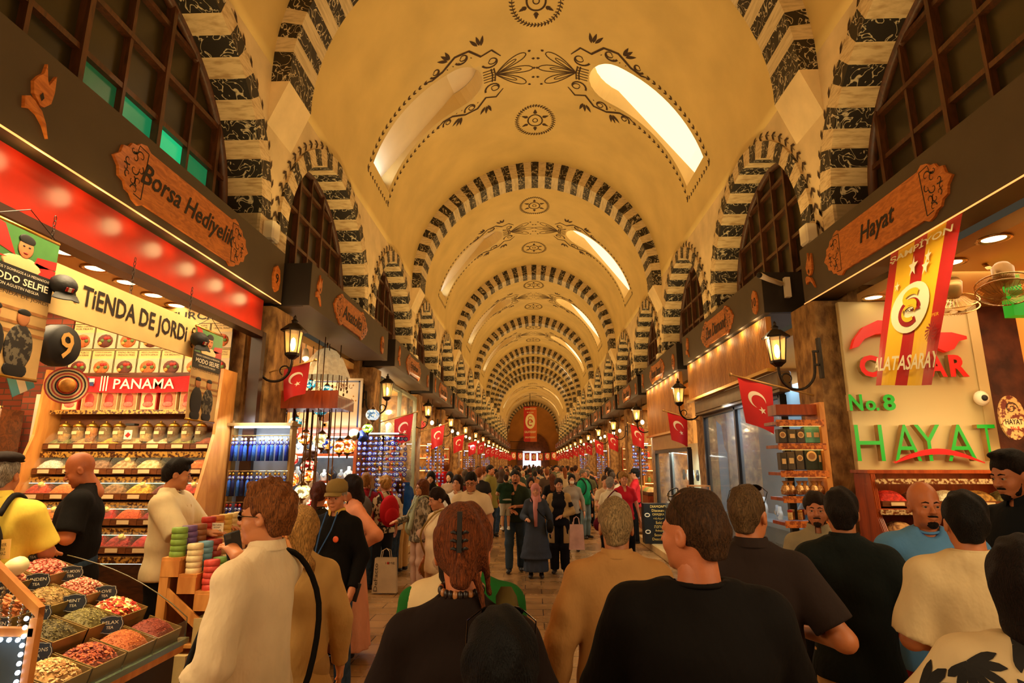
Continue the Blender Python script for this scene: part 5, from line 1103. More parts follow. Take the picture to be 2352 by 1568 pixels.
for j in range(6):
    e=empty('wrapped_sweet_bag',(2.23+.065*j,5.62+.03*(j%2),1.565)); m=MB(); m.lathe([(.0,0),(.04,.01),(.045,.05),(.03,.085),(.012,.1),(.03,.13)],9,sm=False); m.build('bag',foil,e); m=MB(); m.tube([(.014*math.cos(a),.014*math.sin(a),.1) for a in [2*PI*i/8 for i in range(8)]],.004,4,closed=True); m.build('tie',brass,e); tag(e,'foil wrapped sweet bag on the pier shelf, %s from the left'%ORD[j],'sweets','foil bags on the pier shelf')
for j in range(8):
    e=empty('spice_jar',(2.25+.045*j,5.62+.06*(j%2),1.345)); m=MB(); m.lathe([(.02,0),(.021,.01),(.021,.07)],10); m.build('jar_body',spicem(['d8b070','c07830','b88040','8c4820'][j%4],None,1),e); m=MB(); m.lathe([(.022,.07),(.022,.09),(0,.092)],10); m.build('lid',[redbox,creamb,brass][j%3],e); tag(e,'little jar on the lower pier shelf, %s from the left'%ORD[j],'jar','little jars on the lower pier shelf')
e=empty('sample_tray_rack',(2.3,5.3,1.0)); M=RX(-.5)
for j in range(4): m=MB(); m.box((-.12+.07*j,0,.08),(.06,.03,.2),0,M); m.build('sweet_tray',spicem(['d8a860','b87838','c88c48','e0c080'][j],None,1),e)
tag(e,'rack of tilted sweet trays below the pier shelves','tray'); m=MB(); m.box((0,.0,-.08),(.34,.24,.1)); m.build('red_base',redbox,e)
m=MB(); m.box((2.3,5.34,.46),(.34,.26,.92)); o=m.build('plinth',redwood); tag(o,'red brown plinth carrying the tilted sweet trays','plinth')
# ---- ribbed panels, shutter, diamond shop windows
def ribbed(y0,y1,z0,nm,label):
    e=empty(nm,(2.67,(y0+y1)/2,z0)); m=MB(); L=y1-y0; m.box((.02,0,(3.56-z0)/2),(.04,L,3.56-z0)); n=int(L/.045)
    for i in range(n): m.box((-.01,-L/2+L*(i+.5)/n,(3.56-z0)/2),(.025,.026,3.56-z0))
    m.build('ribbed_boards',wood('ribbed_gold_wood',(176,112,40),(206,140,58),(1.5,1.5,.4),.6,5,0),e); m=MB(); m.box((-.02,0,-.01),(.09,L+.04,.04)); m.build('bottom_rail',brass,e); tag(e,label,'wall panel','ribbed wood panels over the diamond shops')
    for i in range(7): point('panel_spot_lamp',(2.6,y0+L*(i+.5)/7,3.53),2.0,(1,.72,.34),.05)
ribbed(6.72,10.25,2.93,'ribbed_wood_panel','gold ribbed wood panel under the Zen Diamond board'); ribbed(10.85,14.0,2.48,'ribbed_wood_panel','taller gold ribbed wood panel over the hispanos shop window')
shut=mat('shutter_metal',(112,88,54),.5,metal=.3,var=.1); blueg=mat('cool_shop_wall',(96,116,124),.5,var=.08,scale=2); darkf=mat('dark_frame',(28,24,20),.4,var=.1)
e=empty('roller_shutter_box',(2.8,8.45,2.68)); m=MB(); m.box((0,0,.12),(.16,3.5,.22),bev=.02); m.box((-.02,0,.0),(.12,3.5,.03)); m.build('casing',shut,e); tag(e,'metal roller shutter box beneath the ribbed panel','shutter')
def shopwin(y0,y1,z0,z1,nm,label,X=3.0,mul=2):
    e=empty('shop_window',(X,(y0+y1)/2,z0)); L=y1-y0; H=z1-z0; m=MB()
    for z in (0,H): m.box((0,0,z),(.08,L,.07))
    for i in range(mul+1): m.box((0,-L/2+L*i/mul,H/2),(.08,.06,H))
    m.build('frame',darkf,e); m=MB(); m.box((0,0,H/2),(.01,L,H)); m.build('pane',mat('shop_glass',(220,235,240),.03,var=0,alpha=.14,coat=1.),e)
    m=MB(); m.box((.03,0,-z0/2),(.1,L,z0-.02)); m.build('sill_panel',blueg,e); tag(e,label,'shop window'); return e
shopwin(6.98,10.1,.75,2.66,'w','tall diamond shop window with cool blue interior',X=2.86,mul=2); 
m=MB(); m.box((3.75,8.6,1.6),(.05,3.4,2.8)); m.box((3.4,10.15,1.6),(.7,.05,2.8)); m.box((3.4,8.6,1.05),(.6,3.0,.06)); o=m.build('trim_window_lining',blueg); struct(o)
area('cool_window_light',(3.35,8.6,2.9),(.3,0,-1),.3,2.8,40,(.72,.86,1))
e=empty('pirlanta_lettering',(2.8,7.9,.9)); m=MB(); text(m,'BU VITRINDE SERGILENEN PIRLANTA ZENDIR',1.5,.05,sideM(1,0,0,0)); m.build('letters',mat('lettering_grey',(60,64,60),.6,var=0),e); tag(e,'grey lettering line along the foot of the diamond window','lettering')
necm=mat('bust_grey',(150,160,168),.5,var=.05); busw=mat('bust_white',(228,232,226),.5,var=.03); busk=mat('bust_black',(24,26,34),.5,var=.05)
def bust(loc,rz,mt,sc,label,grp):
    e=empty('necklace_bust',loc,rz); m=MB(); n=12; P=[]
    prof=[(.06,.02,0),(.085,.03,.05),(.1,.035,.11),(.075,.035,.15),(.032,.03,.18),(.03,.028,.24),(.0,.0,.245)]
    vs=[]; 
    for a,b,z in prof: vs+= [(sc*a*math.cos(2*PI*i/n),sc*b*math.sin(2*PI*i/n),sc*z) for i in range(n)]
    m.add(vs,[(i*n+j,i*n+(j+1)%n,(i+1)*n+(j+1)%n,(i+1)*n+j) for i in range(len(prof)-1) for j in range(n)],0,True); m.build('bust_form',mt,e)
    m=MB(); m.tube([(sc*.035*math.cos(a)*1.3,-sc*.04,sc*(.14+.05*math.sin(a))) for a in [PI+i*PI/8 for i in range(9)]]+[],sc*.004,4); m.ell((0,-sc*.045,sc*.085),(sc*.01,sc*.005,sc*.014),6,5); m.build('necklace',brass if mt is not busw else mat('necklace_blue',(60,110,160),.3,var=0),e); tag(e,label,'bust',grp); return e
for j in range(7): bust((3.3+.08*(j%2),7.3+.28*j,1.08),-PI/2,necm if j%2 else busw,.8+.4*(j%3==0),'grey display bust in the cool diamond window, %s from the near end'%ORD[j],'busts in the diamond window')
m=MB(); m.tube([(3.35,7.2+.0,1.2),(3.3,7.5,1.42),(3.35,7.9,1.2)],.07,12); m.build('d',necm)
o=COL.objects[-1]; o.name='arched_display'; tag(o,'grey arched jewellery display in the diamond window','display')
shopwin(10.95,13.8,.9,2.12,'w','lit gold jewellery window below the hispanos sign',X=2.78,mul=2)
e=empty('window_header_sign',(2.72,12.35,2.16)); m=MB(); m.box((0,0,.17),(.05,2.9,.34)); m.build('board',mat('header_tan',(180,140,84),.5,var=.05),e); m=MB(); text(m,'PRECIOS ESPECIALES PARA HISPANOS',2.6,.18,sideM(1,.03,0,.17)@T(0,-.0,0),0,0,0,.01); m.build('lettering',mat('header_blue_ink',(70,66,80),.5,var=0),e); tag(e,'tan header sign reading PRECIOS ESPECIALES PARA HISPANOS','sign')
m=MB(); m.box((3.5,12.35,1.6),(.04,2.9,1.4),0); m.box((3.2,12.35,.98),(.5,2.9,.05),0); m.box((3.25,12.35,1.5),(.3,2.9,.02),1); o=m.build('trim_window_lining_2',[mat('display_white',(222,226,200),.5,var=.05),clearg]); struct(o)
area('jewel_window_light',(3.15,12.35,2.12),(.1,0,-1),.25,2.6,55,(.95,1,.85))
for j in range(14): bust((3.15+.12*(j//7),11.2+.36*(j%7),1.01+.5*(j//7)),-PI/2,[busw,busk,necm][j%3],.9,'small necklace bust in the lit window, %s row, %s along'%(ORD[j//7],ORD[j%7]),'busts in the gold jewellery window')
gc=empty('glass_cabinet',(2.6,9.85,.7)); m=MB()
for x in (-.14,.14):
    for y in (-.14,.14): m.box((x,y,.4),(.02,.02,.8))
for z in (0,.3,.55,.8): m.box((0,0,z),(.3,.3,.02))
m.build('wood_frame',honey,gc); m=MB(); m.box((0,0,-.36),(.34,.34,.68)); m.build('base',honey,gc); m=MB(); m.box((0,-.15,.4),(.27,.004,.78)); m.build('front_glass',clearg,gc)
for j in range(4): m=MB(); m.ell((-.06+.12*(j%2),-.03,.08+.3*(j//2)),(.04,.04,.06),8,6); m.build('ornament',[redbox,busw][j%2],gc)
tag(gc,'small wooden glass cabinet standing between the diamond shops','cabinet')
# diamond board
db=empty('discount_board',(2.62,13.2,.16)); m=MB(); m.box((.0,.15,.42),(.62,.3,.84)); m.build('counter_front',mat('board_slate',(24,28,30),.4,var=.05),db); m=MB(); 
for i,t in enumerate(['DIAMOND','Discount','СКИДКА','تخفيض','Sold','הנחה','Rebaja','Sconto','Desconto']): text(m,t,.34 if i in(0,) else None,.055,T(0,-.006,.78-.085*i),0,.001,0,.01)
for x in (-.24,.24):
    for z in (.25,.6): ring(m,(x,-.005,z),.05,.02,1,18,ry=.035)
m.build('gold_lettering',[mat('discount_gold',(226,190,100),.5,var=0),whitep],db); tag(db,'black counter board listing DIAMOND Discount in many languages','sign')
# bullet camera on the pier
e=empty('bullet_camera',(2.6,6.45,3.93)); m=MB(); m.tube([(-.12,-.1,.02),(.0,-.02,.0),(.2,.1,-.02)],[.035,.03,.03],10); m.build('body',whitep,e); m=MB(); m.ell((-.13,-.105,.02),(.034,.034,.034),10,8); m.build('lens_hood',black,e); m=MB(); m.box((.27,.12,-.06),(.06,.06,.24)); m.build('mount',whitep,e); tag(e,'cream bullet camera reaching out between the right hand boards','camera')
for s,y in ((-1,6.1),(1,6.4),(-1,14.4),(1,14.4)):
    e=empty('junction_box',(s*3.1,y,4.35)); m=MB(); m.box((0,0,.1),(.14,.18,.24),bev=.02); m.build('box_body',whitep,e); m=MB(); m.tube([(0,0,-.02),(0,.02,-.2)],.012,6); m.build('cable',black,e); tag(e,'cream junction box above the %s boards on the %s wall'%('nearest' if y<8 else 'second pair of','left' if s<0 else 'right'),'box')
# ================= LEFT LAMP SHOP, BEADS
tilem=mat('tile_cream',(226,206,170),.3,var=.04,scale=3,coat=.4); tileb=mat('tile_blue',(40,60,120),.3,var=0,coat=.4)
e=empty('tile_panel',(-3.72,9.98,2.85)); m=MB(); m.box((0,0,0),(1.25,.04,.95),0); 
for x,z,w_,h_ in ((0,.42,1.17,.025),(0,-.42,1.17,.025),(.57,0,.025,.86),(-.57,0,.025,.86)): m.box((x,-.022,z),(w_,.004,h_),1)
def S3(P,w,mi): vs,fs=stroke(P,w); m.add([(v[0],-.026,v[1]) for v in vs],fs,mi)
rd=random.Random(5)
for i in range(26):
    x=rd.uniform(-.5,.5); z=rd.uniform(.12,.36) if abs(x)<.3 else rd.uniform(-.3,.36); S3(spiral(x,z,.05,.01,rd.uniform(0,6),rd.uniform(4,10),12),.008,2); m.ell((x+.03,-.022,z+.03),(.014,.004,.014),6,4,3)
for P in ([(-.02,-.36),(.02,-.36)],[(0,-.36),(0,-.3)],): S3(P,.09,3)
m.ell((0,-.024,-.2),(.09,.004,.09),12,8,2); m.ell((0,-.026,-.04),(.05,.004,.08),12,8,3); S3(spiral(.1,-.05,.07,.05,-1,1.6,8),.012,3)
m.build('painted_tiles',[tilem,tileb,mat('tile_brown',(120,74,36),.4,var=0),mat('tile_gold',(196,140,50),.4,var=0)],e); tag(e,'large cream tile panel with blue border and brown scrolls above the jewellery shelves','tile panel')
jc=empty('jewellery_cabinet',(-3.68,9.85,.18)); m=MB()
for z in (.5,.95,1.38,1.82,2.15): m.box((0,0,z),(1.2,.3,.04))
for x in (-.6,.6): m.box((x,0,1.1),(.05,.32,2.2))
m.box((0,0,2.22),(1.3,.36,.1)); m.build('wooden_case',redwood,jc); m=MB(); m.box((0,.14,1.1),(1.15,.01,2.1)); m.build('mirror_back',mat('case_back_pale',(140,160,165),.3,var=.1),jc); m=MB()
for z in (.95,1.38,1.82,2.15): m.box((0,-.12,z-.035),(1.14,.02,.02))
m.build('light_strip',mat('led_white',(240,250,255),.4,var=0,emit=6,ecol=(225,240,255)),jc); tag(jc,'tall jewellery cabinet with white lit shelves at the back of the lamp shop','cabinet')
for i,z in enumerate((1.15,1.58,2.02)):
    for j in range(8): bust((-4.19+.145*j,9.78-.05*(j%2),z),0,[busw,busk,necm,busw,busk][(i+j)%5],.75+.2*(j%2),'small necklace bust on the lit cabinet, %s shelf, %s from the left'%(ORD[i],ORD[j]),'busts in the jewellery cabinet')
area('cabinet_cool_light',(-3.5,9.4,2.4),(0,.5,-.9),1.1,.1,14,(.85,.93,1))
# track lights in the lamp shop
for i,(x,y) in enumerate([(-3.2,7.6),(-3.45,8.3),(-3.15,8.9)]):
    e=empty('spot_lamp',(x,y,3.45)); m=MB(); m.tube([(0,0,0),(0,0,-.1)],.01,6); m.tube([(0,0,-.08),(.03,-.06,-.2)],[.035,.05],10); m.build('spot_body',whitep,e); m=MB(); m.ell((.034,-.07,-.215),(.045,.03,.03),10,6); m.build('bulb',bulbm,e); tag(e,'white track spot on the lamp shop ceiling, %s from the front'%ORD[i],'light','track spots in the lamp shop')
# mosaic lamps
def mosaic(nm,c1,c2,em):
    if nm in MC: return MC[nm]
    m=bpy.data.materials.new(nm); m.use_nodes=True; nt=m.node_tree; N=nt.nodes; L=nt.links; b=N['Principled BSDF']; tc=N.new('ShaderNodeTexCoord'); v=N.new('ShaderNodeTexVoronoi'); v.inputs['Scale'].default_value=38; L.new(tc.outputs['Object'],v.inputs['Vector'])
    r=N.new('ShaderNodeValToRGB'); r.color_ramp.interpolation='CONSTANT'; e=r.color_ramp.elements; e[0].color=(*lin(c1),1); e[1].color=(*lin(c2),1); e[1].position=.45; k=r.color_ramp.elements.new(.75); k.color=(*lin((250,240,210)),1); k2=r.color_ramp.elements.new(.2); k2.color=(*[q*.4 for q in lin(c1)],1)
    sp=N.new('ShaderNodeSeparateColor'); L.new(v.outputs['Color'],sp.inputs[0]); L.new(sp.outputs[0],r.inputs[0]); L.new(r.outputs[0],b.inputs['Base Color']); L.new(r.outputs[0],b.inputs['Emission Color']); b.inputs['Emission Strength'].default_value=em; b.inputs['Roughness'].default_value=.2; MC[nm]=m; return m
MOS={'turquoise':mosaic('mosaic_turquoise',(20,140,160),(70,200,215),.9),'orange':mosaic('mosaic_orange',(220,90,20),(250,170,60),1.3),'red':mosaic('mosaic_red',(190,30,30),(240,90,70),1.0),'cream':mosaic('mosaic_cream',(230,200,110),(250,235,180),1.3),'green':mosaic('mosaic_green',(130,190,20),(200,230,60),1.3),'blue':mosaic('mosaic_blue',(30,70,190),(240,170,60),1.0),'pale blue':mosaic('mosaic_pale_blue',(110,160,200),(200,220,235),.9)}
bronze=mat('lamp_bronze',(110,76,36),.35,metal=.8,var=.2)
def mlamp(x,y,z,r,c,label,hang=.35):
    e=empty('mosaic_lamp',(x,y,z)); m=MB(); m.ell((0,0,0),(r,r,r*.85),16,10); m.build('glass_globe',MOS[c],e)
    m=MB(); m.lathe([(r*.45,r*.76),(r*.4,r*.95),(r*.15,r*1.15),(.008,r*1.3),(.006,r*1.3+hang),(0,r*1.3+hang)],10); m.build('cap_and_chain',bronze,e)
    m=MB(); m.lathe([(0,-r*1.5),(r*.12,-r*1.3),(r*.1,-r*1.1),(r*.45,-r*.85),(r*.4,-r*.74)],10); m.build('lower_finial',bronze,e); tag(e,label,'lamp','hanging mosaic lamps in the lamp shop'); return e
rd=random.Random(11)
TQ=[(-3.25,8,2.95),(-2.98,7.9,2.85),(-3.15,8.1,2.72),(-3.45,7.8,2.8),(-2.85,8.0,2.7),(-3.35,7.5,2.62),(-3.02,7.6,2.6),(-3.6,7.6,2.6),(-2.9,7.5,2.55),(-3.3,7.2,2.5),(-3.1,7.2,2.36),(-3.5,7.1,2.4)]
for i,(x,y,z) in enumerate(TQ): mlamp(x,y,z,.075+.01*(i%3),'turquoise','turquoise mosaic globe lamp, %s in the hanging cluster from the back'%ORD[i],3.5-z-.075*1.3)
OR=[(-3.05,6.85,2.2,'red'),(-2.88,6.8,2.15,'orange'),(-2.72,6.9,2.12,'cream'),(-2.62,6.85,2.08,'blue'),(-2.5,6.9,2.05,'orange'),(-2.42,6.95,2.06,'orange'),(-2.98,6.7,1.9,'red'),(-2.8,6.75,1.82,'red'),(-2.95,6.6,1.68,'orange'),(-2.75,6.65,1.72,'orange'),(-2.75,6.5,1.55,'cream'),(-2.9,6.45,1.5,'orange'),(-2.62,6.5,1.42,'red'),(-2.5,6.55,1.4,'orange'),(-2.6,6.4,1.24,'cream'),(-2.42,6.45,1.23,'red'),(-2.75,6.45,1.22,'orange')]
for i,(x,y,z,c) in enumerate(OR): mlamp(x+.08,y,z,.075+.014*(i%3),c,'%s mosaic lamp under the wooden canopy, number %s from the top'%(c,ORD[i]) if 0 else '%s mosaic lamp below the wooden canopy, %s highest of the lot'%(c,ORD[i]),max(.05,2.46-z-.1))
e=empty('bell_chandelier',(-3.05,8.0,3.05)); m=MB(); n=28
vs=[];pr=[(.03,.42),(.12,.38),(.22,.26),(.3,.08),(.33,0)]
for r_,z in pr: vs+=[((r_+(.012 if j%2 else -.012))*math.cos(2*PI*j/n),(r_+(.012 if j%2 else -.012))*math.sin(2*PI*j/n),z) for j in range(n)]
m.add(vs,[(i*n+j,i*n+(j+1)%n,(i+1)*n+(j+1)%n,(i+1)*n+j) for i in range(4) for j in range(n)]); m.build('pleated_shade',mat('pearl_shade',(232,212,170),.3,col2=(190,160,110),scale=18,emit=.25,ecol=(240,210,150)),e); m=MB(); m.tube([(0,0,.42),(0,0,.5)],.01,6); 
for j in range(14): a=2*PI*j/14; m.tube([(.31*math.cos(a),.31*math.sin(a),0),(.31*math.cos(a),.31*math.sin(a),-.12-.03*(j%3))],.006,4); m.ell((.31*math.cos(a),.31*math.sin(a),-.16-.03*(j%3)),(.015,.015,.025),6,5)
m.build('hanging_drops',bronze,e); tag(e,'pleated bell shaped chandelier above the turquoise lamps','chandelier')
e=empty('wooden_canopy',(-2.86,6.7,2.46)); m=MB(); m.box((0,0,.08),(1.1,.6,.14)); m.box((0,-.312,.1),(1.12,.02,.2)); m.box((-.53,0,-.155),(.05,.5,.3)); m.build('canopy_box',redwood,e); m=MB()
for j in range(9): m.tube([(-.4+.1*j,-.1,0),(-.4+.1*j,-.1,-.22-.05*(j%3))],.006,5)
m.build('iron_hooks',iron,e); tag(e,'brown wooden canopy above the orange lamps by the pier','canopy')
mlamp(-2.68,9.2,2.62,.11,'pale blue','pale blue mosaic lamp on a stand above the bead strands by the second pier',.05); mlamp(-2.72,9.1,2.4,.085,'green','yellow green mosaic lamp above the bead strands by the second pier',.0)
# evil eye stands
def tassel(x,y,z,c,label,grp,top=3):
    e=empty('evil_eye_tassel',(x,y,z)); m=MB(); m.tube([(0,0,0),(0,0,-.05)],.002,3,3); m.ell((0,0,-.028),(.014,.014,.016),8,6,4); evil_eye(m,(0,0,-.065),.022); m.build('eye_bead',EYEM+[[whitep,brass,redbox,whitep][top]],e); m=MB(); m.lathe([(.008,-.085),(.017,-.1),(.021,-.24),(0,-.24)],7); m.build('tassel_thread',c,e); tag(e,label,'charm',grp); return e
blues=[mat('thread_blue',(20,50,170),.7,var=.2,scale=60),mat('thread_light_blue',(50,110,210),.7,var=.2,scale=60),mat('thread_navy',(14,24,80),.7,var=.2,scale=60)]
sd=empty('trinket_stand',(-2.86,5.86,.18)); m=MB(); m.box((0,.05,1.2),(.62,.03,1.7)); m.build('back_panel',mat('stand_back',(150,160,170),.5,var=.05),sd); m=MB()
for x in (-.3,.3): m.box((x,0,1.1),(.025,.12,2.0))
m.box((0,0,2.06),(.66,.24,.03)); m.box((0,0,.3),(.62,.2,.5)); m.build('frame',mat('stand_gold',(150,116,60),.5,metal=.3),sd); m=MB()
for z in (1.95,1.6,1.3,1.02): m.tube([(-.3,-.06,z),(.3,-.06,z)],.005,5)
m.build('hanging_rail',chrome,sd); m=MB(); m.box((0,-.06,2.035),(.55,.05,.015)); m.build('light_strip',MC['led_white'],sd); tag(sd,'metal stand packed with blue evil eye charms in front of the first left pier','display stand')
for r,z in enumerate((2.12,1.78,1.48,1.2)):
    for j in range(13): tassel(-3.14+.046*j,5.79-.02*(j%2),z,blues[(r+j%2)%3],'blue evil eye tassel on the pier stand, %s rail down'%ORD[r],'blue evil eye tassels, %s rail of the pier stand'%ORD[r],r)
area('stand_light',(-2.86,5.6,2.3),(0,.35,-1),.5,.05,5,(.85,.92,1))
def strand(x,y,z,n,label,grp,rs):
    e=empty('evil_eye_strand',(x,y,z)); m=MB(); m.tube([(0,0,0),(0,0,-.09*n)],.002,3,5)
    for i in range(n):
        r=rs.uniform(.02,.042)
        if rs.random()<.7: evil_eye(m,(0,0,-.05-.085*i),r)
        else: m.ell((0,0,-.05-.085*i),(r*.6,r*.5,r*.7),7,5,rs.choice((4,5,1)))
    m.build('charms',EYEM+[brass,redbox],e); tag(e,label,'charm',grp); return e
def beadstand(x,y,w_,nst,grp,lab,top=2.36):
    e=empty('bead_stand',(x,y,.16)); m=MB(); m.lathe([(.18,0),(.18,.03),(.02,.05),(.02,top-.2),(.0,top-.2)],12); m.box((0,0,top-.18),(w_,.3,.02)); m.build('stand_frame',bronze,e); m=MB(); m.box((0,-.16,top-.17),(w_*.8,.03,.02)); m.build('lamp_tube',MC['led_white'],e); tag(e,lab,'display stand')
    rs=random.Random(int(x*100)+nst)
    for i in range(nst): strand(x-w_/2+w_*(i+.5)/nst,y-.14+.26*(i%3)/2,top-.04,rs.randint(8,12),'evil eye bead strand hanging from the '+grp,'strands on the '+grp,rs)
    area('bead_light',(x,y-.35,top+.2),(0,.4,-1),w_,.05,6,(.85,.92,1))
beadstand(-2.66,9.85,.75,24,'stand at the second left pier','bead stand crowded with blue and white strands at the second left pier')
for i,(x,z,c) in enumerate([(-3.05,2.32,'ffffff'),(-2.9,2.3,0)]):
    e=empty('painted_plate',(x,9.5,z)); m=MB(); m.lathe([(.0,.0),(.06,.005),(.1,.025)],20,M=RX(PI/2)); disc(m,(0,-.012,0),.045,1); m.build('plate_body',[creamb if i==0 else tileb,mat('tile_gold',(196,140,50))],e); tag(e,('cream' if i==0 else 'blue')+' painted plate hung above the bead strands','plate')
# third shop: glass front with textiles
e=shopwin(10.7,14.0,.5,3.4,'w','tall pale framed shop front with textiles, third shop on the left',X=-2.98,mul=2)
for ch in e.children:
    if ch.name.startswith('frame'): ch.data.materials[0]=mat('pale_frame',(130,132,104),.4,var=.05)
m=MB(); m.box((-4.6,12.2,1.8),(.05,3.2,3.2)); m.box((-3.7,12.2,1.0),(1.0,3.2,.04)); m.box((-3.7,12.2,2.35),(.9,3.2,.03)); o=m.build('trim_window_lining_3',mat('window_white',(226,214,180),.5,var=.04)); struct(o)
area('textile_window_light',(-3.6,12.2,3.3),(0,0,-1),.6,2.8,95,(1,.93,.75))
for j,(y,z,c,nm) in enumerate([(11.2,1.75,'c0a878','tan'),(11.9,1.75,'e4dcc8','ivory'),(12.6,1.75,'d8c8a8','sand'),(13.3,1.75,'c8503c','coral')]):
    e=empty('hanging_textile',(-3.3,y,z)); m=MB(); m.grid([[(.03*math.sin(i*1.3+k),-.2+.04*i,.5-.09*k) for i in range(11)] for k in range(12)]); m.build('cloth_panel',mat('textile_%s'%c,c,.85,var=.2,scale=14,bump=.3),e); tag(e,'%s textile hung in the third left shop window'%nm,'textile')
for j in range(4):
    e=empty('folded_cushion',(-3.4,11.1+.7*j,2.38)); m=MB(); m.ell((0,0,.2),(.1,.22,.2),12,8); m.build('cushion_body',mat('textile_d8c8a8','d8c8a8'),e); tag(e,'pale cushion on the upper window shelf, %s along from the camera'%ORD[j],'cushion','cushions in the third left shop window')
for j in range(2):
    e=empty('round_window_lamp',(-3.5,11.4+1.0*j,3.05)); m=MB(); m.ell((0,0,0),(.13,.13,.13),14,10); m.build('globe',mat('milk_globe',(255,246,225),.4,var=0,emit=5,ecol=(255,238,205)),e); m=MB(); m.tube([(0,0,.12),(0,0,.45)],.008,5); m.build('cord',black,e); tag(e,'glowing round white lamp in the third left window, %s one'%('nearer','farther')[j],'lamp')
# ================= GENERIC SHOPS FARTHER DOWN
SGN=[((190,30,24),'iba'),((40,30,24),'Lokum'),((120,50,24),'T'),((200,150,70),'SPICE'),((170,40,30),'Bazaar'),((220,180,100),'TEA')]
goods=['e0a840','c87030','a83020','e8d09c','6c8c3c','b87838','d8903c','8c4424','3c5ca0','e4b860','c04028','94a050']
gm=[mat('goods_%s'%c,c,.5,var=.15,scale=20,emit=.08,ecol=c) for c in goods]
def gmesh(i):
    m=MB()
    if i%3==0: m.box((0,0,.07),(.11,.1,.14),bev=.006); m.box((0,-.052,.07),(.07,.004,.06),1)
    elif i%3==1: m.lathe([(.045,0),(.05,.01),(.05,.11),(.03,.14),(.03,.15),(0,.15)],10); m.lathe([(.034,.15),(.034,.17),(0,.175)],10,1)
    else: m.box((0,0,.025),(.13,.12,.05)); m.ell((0,0,.05),(.06,.055,.05),10,6,0)
    return m.mesh('goods',[gm[i%12],creamb])
GM=[gmesh(i) for i in range(36)]
for k in range(3,15):
    for s in (-1,1):
        if k>=13 and s: nr=2
        nr=5 if k<5 else (4 if k<8 else 2); nc=6 if k<5 else (5 if k<8 else 2); y=BAYS[2+k]+PIT/2-.3; side='left' if s<0 else 'right'
        if y>70: continue
        x0=s*3.9; e=empty('goods_shelf',(x0,y,.18)); m=MB()
        for r in range(6): m.box((0,0,.35+.38*r),(1.25,.32,.025))
        for x in (-.62,.62): m.box((x,0,1.15),(.03,.34,2.3))
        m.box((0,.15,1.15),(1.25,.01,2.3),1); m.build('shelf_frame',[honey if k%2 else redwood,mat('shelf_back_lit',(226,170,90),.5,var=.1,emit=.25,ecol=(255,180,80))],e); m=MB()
        for r in range(1,6): m.box((0,-.13,.33+.38*r),(1.2,.015,.02))
        m.build('light_strip',ledw,e); tag(e,'lit goods shelf on the inner wall of a shop, %s shop along the %s side'%(ORD[k],side),'shelf','lit goods shelves in the distant shops')
        q=k*5+(s>0)*7
        for r in range(nr):
            for c in range(nc):
                o=bpy.data.objects.new('packaged_goods',GM[(q+r*3+c//2)%36]); COL.objects.link(o); o.location=(x0-.54+1.08*(c+.5)/nc,y-.06,.18+.363+.38*(5-r if nr<5 else 4-r)); tag(o,'packet or jar on a lit shelf in a shop far down the %s side'%side,'goods','goods on distant shelves, %s side'%side)
        sc_,tx=SGN[(k*2+(s>0))%6]; e=empty('shop_light_sign',(x0,y,2.75)); m=MB(); m.box((0,0,.3),(1.2,.08,.62)); m.build('sign_box',mat('sign_cream_lit',(236,196,120),.5,var=.03,emit=.45,ecol=(255,190,100)),e); m=MB(); m.prism([(.42*math.cos(2*PI*i/20),.3+.2*math.sin(2*PI*i/20)) for i in range(20)],.01,0,T(0,-.055,0)); m.build('oval_badge',mat('badge_%d'%((k*2+(s>0))%6),sc_,.4,var=0,emit=.3,ecol=sc_),e); m=MB(); text(m,tx,.5,.2,T(0,-.06,.3),0,0,0,.02); m.build('lettering',whitep,e); tag(e,'lit oval shop sign over the goods shelf, %s shop along the %s side'%(ORD[k],side),'sign','lit signs in the distant shops')
        # front counter
        e=empty('shop_counter',(s*2.96,BAYS[2+k]-.2,.16)); m=MB(); m.box((0,0,.45),(.36,2.4,.9)); m.build('counter_body',redwood if k%2 else honey,e); m=MB()
        rr=random.Random(k*2+s)
        for j in range(5): m.box((-.0,-1.0+.48*j,.95),(.34,.4,.08),0)
        m.build('tray_row',darkwood,e); m=MB()
        for j in range(5): m.grid([[(a*.8,b*.9-1.0+.48*j,c+.98) for a,b,c in r] for r in heap_grid(.38,.38,.12,j+k,7)],j%3)
        m.build('heaped_goods',[gm[(k*3+j*2)%12] for j in range(3)],e); tag(e,'shop front counter with heaped trays, %s shop along the %s side'%(ORD[k],side),'counter','counters of the distant shops')
        if k in (3,5,7) : beadstand(s*2.62,BAYS[2+k]-1.5,.45,6,'stand of the %s %s shop'%(ORD[k],side),'bead stand outside the %s shop on the %s side'%(ORD[k],side))
        # hanging bulbs
        for j in range(2):
            e=empty('hanging_bulb',(s*(2.85),BAYS[2+k]-.8+1.5*j,2.95)); m=MB(); m.ell((0,0,0),(.05,.05,.06),10,8); m.build('glass_bulb',bulbm,e); m=MB(); m.tube([(0,0,.05),(0,0,.64)],.006,4); m.build('cord',black,e); tag(e,'bare warm bulb hanging in front of a distant shop on the %s side'%side,'lamp','bare bulbs, %s side'%side)
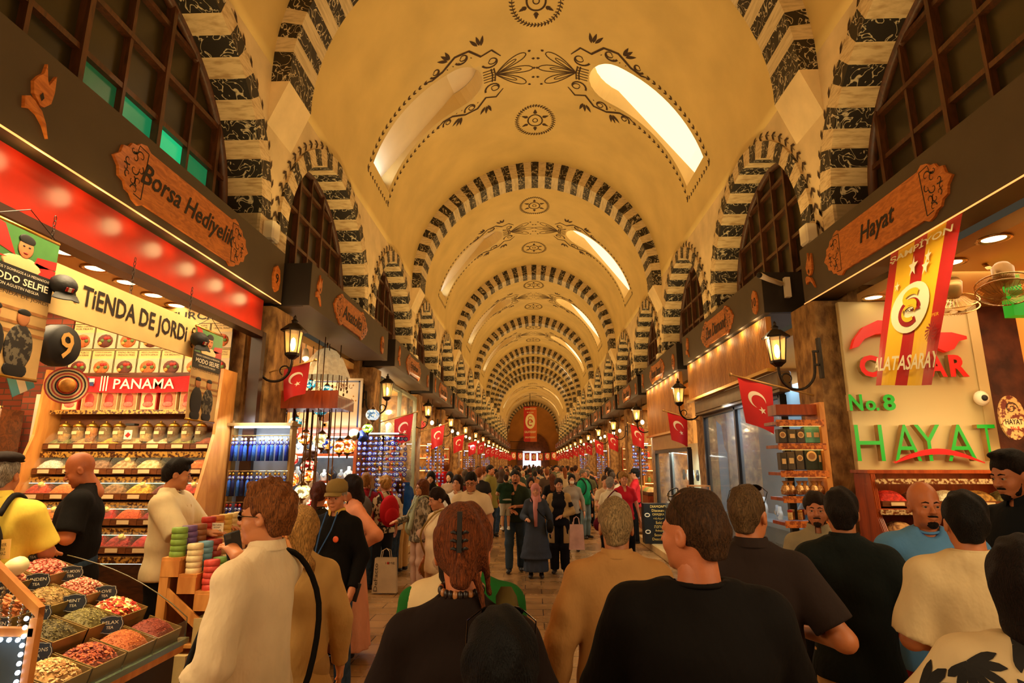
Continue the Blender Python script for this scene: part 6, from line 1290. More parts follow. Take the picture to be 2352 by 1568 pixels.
# vertical door posts of the distant shops
# ================= END OF THE HALL
e=empty('hall_end_banner',(-.3,66,4.3)); m=MB(); m.box((-.37,0,2.0),(.74,.02,4.0),0); m.box((.37,0,2.0),(.74,.02,4.0),2)
club_roundel(m,0,2.3,.55,.85,T(0,-.012,0),(1,2,0,4)); text(m,'GALATASARAY',1.3,.25,T(0,-.02,1.1),1,0,0,.02); text(m,'GALATASARAY',1.2,.2,T(0,-.02,.5),1,0,0,.02); text(m,'ŞAMPİYON',1.2,.25,T(0,-.02,3.7),1,0,0,.02)
for x in (-.3,-.1,.1,.3): star(m,(x,-.02,3.3),.1,1)
gsm2=list(gsm); gsm2[2]=mat('club_orange',(206,96,40),.5,var=0); m.build('printed_cloth',gsm2,e); m=MB(); m.tube([(-.8,0,4.0),(.8,0,4.0)],.04,6); m.tube([(0,0,4.0),(0,0,5.45)],.03,5); m.build('top_rod',iron,e); m=MB()
for q in range(7): vs,fs=stroke(spiral(-.7+.233*q,4.3+.12*math.sin(q*PI/6),.16,.03,0,6,14),.035); m.add([(v[0],-.02,v[1]) for v in vs],fs)
m.build('iron_crest',iron,e); tag(e,'tall red and orange club banner hanging at the far end of the hall','banner')
for i in range(7):
    e=empty('small_club_banner',(-2.1+.72*i,63,3.15-.25+.05*abs(i-3))); m=MB(); m.box((-.13,0,-.35),(.26,.01,.75),0); m.box((.13,0,-.35),(.26,.01,.75),2); club_roundel(m,0,-.32,.17,.26,T(0,-.008,0),(1,2,0,4)); m.build('cloth',gsm2,e); m=MB(); m.tube([(-.3,0,.04),(.3,0,.04)],.02,5); m.build('rod',iron,e); tag(e,'small club banner strung across the far end, %s from the left'%ORD[i],'banner','small club banners at the far end')
m=MB(); m.tube([(-3.15,63,3.22),(-2.0,63,3.16),(0,63,2.98),(2.0,63,3.16),(3.15,63,3.22)],.02,5); o=m.build('banner_rope',iron); tag(o,'rope across the hall carrying the small club banners','rope')
m=MB(); m.box((-.15,75.4,2.1),(2.3,.1,2.7)); o=m.build('window_90',mat('daylight_door',(255,250,240),.5,var=0,emit=1.3,ecol=(240,240,255))); struct(o)
m=MB()
for i in range(12): m.box((-2.5+.14*i,64,3.8),(.03,.03,.9))
m.box((-1.73,64,4.25),(1.6,.06,.06)); m.box((-1.73,64.3,3.35),(1.6,.6,.1)); o=m.build('gallery_railing',iron); tag(o,'black gallery railing high on the left at the far end','railing')
area('end_daylight',(-.15,74.9,2.2),(0,-1,0),2.2,2.4,30,(.9,.93,1))
# ================= PEOPLE: signed-distance bodies turned into one smooth surface
def surf(prims,h,lo=None,hi=None):
    A=[];B=[]
    for p in prims:
        if p['op']=='add': A.append(p['lo']); B.append(p['hi'])
    lo=np.min(A,0)-2*h; hi=np.max(B,0)+2*h
    n=np.ceil((hi-lo)/h).astype(int)+1
    ax=[lo[i]+h*np.arange(n[i]) for i in range(3)]; V=np.full(n,1.0,dtype=np.float32)
    for p in prims:
        k=p.get('k',.03); a=np.maximum(((p['lo']-k-h-lo)/h).astype(int),0); b=np.minimum(((p['hi']+k+h-lo)/h).astype(int)+2,n)
        if (b<=a).any(): continue
        X,Y,Z=np.meshgrid(ax[0][a[0]:b[0]],ax[1][a[1]:b[1]],ax[2][a[2]:b[2]],indexing='ij'); d=p['f'](X,Y,Z).astype(np.float32); s=(slice(a[0],b[0]),slice(a[1],b[1]),slice(a[2],b[2])); v=V[s]
        if p['op']=='add': q=np.maximum(k-np.abs(v-d),0)/k; V[s]=np.minimum(v,d)-q*q*k*.25
        elif p['op']=='sub': d=-d; q=np.maximum(k-np.abs(v-d),0)/k; V[s]=np.maximum(v,d)+q*q*k*.25
        else: V[s]=v+d
    V[0]=V[-1]=1; V[:,0]=V[:,-1]=1; V[:,:,0]=V[:,:,-1]=1
    ins=V<0; cc=np.zeros(np.array(n)-1,bool); mn=ins[:-1,:-1,:-1].copy(); mx=mn.copy()
    for i in (0,1):
        for j in (0,1):
            for k_ in (0,1): w_=ins[i:n[0]-1+i,j:n[1]-1+j,k_:n[2]-1+k_]; mn&=w_; mx|=w_
    cells=mx&~mn; idx=-np.ones(cells.shape,int); C=np.argwhere(cells); idx[cells]=np.arange(len(C))
    S=np.zeros((len(C),3)); W_=np.zeros(len(C)); cor=[(i,j,k_) for i in (0,1) for j in (0,1) for k_ in (0,1)]
    for a in cor:
        for ax_ in range(3):
            if a[ax_]: continue
            b=list(a); b[ax_]=1; va=V[C[:,0]+a[0],C[:,1]+a[1],C[:,2]+a[2]]; vb=V[C[:,0]+b[0],C[:,1]+b[1],C[:,2]+b[2]]; m=(va<0)!=(vb<0)
            t=np.where(m,va/np.where(m,va-vb,1),0); P=np.array(a,float)[None]+np.eye(3)[ax_][None]*t[:,None]; S+=P*m[:,None]; W_+=m
    vs=lo+(C+S/np.maximum(W_,1)[:,None])*h; fs=[]
    for ax_ in range(3):
        o=[i for i in range(3) if i!=ax_]; sl0=[slice(1,-1)]*3; sl0[ax_]=slice(0,-1); sl1=[slice(1,-1)]*3; sl1[ax_]=slice(1,None)
        g0=ins[tuple(sl0)]; g1=ins[tuple(sl1)]; E=np.argwhere(g0!=g1); 
        if not len(E): continue
        flip=g0[E[:,0],E[:,1],E[:,2]]; c=E.copy(); c[:,o[0]]+=1; c[:,o[1]]+=1   # grid vertex index
        q=[]
        for da,db in ((0,0),(-1,0),(-1,-1),(0,-1)): d=c.copy(); d[:,o[0]]+=da; d[:,o[1]]+=db; q.append(idx[d[:,0],d[:,1],d[:,2]])
        Q=np.stack(q,1); f2=flip if ax_!=1 else ~flip; Q[~f2]=Q[~f2][:,::-1]; fs.append(Q)
    F_=np.concatenate(fs); F_=F_[(F_>=0).all(1)]
    return vs,F_
def pr(f,lo,hi,op='add',k=.03): return dict(f=f,lo=np.array(lo,float),hi=np.array(hi,float),op=op,k=k)
def cone(a,b,ra,rb,fy=1.,op='add',k=.03,cutb=False,cuta=False):
    a=np.array(a,float); b=np.array(b,float); ab=b-a; L2=max(ab@ab,1e-9); R=max(ra,rb)
    def f(X,Y,Z):
        px,py,pz=X-a[0],Y-a[1],Z-a[2]; t=np.clip((px*ab[0]+py*ab[1]+pz*ab[2])/L2,0,1)
        d=np.sqrt((px-t*ab[0])**2+((py-t*ab[1])/fy)**2+(pz-t*ab[2])**2)-(ra+(rb-ra)*t)
        if cutb: d=np.maximum(d,((X-b[0])*ab[0]+(Y-b[1])*ab[1]+(Z-b[2])*ab[2])/math.sqrt(L2))
        if cuta: d=np.maximum(d,-((X-a[0])*ab[0]+(Y-a[1])*ab[1]+(Z-a[2])*ab[2])/math.sqrt(L2))
        return d*min(1,fy)
    return pr(f,np.minimum(a,b)-R*max(1,fy),np.maximum(a,b)+R*max(1,fy),op,k)
def elp(c,r,op='add',k=.03,rx=0.):
    c=np.array(c,float); r=np.array(r,float); m=r.min(); ca,sa=math.cos(rx),math.sin(rx)
    def f(X,Y,Z):
        y=Y-c[1]; z=Z-c[2]; y,z=(y*ca+z*sa,-y*sa+z*ca)
        q=np.sqrt(((X-c[0])/r[0])**2+(y/r[1])**2+(z/r[2])**2); g=np.sqrt(((X-c[0])/r[0]**2)**2+(y/r[1]**2)**2+(z/r[2]**2)**2)
        return np.clip(q*(q-1)/np.maximum(g,1e-6),-1,1)
    R=r.max() if rx else r
    return pr(f,c-R,c+R,op,k)
BIG=(-9,-9,-9),(9,9,9)
def cutz(z,above=True,k=.004): return pr((lambda X,Y,Z:(z-Z)) if above else (lambda X,Y,Z:(Z-z)),*BIG,op='sub',k=k)   # above: removes everything above z
def fold(amp,seed,sx=13.,sz=20.):
    def f(X,Y,Z):
        u=X*math.cos(seed)+Y*math.sin(seed); 
        return amp*(np.sin(sz*Z+sx*u+2.2*np.sin(9*u+7*Z+seed))*.6+.5*np.sin(sx*2.1*u-7*Z+2*np.sin(17*Z+seed))+.3*np.sin(31*Z-22*u+seed*3))
    return pr(f,*BIG,op='warp')
def handgeo(q,curl,mirror,h=.0045):
    key=('hand',curl,mirror,h)
    if key in HC: return HC[key]
    P=[cone((0,-.02,0),(0,.01,0),.026,.026,k=.02),cone((-.016,.02,0),(-.018,.075,0),.019,.017,k=.02),cone((.016,.02,0),(.02,.072,-.0),.018,.016,k=.02),cone((0,.02,0),(0,.078,0),.02,.016,k=.02)]
    for x,y,l,r in ((-.029,.08,.068,.0092),(-.0095,.086,.076,.0095),(.0105,.083,.07,.009),(.029,.075,.055,.008)):
        p=Vector((x,y-.012,0)); a=curl*.35
        for s,fr in enumerate((.45,.32,.25)):
            d=Vector((x*.25*(1-s*.3),math.cos(a),-math.sin(a))).normalized(); p2=p+d*(l*fr+(.012 if s==0 else 0)); P.append(cone(p,p2,r*(1-.08*s),r*(1-.08*(s+1)),k=.004)); p=p2; a+=curl*.75
    t0=Vector((-.026,.02,-.004)); t1=t0+Vector((-.03,.035,-.012*(.5+curl))); t2=t1+Vector((-.006+.012*curl,.03,-.012*curl)); P.append(cone(t0,t1,.0135,.0105,k=.01)); P.append(cone(t1,t2,.0105,.008,k=.005))
    V,F_=surf(P,h)
    if mirror: V=V*np.array([-1,1,1]); F_=F_[:,::-1]
    HC[key]=(V,F_); return HC[key]
HC={}
def pyl(V,F_,M): 
    Mn=np.array(M); return V@Mn[:3,:3].T+Mn[:3,3],F_
def meshof(name,parts,mats,mis=None):
    V=np.concatenate([p[0] for p in parts]); o=0; Fs=[]; mi=[]
    for j,p in enumerate(parts): Fs.append(p[1]+o); o+=len(p[0]); mi+=[(mis[j] if mis else 0)]*len(p[1])
    F_=np.concatenate(Fs); me=bpy.data.meshes.new(name); me.from_pydata(V.tolist(),[],F_.tolist())
    for m in mats: me.materials.append(m)
    me.polygons.foreach_set('use_smooth',[True]*len(F_)); me.polygons.foreach_set('material_index',mi); me.update(); return me
def skinm(c): return mat('skin_%s'%c,c,.5,var=.06,scale=12,bump=.05,bscale=60)
def clothm(c,c2=None,sc=40,bump=.25,rough=.85,thr=None):
    m=mat('cloth_%s_%s'%(c,c2),c,rough,var=.08,scale=sc if c2 else 5,bump=bump*1.6,bscale=15,stretch=(1,1,.6),col2=c2,thr=thr); m.node_tree.nodes['Principled BSDF'].inputs['Specular IOR Level'].default_value=.15; return m
def hairm(c,c2=None): 
    m=mat('hair_%s'%c,c,.62,var=.45,scale=30,bump=1.,bscale=55,stretch=(7,7,1.2),col2=c2); m.node_tree.nodes['Principled BSDF'].inputs['Specular IOR Level'].default_value=.22; return m
HL=dict(hang=((.245,-.03,1.13),(.27,.05,.89)),hangb=((.26,-.06,1.14),(.30,-.02,.9)),phone=((.24,.02,1.14),(.12,.27,1.24)),akimbo=((.42,-.1,1.18),(.2,.03,1.02)),fwd=((.25,.08,1.13),(.17,.32,1.1)),up=((.3,.12,1.5),(.3,.25,1.75)),clasp=((.25,.0,1.12),(.05,.23,1.05)),bag=((.27,-.02,1.13),(.3,.02,.9)),hold=((.27,.03,1.12),(.02,.24,1.12)),lean=((.24,.18,1.14),(.2,.42,.98)),face=((.2,.16,1.16),(.07,.16,1.42)),back=((.28,-.14,1.14),(.2,-.02,.95)))
def head_geo(sp,q,u):
    fem=sp.get('sex')=='f'; h=.0065*q; P=[]; A=P.append
    A(elp((0,-.012,.148),(.076,.096,.098),k=.03)); A(elp((0,.028,.085),(.062,.064,.09),k=.03)); A(elp((0,.034,.034),(.047 if fem else .052,.05,.034),k=.03)); A(elp((0,.077,.012),(.02,.018,.018),k=.02))
    nr=.047 if fem else .057; A(cone((0,-.03,-.09),(0,-.012,.05),nr*1.05,nr,k=.025))
    A(cone((0,.09,.116),(0,.113,.082),.007,.0125,k=.012)); A(elp((-.011,.1,.078),(.009,.01,.007),k=.006)); A(elp((.011,.1,.078),(.009,.01,.007),k=.006))
    A(cone((-.034,.078,.128),(.034,.078,.128),.012,.012,k=.015))
    for s in (-1,1):
        A(elp((s*.03,.104,.111),(.017,.018,.0105),'sub',.01)); A(elp((s*.03,.0855,.1195),(.018,.0105,.0055),k=.004)); A(elp((s*.03,.083,.102),(.017,.009,.004),k=.004)); A(elp((s*.036,.06,.075),(.026,.026,.026),k=.02)); A(elp((s*.077,-.006,.1),(.011,.021,.031),k=.008)); A(elp((s*.088,.0,.102),(.008,.011,.018),'sub',.006))
    A(elp((0,.093,.051),(.023,.011,.0055),k=.005)); A(elp((0,.092,.043),(.02,.011,.0065),k=.005)); A(elp((0,.107,.0468),(.024,.009,.0018),'sub',.003))
    return surf(P,h)
def hair_prims(sp):
    st=sp.get('hair','short'); P=[]; A=P.append; v={'short':.008,'crop':.004,'wavy':.014,'curly':.024,'quiff':.009,'long':.014,'bob':.018,'ponytail':.009,'lowpony':.012,'updo':.014,'bald':0,'hijab':.018,'fringe':.012}.get(st,.01)
    if st=='bald': return None
    A(elp((0,-.016,.15),(.077+v,.098+v,.099+v*.9),k=.02))
    if st in ('short','crop','wavy','curly','quiff','fringe'):
        A(cone((0,-.07,.12),(0,-.066,.055),.055+v*.5,.045+v*.3,k=.03))
        if st in('quiff','wavy'): A(elp((.0,.05,.236),(.05,.036,.02),k=.03))
        if st=='wavy':
            rr=random.Random(4)
            for i in range(46):
                a=rr.uniform(0,2*PI); t=rr.uniform(.15,1.3); c=(.088*math.cos(a)*math.sin(t),-.016+.108*math.sin(a)*math.sin(t),.15+.108*math.cos(t)); A(elp(c,(rr.uniform(.01,.02),)*3,k=.008))
    if st=='long': A(cone((0,-.05,.12),(0,-.085,-.16),.088,.07,.75,k=.04)); 
    if st=='bob': A(cone((0,-.035,.12),(0,-.045,.0),.1,.092,.9,k=.04))
    if st=='ponytail': A(cone((0,-.09,.12),(0,-.125,.1),.03,.022,k=.02)); A(cone((0,-.125,.1),(0,-.15,-.06),.03,.018,k=.02)); 
    if st=='lowpony': A(cone((0,-.04,.12),(0,-.085,.0),.09,.045,.9,k=.03)); A(cone((0,-.085,.0),(.02,-.11,-.06),.02,.035,k=.02)); A(cone((.02,-.11,-.06),(.04,-.1,-.1),.035,.02,k=.02))
    if st=='updo':
        A(cone((0,-.105,.05),(.01,-.11,.2),.032,.04,k=.03)); A(elp((.0,-.07,.225),(.045,.04,.03),k=.02)); A(cone((.07,-.04,.1),(.085,-.02,-.0),.012,.006,k=.01)); A(cone((.05,-.08,.06),(.07,-.07,-.03),.014,.006,k=.01))
    if st=='hijab': A(cone((0,-.02,.1),(0,-.01,-.06),.085,.1,1,k=.05)); A(elp((0,.0,-.1),(.17,.12,.08),k=.06)); A(cone((0,.08,-.02),(.02,.13,-.25),.05,.03,.6,k=.03))
    A(elp((0,.115,.07),(.07,.072,.092) if st!='hijab' else (.055,.075,.082),'sub',.012))
    if st!='hijab': A(elp((0,.13,.13),(.062,.06,.065),'sub',.015))
    if st in ('short','crop','quiff','wavy','curly','fringe'):
        def f(X,Y,Z): return Z-(.055+np.clip((Y+.03)*1.1,-.02,.09))
        A(pr(f,*BIG,op='sub',k=.012))
        for s in (-1,1): A(elp((s*.082,.0,.098),(.022,.024,.034),'sub',.008))
    a={'curly':.010,'wavy':.007,'hijab':.0025}.get(st,.004); sd=sp.get('seed',1)
    A(pr(lambda X,Y,Z:a*(np.sin(95*X+20*Z+sd+3*np.sin(22*Z))*np.sin(40*Y+17*Z)+.7*np.sin(60*(X+Y)+35*Z+sd)) ,*BIG,op='warp'))
    return P
def beard_prims(sp):
    b=sp.get('beard'); P=[elp((0,.034,.033),(.051,.053,.037),k=.02),elp((0,.078,.012),(.024,.021,.022),k=.02),elp((0,.09,.058),(.03,.014,.008),k=.01)]
    if b=='full': P+=[cone((-.058,.022,.075),(-.046,.045,.03),.008,.014,k=.02),cone((.058,.022,.075),(.046,.045,.03),.008,.014,k=.02)]
    P+=[elp((0,.112,.047),(.02,.018,.0085),'sub',.004),elp((0,-.0,.0),(.06,.045,.06),'sub',.02),pr(lambda X,Y,Z:.0014*np.sin(300*X)*np.sin(280*Z+200*Y),*BIG,op='warp')]
    return P
def frame(o,y,z):   # matrix with Y' along y, Z' near z
    y=Vector(y).normalized(); z=Vector(z); x=y.cross(z).normalized(); z=x.cross(y); return Matrix(((x.x,y.x,z.x,o[0]),(x.y,y.y,z.y,o[1]),(x.z,y.z,z.z,o[2]),(0,0,0,1)))
def person(**sp):
    q=sp.get('q',1.); H=sp['H']; u=H/1.75; g=sp.get('g',1.); fem=sp.get('sex')=='f'; gs=g*(.93 if fem else 1.); hipw=1.06 if fem else 1.
    e=empty('person',(sp['x'],sp['y'],sp.get('z',0)),sp.get('rz',0)); e.scale=(u,u,u); tag(e,sp['label'],'person',sp.get('group'))
    top=sp.get('top',{}); bot=sp.get('bottom',{}); sw=.165*(.92 if fem else 1.0)*(1+(g-1)*.6)
    aL=sp.get('L','hang'); aR=sp.get('R','hang'); aL=HL[aL] if isinstance(aL,str) else aL; aR=HL[aR] if isinstance(aR,str) else aR
    arms=[(-1,aL),(1,aR)]; stn=sp.get('stride',.0); legs=[]
    for s in (-1,1):
        y=s*stn; legs.append([(s*.09*hipw,0,.9),(s*.1,y*.5+.02,.49),(s*.1,y,.07)])
    J=lambda s,a:((s*sw,-.005,1.375),(s*(abs(a[0][0])+(g-1)*.12) if a[0][0]>=0 else s*-abs(a[0][0]),a[0][1],a[0][2]),(s*a[1][0]+s*(g-1)*.1*(a[1][0]>.18),a[1][1],a[1][2]))
    h=.0125*q; P=[]; A=P.append
    A(cone((0,-.03,1.4),(0,-.022,1.51),.06*(.85 if fem else 1),.05*(.85 if fem else 1.05))); A(cone((-sw*.85,-.01,1.375),(sw*.85,-.01,1.375),.05,.05)); A(cone((0,-.025,1.44),(-sw*.8,-.015,1.375),.036,.034)); A(cone((0,-.025,1.44),(sw*.8,-.015,1.375),.036,.034)); A(elp((0,0,1.27),(.155*gs,.105*g,.18))); A(elp((0,.005,1.08),(.14*gs,.105*g,.19))); A(elp((0,-.005,.94),(.155*g*hipw,.11*g,.12)))
    ar=.85 if fem else 1.
    for s,a in arms:
        S,E_,W_=J(s,a); A(cone(S,E_,.05*ar*g**.5,.04*ar*g**.5)); A(cone(E_,W_,.041*ar*g**.5,.026*ar))
    for l in legs: A(cone(l[0],l[1],.085,.055)); A(cone(l[1],l[2],.054,.036)); A(elp((l[1][0],l[1][1]-.015,.36),(.05,.055,.1)))
    parts=[surf(P,h)]
    hm=T(0,-.012,1.505)@RZ(sp.get('hyaw',0))@RX(sp.get('hpitch',0))@SCL(.95,.95,.97); 
    hk=('head',fem,q)
    if hk not in HC: HC[hk]=head_geo(sp,q,u)
    hd=HC[hk]; parts.append(pyl(*hd,hm))
    for s,a in arms:
        S,E_,W_=J(s,a); d=Vector(W_)-Vector(E_); cu=sp.get('curl',.35); 
        if q<2.2: V,F_=handgeo(0,cu,s>0,.005*max(1,q*.8))
        else:
            V,F_=handgeo(0,cu,s>0,.008)
        nz=Vector((s*1,0,0)) if abs(d.normalized().z)>.6 else Vector((0,0,1)); M=frame(Vector(W_)+d.normalized()*.005,d,nz); parts.append(pyl(V,F_,M@SCL(*(.92 if fem else 1.03,)*3)))
    bo=bpy.data.objects.new('body',meshof('body',parts,[skinm(sp.get('skin','c88a5c'))])); COL.objects.link(bo); bo.parent=e
    def add(nm,geo,mt,M=None):
        if M is not None: geo=pyl(*geo,M)
        o=bpy.data.objects.new(nm,meshof(nm,[geo],mt if isinstance(mt,list) else [mt])); COL.objects.link(o); o.parent=e; return o
    # eyes, brows
    if sp.get('face',1) and q<3:
        for s in (-1,1):
            m=MB(); m.ell((s*.03,.0805,.111),(.0122,.0122,.0122),12,8,0); m.ell((s*.03,.0915,.111),(.006,.003,.006),10,6,1)
            o=m.build('eye',[mat('eye_white',(170,146,120),.3,var=0),mat('eye_iris',(30,18,10),.2,var=0)],e); o.matrix_local=hm
        m=MB()
        for s in (-1,1): m.tube([(s*.012,.0925,.131),(s*.028,.0935,.137),(s*.046,.083,.131)],[.0035,.0042,.002],6)
        o=m.build('eyebrows',hairm(sp.get('hc','2c1c12') if sp.get('hair')!='bald' else '2c1c12'),e); o.matrix_local=hm
    hp_=hair_prims(sp)
    hkey=('hair',sp.get('hair'),q,sp.get('seed',1))
    if hp_:
        if hkey not in HC: HC[hkey]=surf(hp_,.007*q)
        add('hair' if sp.get('hair')!='hijab' else 'headscarf',HC[hkey],hairm(sp.get('hc','2c1c12'),sp.get('hc2')) if sp.get('hair')!='hijab' else clothm(sp.get('hc')),hm)
    if sp.get('beard') and q<3:
        bk=('beard',sp['beard'],q)
        if bk not in HC: HC[bk]=surf(beard_prims(sp),.0065*q)
        add('beard',HC[bk],hairm(sp.get('bc',sp.get('hc','2c1c12'))),hm)
    # top garment
    if top:
        t=top.get('loose',.016); P=[]; A=P.append; hem=top.get('hem',.84); sl=top.get('sleeve','short')
        A(cone((-sw*.88,-.008,1.368),(sw*.88,-.008,1.368),.05+t,.05+t,k=.05)); A(cone((-.03,-.03,1.45),(-sw*.95,-.012,1.378),.046+t*.9,.044+t*.8,k=.04)); A(cone((.03,-.03,1.45),(sw*.95,-.012,1.378),.046+t*.9,.044+t*.8,k=.04)); A(elp((0,0,1.27),(.162*gs+t,.112*g+t,.185),k=.05)); A(elp((0,.008,1.07),(.148*gs+t*1.2,.112*g+t*1.4,.22),k=.06))
        if fem: A(elp((0,.085,1.26),(.12,.06,.075),k=.05))
        if g>1.1: A(elp((0,.06,1.05),(.13*g,.11*g,.15),k=.06))
        A(elp((0,-.002,max(hem,.6)+.04),(.166*g*hipw+t*1.3,.12*g+t*1.3,.2),k=.06))
        if hem<.75: A(cone((0,0,.9),(0,0,hem),.165*g+t,.165*g+t*2.5+(.9-hem)*.12,.75,k=.06))
        A(cone((0,-.025,1.42),(0,-.025,1.49),.066,.062,k=.03))
        for s,a in arms:
            S,E_,W_=J(s,a); S,E_,W_=map(np.array,(S,E_,W_)); rs=.058*ar*g**.5+t*.8
            if sl=='short': Q=S+(E_-S)*top.get('sl',.68); A(cone(S,Q,rs+.004,rs+.002,k=.03,cutb=True))
            elif sl=='roll': A(cone(S,E_,rs,rs-.006,k=.03)); Q=E_+(W_-E_)*.3; A(cone(E_,Q,rs-.006,rs-.004,k=.02,cutb=True)); Q0=E_+(W_-E_)*.12; A(cone(Q0,Q,rs+.004,rs+.003,k=.004,cutb=True,cuta=True))
            elif sl=='long': A(cone(S,E_,rs,rs-.01,k=.03)); A(cone(E_,W_,rs-.01,.034+t*.5,k=.02,cutb=True))
        A(fold(top.get('fold',.0045),sp.get('seed',1)*1.7,9,15))
        A(cutz(hem,False)); 
        nk=top.get('neck','crew'); A(cutz(1.505 if nk!='wide' else 1.485,True))
        A(cone((0,-.02,1.4 if nk!='wide' else 1.45),(0,-.018,1.56),(.05 if nk!='wide' else .07),(.058 if nk!='wide' else .078),1.,op='sub',k=.012))
        if nk in('crew','wide'): A(elp((0,.07,1.5),(.058,.07,.05),'sub',.01))
        if nk=='v': A(cone((0,.08,1.36),(0,.06,1.5),.012,.06,op='sub',k=.008))
        if nk=='open': A(pr(lambda X,Y,Z: np.maximum(np.abs(X+.01)-(.05+np.clip(1.2-Z,0,1)*.12),.02-Y),(-.3,0,.4),(.3,.4,1.5),'sub',.01))
        ob=add(top.get('name','shirt'),surf(P,(.0105 if q<1.2 else .0125)*q),top['mat'])
        if nk in('crew','wide') and not top.get('collar') and top.get('band',1) and q<2:
            m=MB(); r_,z_=(.064,1.502) if nk=='crew' else (.083,1.474); m.tube([(r_*math.cos(a),-.022+r_*math.sin(a),z_-.03*max(0,math.sin(a))) for a in [2*PI*i/28 for i in range(28)]],.0075,6,closed=True); m.build('neckband',top['mat'],e)
        if nk=='polo' or top.get('collar'):
            m=MB(); n=18
            G=[[((.063+.02*j)*math.cos(a)*1.02,-.025+(.062+.022*j)*math.sin(a),1.515-.034*j-.012*max(0,math.sin(a))*(1+j)) for j in range(3)] for a in [PI/2+.28+(2*PI-.56)*i/n for i in range(n+1)]]; G=[[((.060+(.006,.011,.02)[j])*math.cos(a),-.025+(.060+(.006,.011,.022)[j])*math.sin(a),(1.522,1.518,1.484)[j]-.012*max(0,math.sin(a))*(1+j)) for j in range(3)] for a in [PI/2+.28+(2*PI-.56)*i/n for i in range(n+1)]]; m.grid(G); G2=[[(x*.97,y*.97-.001,z-.003) for x,y,z in r] for r in G]; m.grid(G2,flip=True); m.build('collar',top.get('cmat',top['mat']),e)
    # trousers / skirt
    bt=bot.get('type','trousers'); P=[]; A=P.append; bl=bot.get('loose',.014)
    if bt in('trousers','shorts'):
        A(elp((0,-.01,.95),(.155*g*hipw+.012,.115*g+.012,.13),k=.05)); end=bot.get('end',.07 if bt=='trousers' else .5)
        for l in legs: 
            A(cone(l[0],l[1],.092*(1+(g-1)*.4)+bl*.5,.064+bl,k=.04)); A(cone(l[1],l[2],.064+bl,.05+bl*bot.get('flare',1.),k=.03)); 
        A(fold(.003,sp.get('seed',1)+.5,9,24)); A(cutz(end,False)); A(cutz(1.04,True)); add('trousers' if bt=='trousers' else 'shorts',surf(P,.014*q),bot.get('mat'))
    elif bt=='skirt':
        w0=.15*g; hw_=bot.get('hemw',.26); z1=bot.get('end',.1)
        def f(X,Y,Z):
            t=np.clip((1.03-Z)/(1.03-z1),0,1); r=w0+(hw_-w0)*t**.8; th=np.arctan2(Y,X); d=np.sqrt(X**2+(Y/.8)**2)-r-.012*t*np.sin(th*bot.get('pleats',14)+3*Z); return np.maximum(np.maximum(d*.8,Z-1.03),z1-Z)
        P=[pr(f,(-.4,-.4,z1-.02),(.4,.4,1.06))]; add('skirt',surf(P,.014*q),bot.get('mat'))
    if sp.get('shoes',1):
        for (l,nm) in zip(legs,('shoe','shoe')):
            x,y=l[2][0],l[2][1]; P=[cone((x,y-.03,.045),(x*1.15,y+.13,.035),.042,.036,k=.03),cone((x,y-.01,.05),(x,y-.005,.1),.042,.042,k=.02),cutz(.012,False)]; add('shoe',surf(P,.01*q),sp.get('shoem',mat('shoe_dark',(30,24,20),.5,var=.1)))
    sp['e']=e; sp['hm']=hm; sp['J']=[J(s,a) for s,a in arms]; return sp
def smo(P,n=4):
    Q=[Vector(p) for p in P]; o=[]
    for i in range(len(Q)-1):
        a,b,c,d=Q[max(i-1,0)],Q[i],Q[i+1],Q[min(i+2,len(Q)-1)]
        for k in range(n): t=k/n; o.append(.5*((2*b)+(c-a)*t+(2*a-5*b+4*c-d)*t*t+(3*b-a-3*c+d)*t**3))
    return o+[Q[-1]]
def place(px,py,Y,z=0.): P=atY(px,py,Y); return dict(x=P.x,y=Y,z=z,H=P.z-z)
def band(sp,pts,r,mt,nm='strap',flat=None):
    m=MB(); m.tube(pts,r,6); o=m.build(nm,mt,sp['e']); return o
def glasses(sp,z=.112,y=.098,up=False,dark=True,parent=True):
    m=MB(); M=T(0,0,0)
    if up: M=T(0,.05,.085)@RX(.75)
    for s in (-1,1): m.tube([(s*.032+.024*math.cos(a),y,z+.019*math.sin(a)) for a in [2*PI*i/14 for i in range(14)]],.002,4,closed=True,M=M); m.tube([(s*.056,y,z+.005),(s*.09,y-.03,z+.004),(s*.088,.0,z)],.002,4,M=M)
    m.tube([(-.01,y,z+.004),(.01,y,z+.004)],.002,4,M=M)
    if dark:
        for s in (-1,1): disc(m,(s*.032,y,z),.023,0,14,M,ry=.018); m.f[-1:]=[m.f[-1]]
    o=m.build('sunglasses' if dark else 'glasses',mat('sunglass_black',(18,14,12),.15,var=0,coat=.5),sp['e']); o.matrix_local=sp['hm']; return o
def carried(sp,name,label,cat,group=None):
    e=empty(name,sp['e'].location.copy(),sp['e'].rotation_euler.z); e.scale=sp['e'].scale.copy(); tag(e,label,cat,group); return e
def addsurf(name,P,h,mt,e): o=bpy.data.objects.new(name,meshof(name,[surf(P,h)],[mt])); COL.objects.link(o); o.parent=e; return o
def backpack(sp,c,label,strapc=None,w_=.15,hh=.42):
    e=carried(sp,'backpack',label,'backpack'); q=sp.get('q',1)
    addsurf('pack_body',[elp((0,-.2,1.2),(w_,.1,hh/2),k=.03),fold(.003,2)],.014*q,clothm(c),e); addsurf('front_pocket',[elp((0,-.28,1.12),(w_*.75,.05,hh*.3),k=.02)],.014*q,clothm(c),e)
    for s in (-1,1):
        m=MB(); m.tube(smo([(s*.09,-.15,1.38),(s*.1,-.06,1.49),(s*.11,.06,1.45),(s*.115,.15,1.3),(s*.14,.1,1.12),(s*.12,-.14,1.05)]),.017,6); m.build('shoulder_strap',clothm(strapc or c),e)
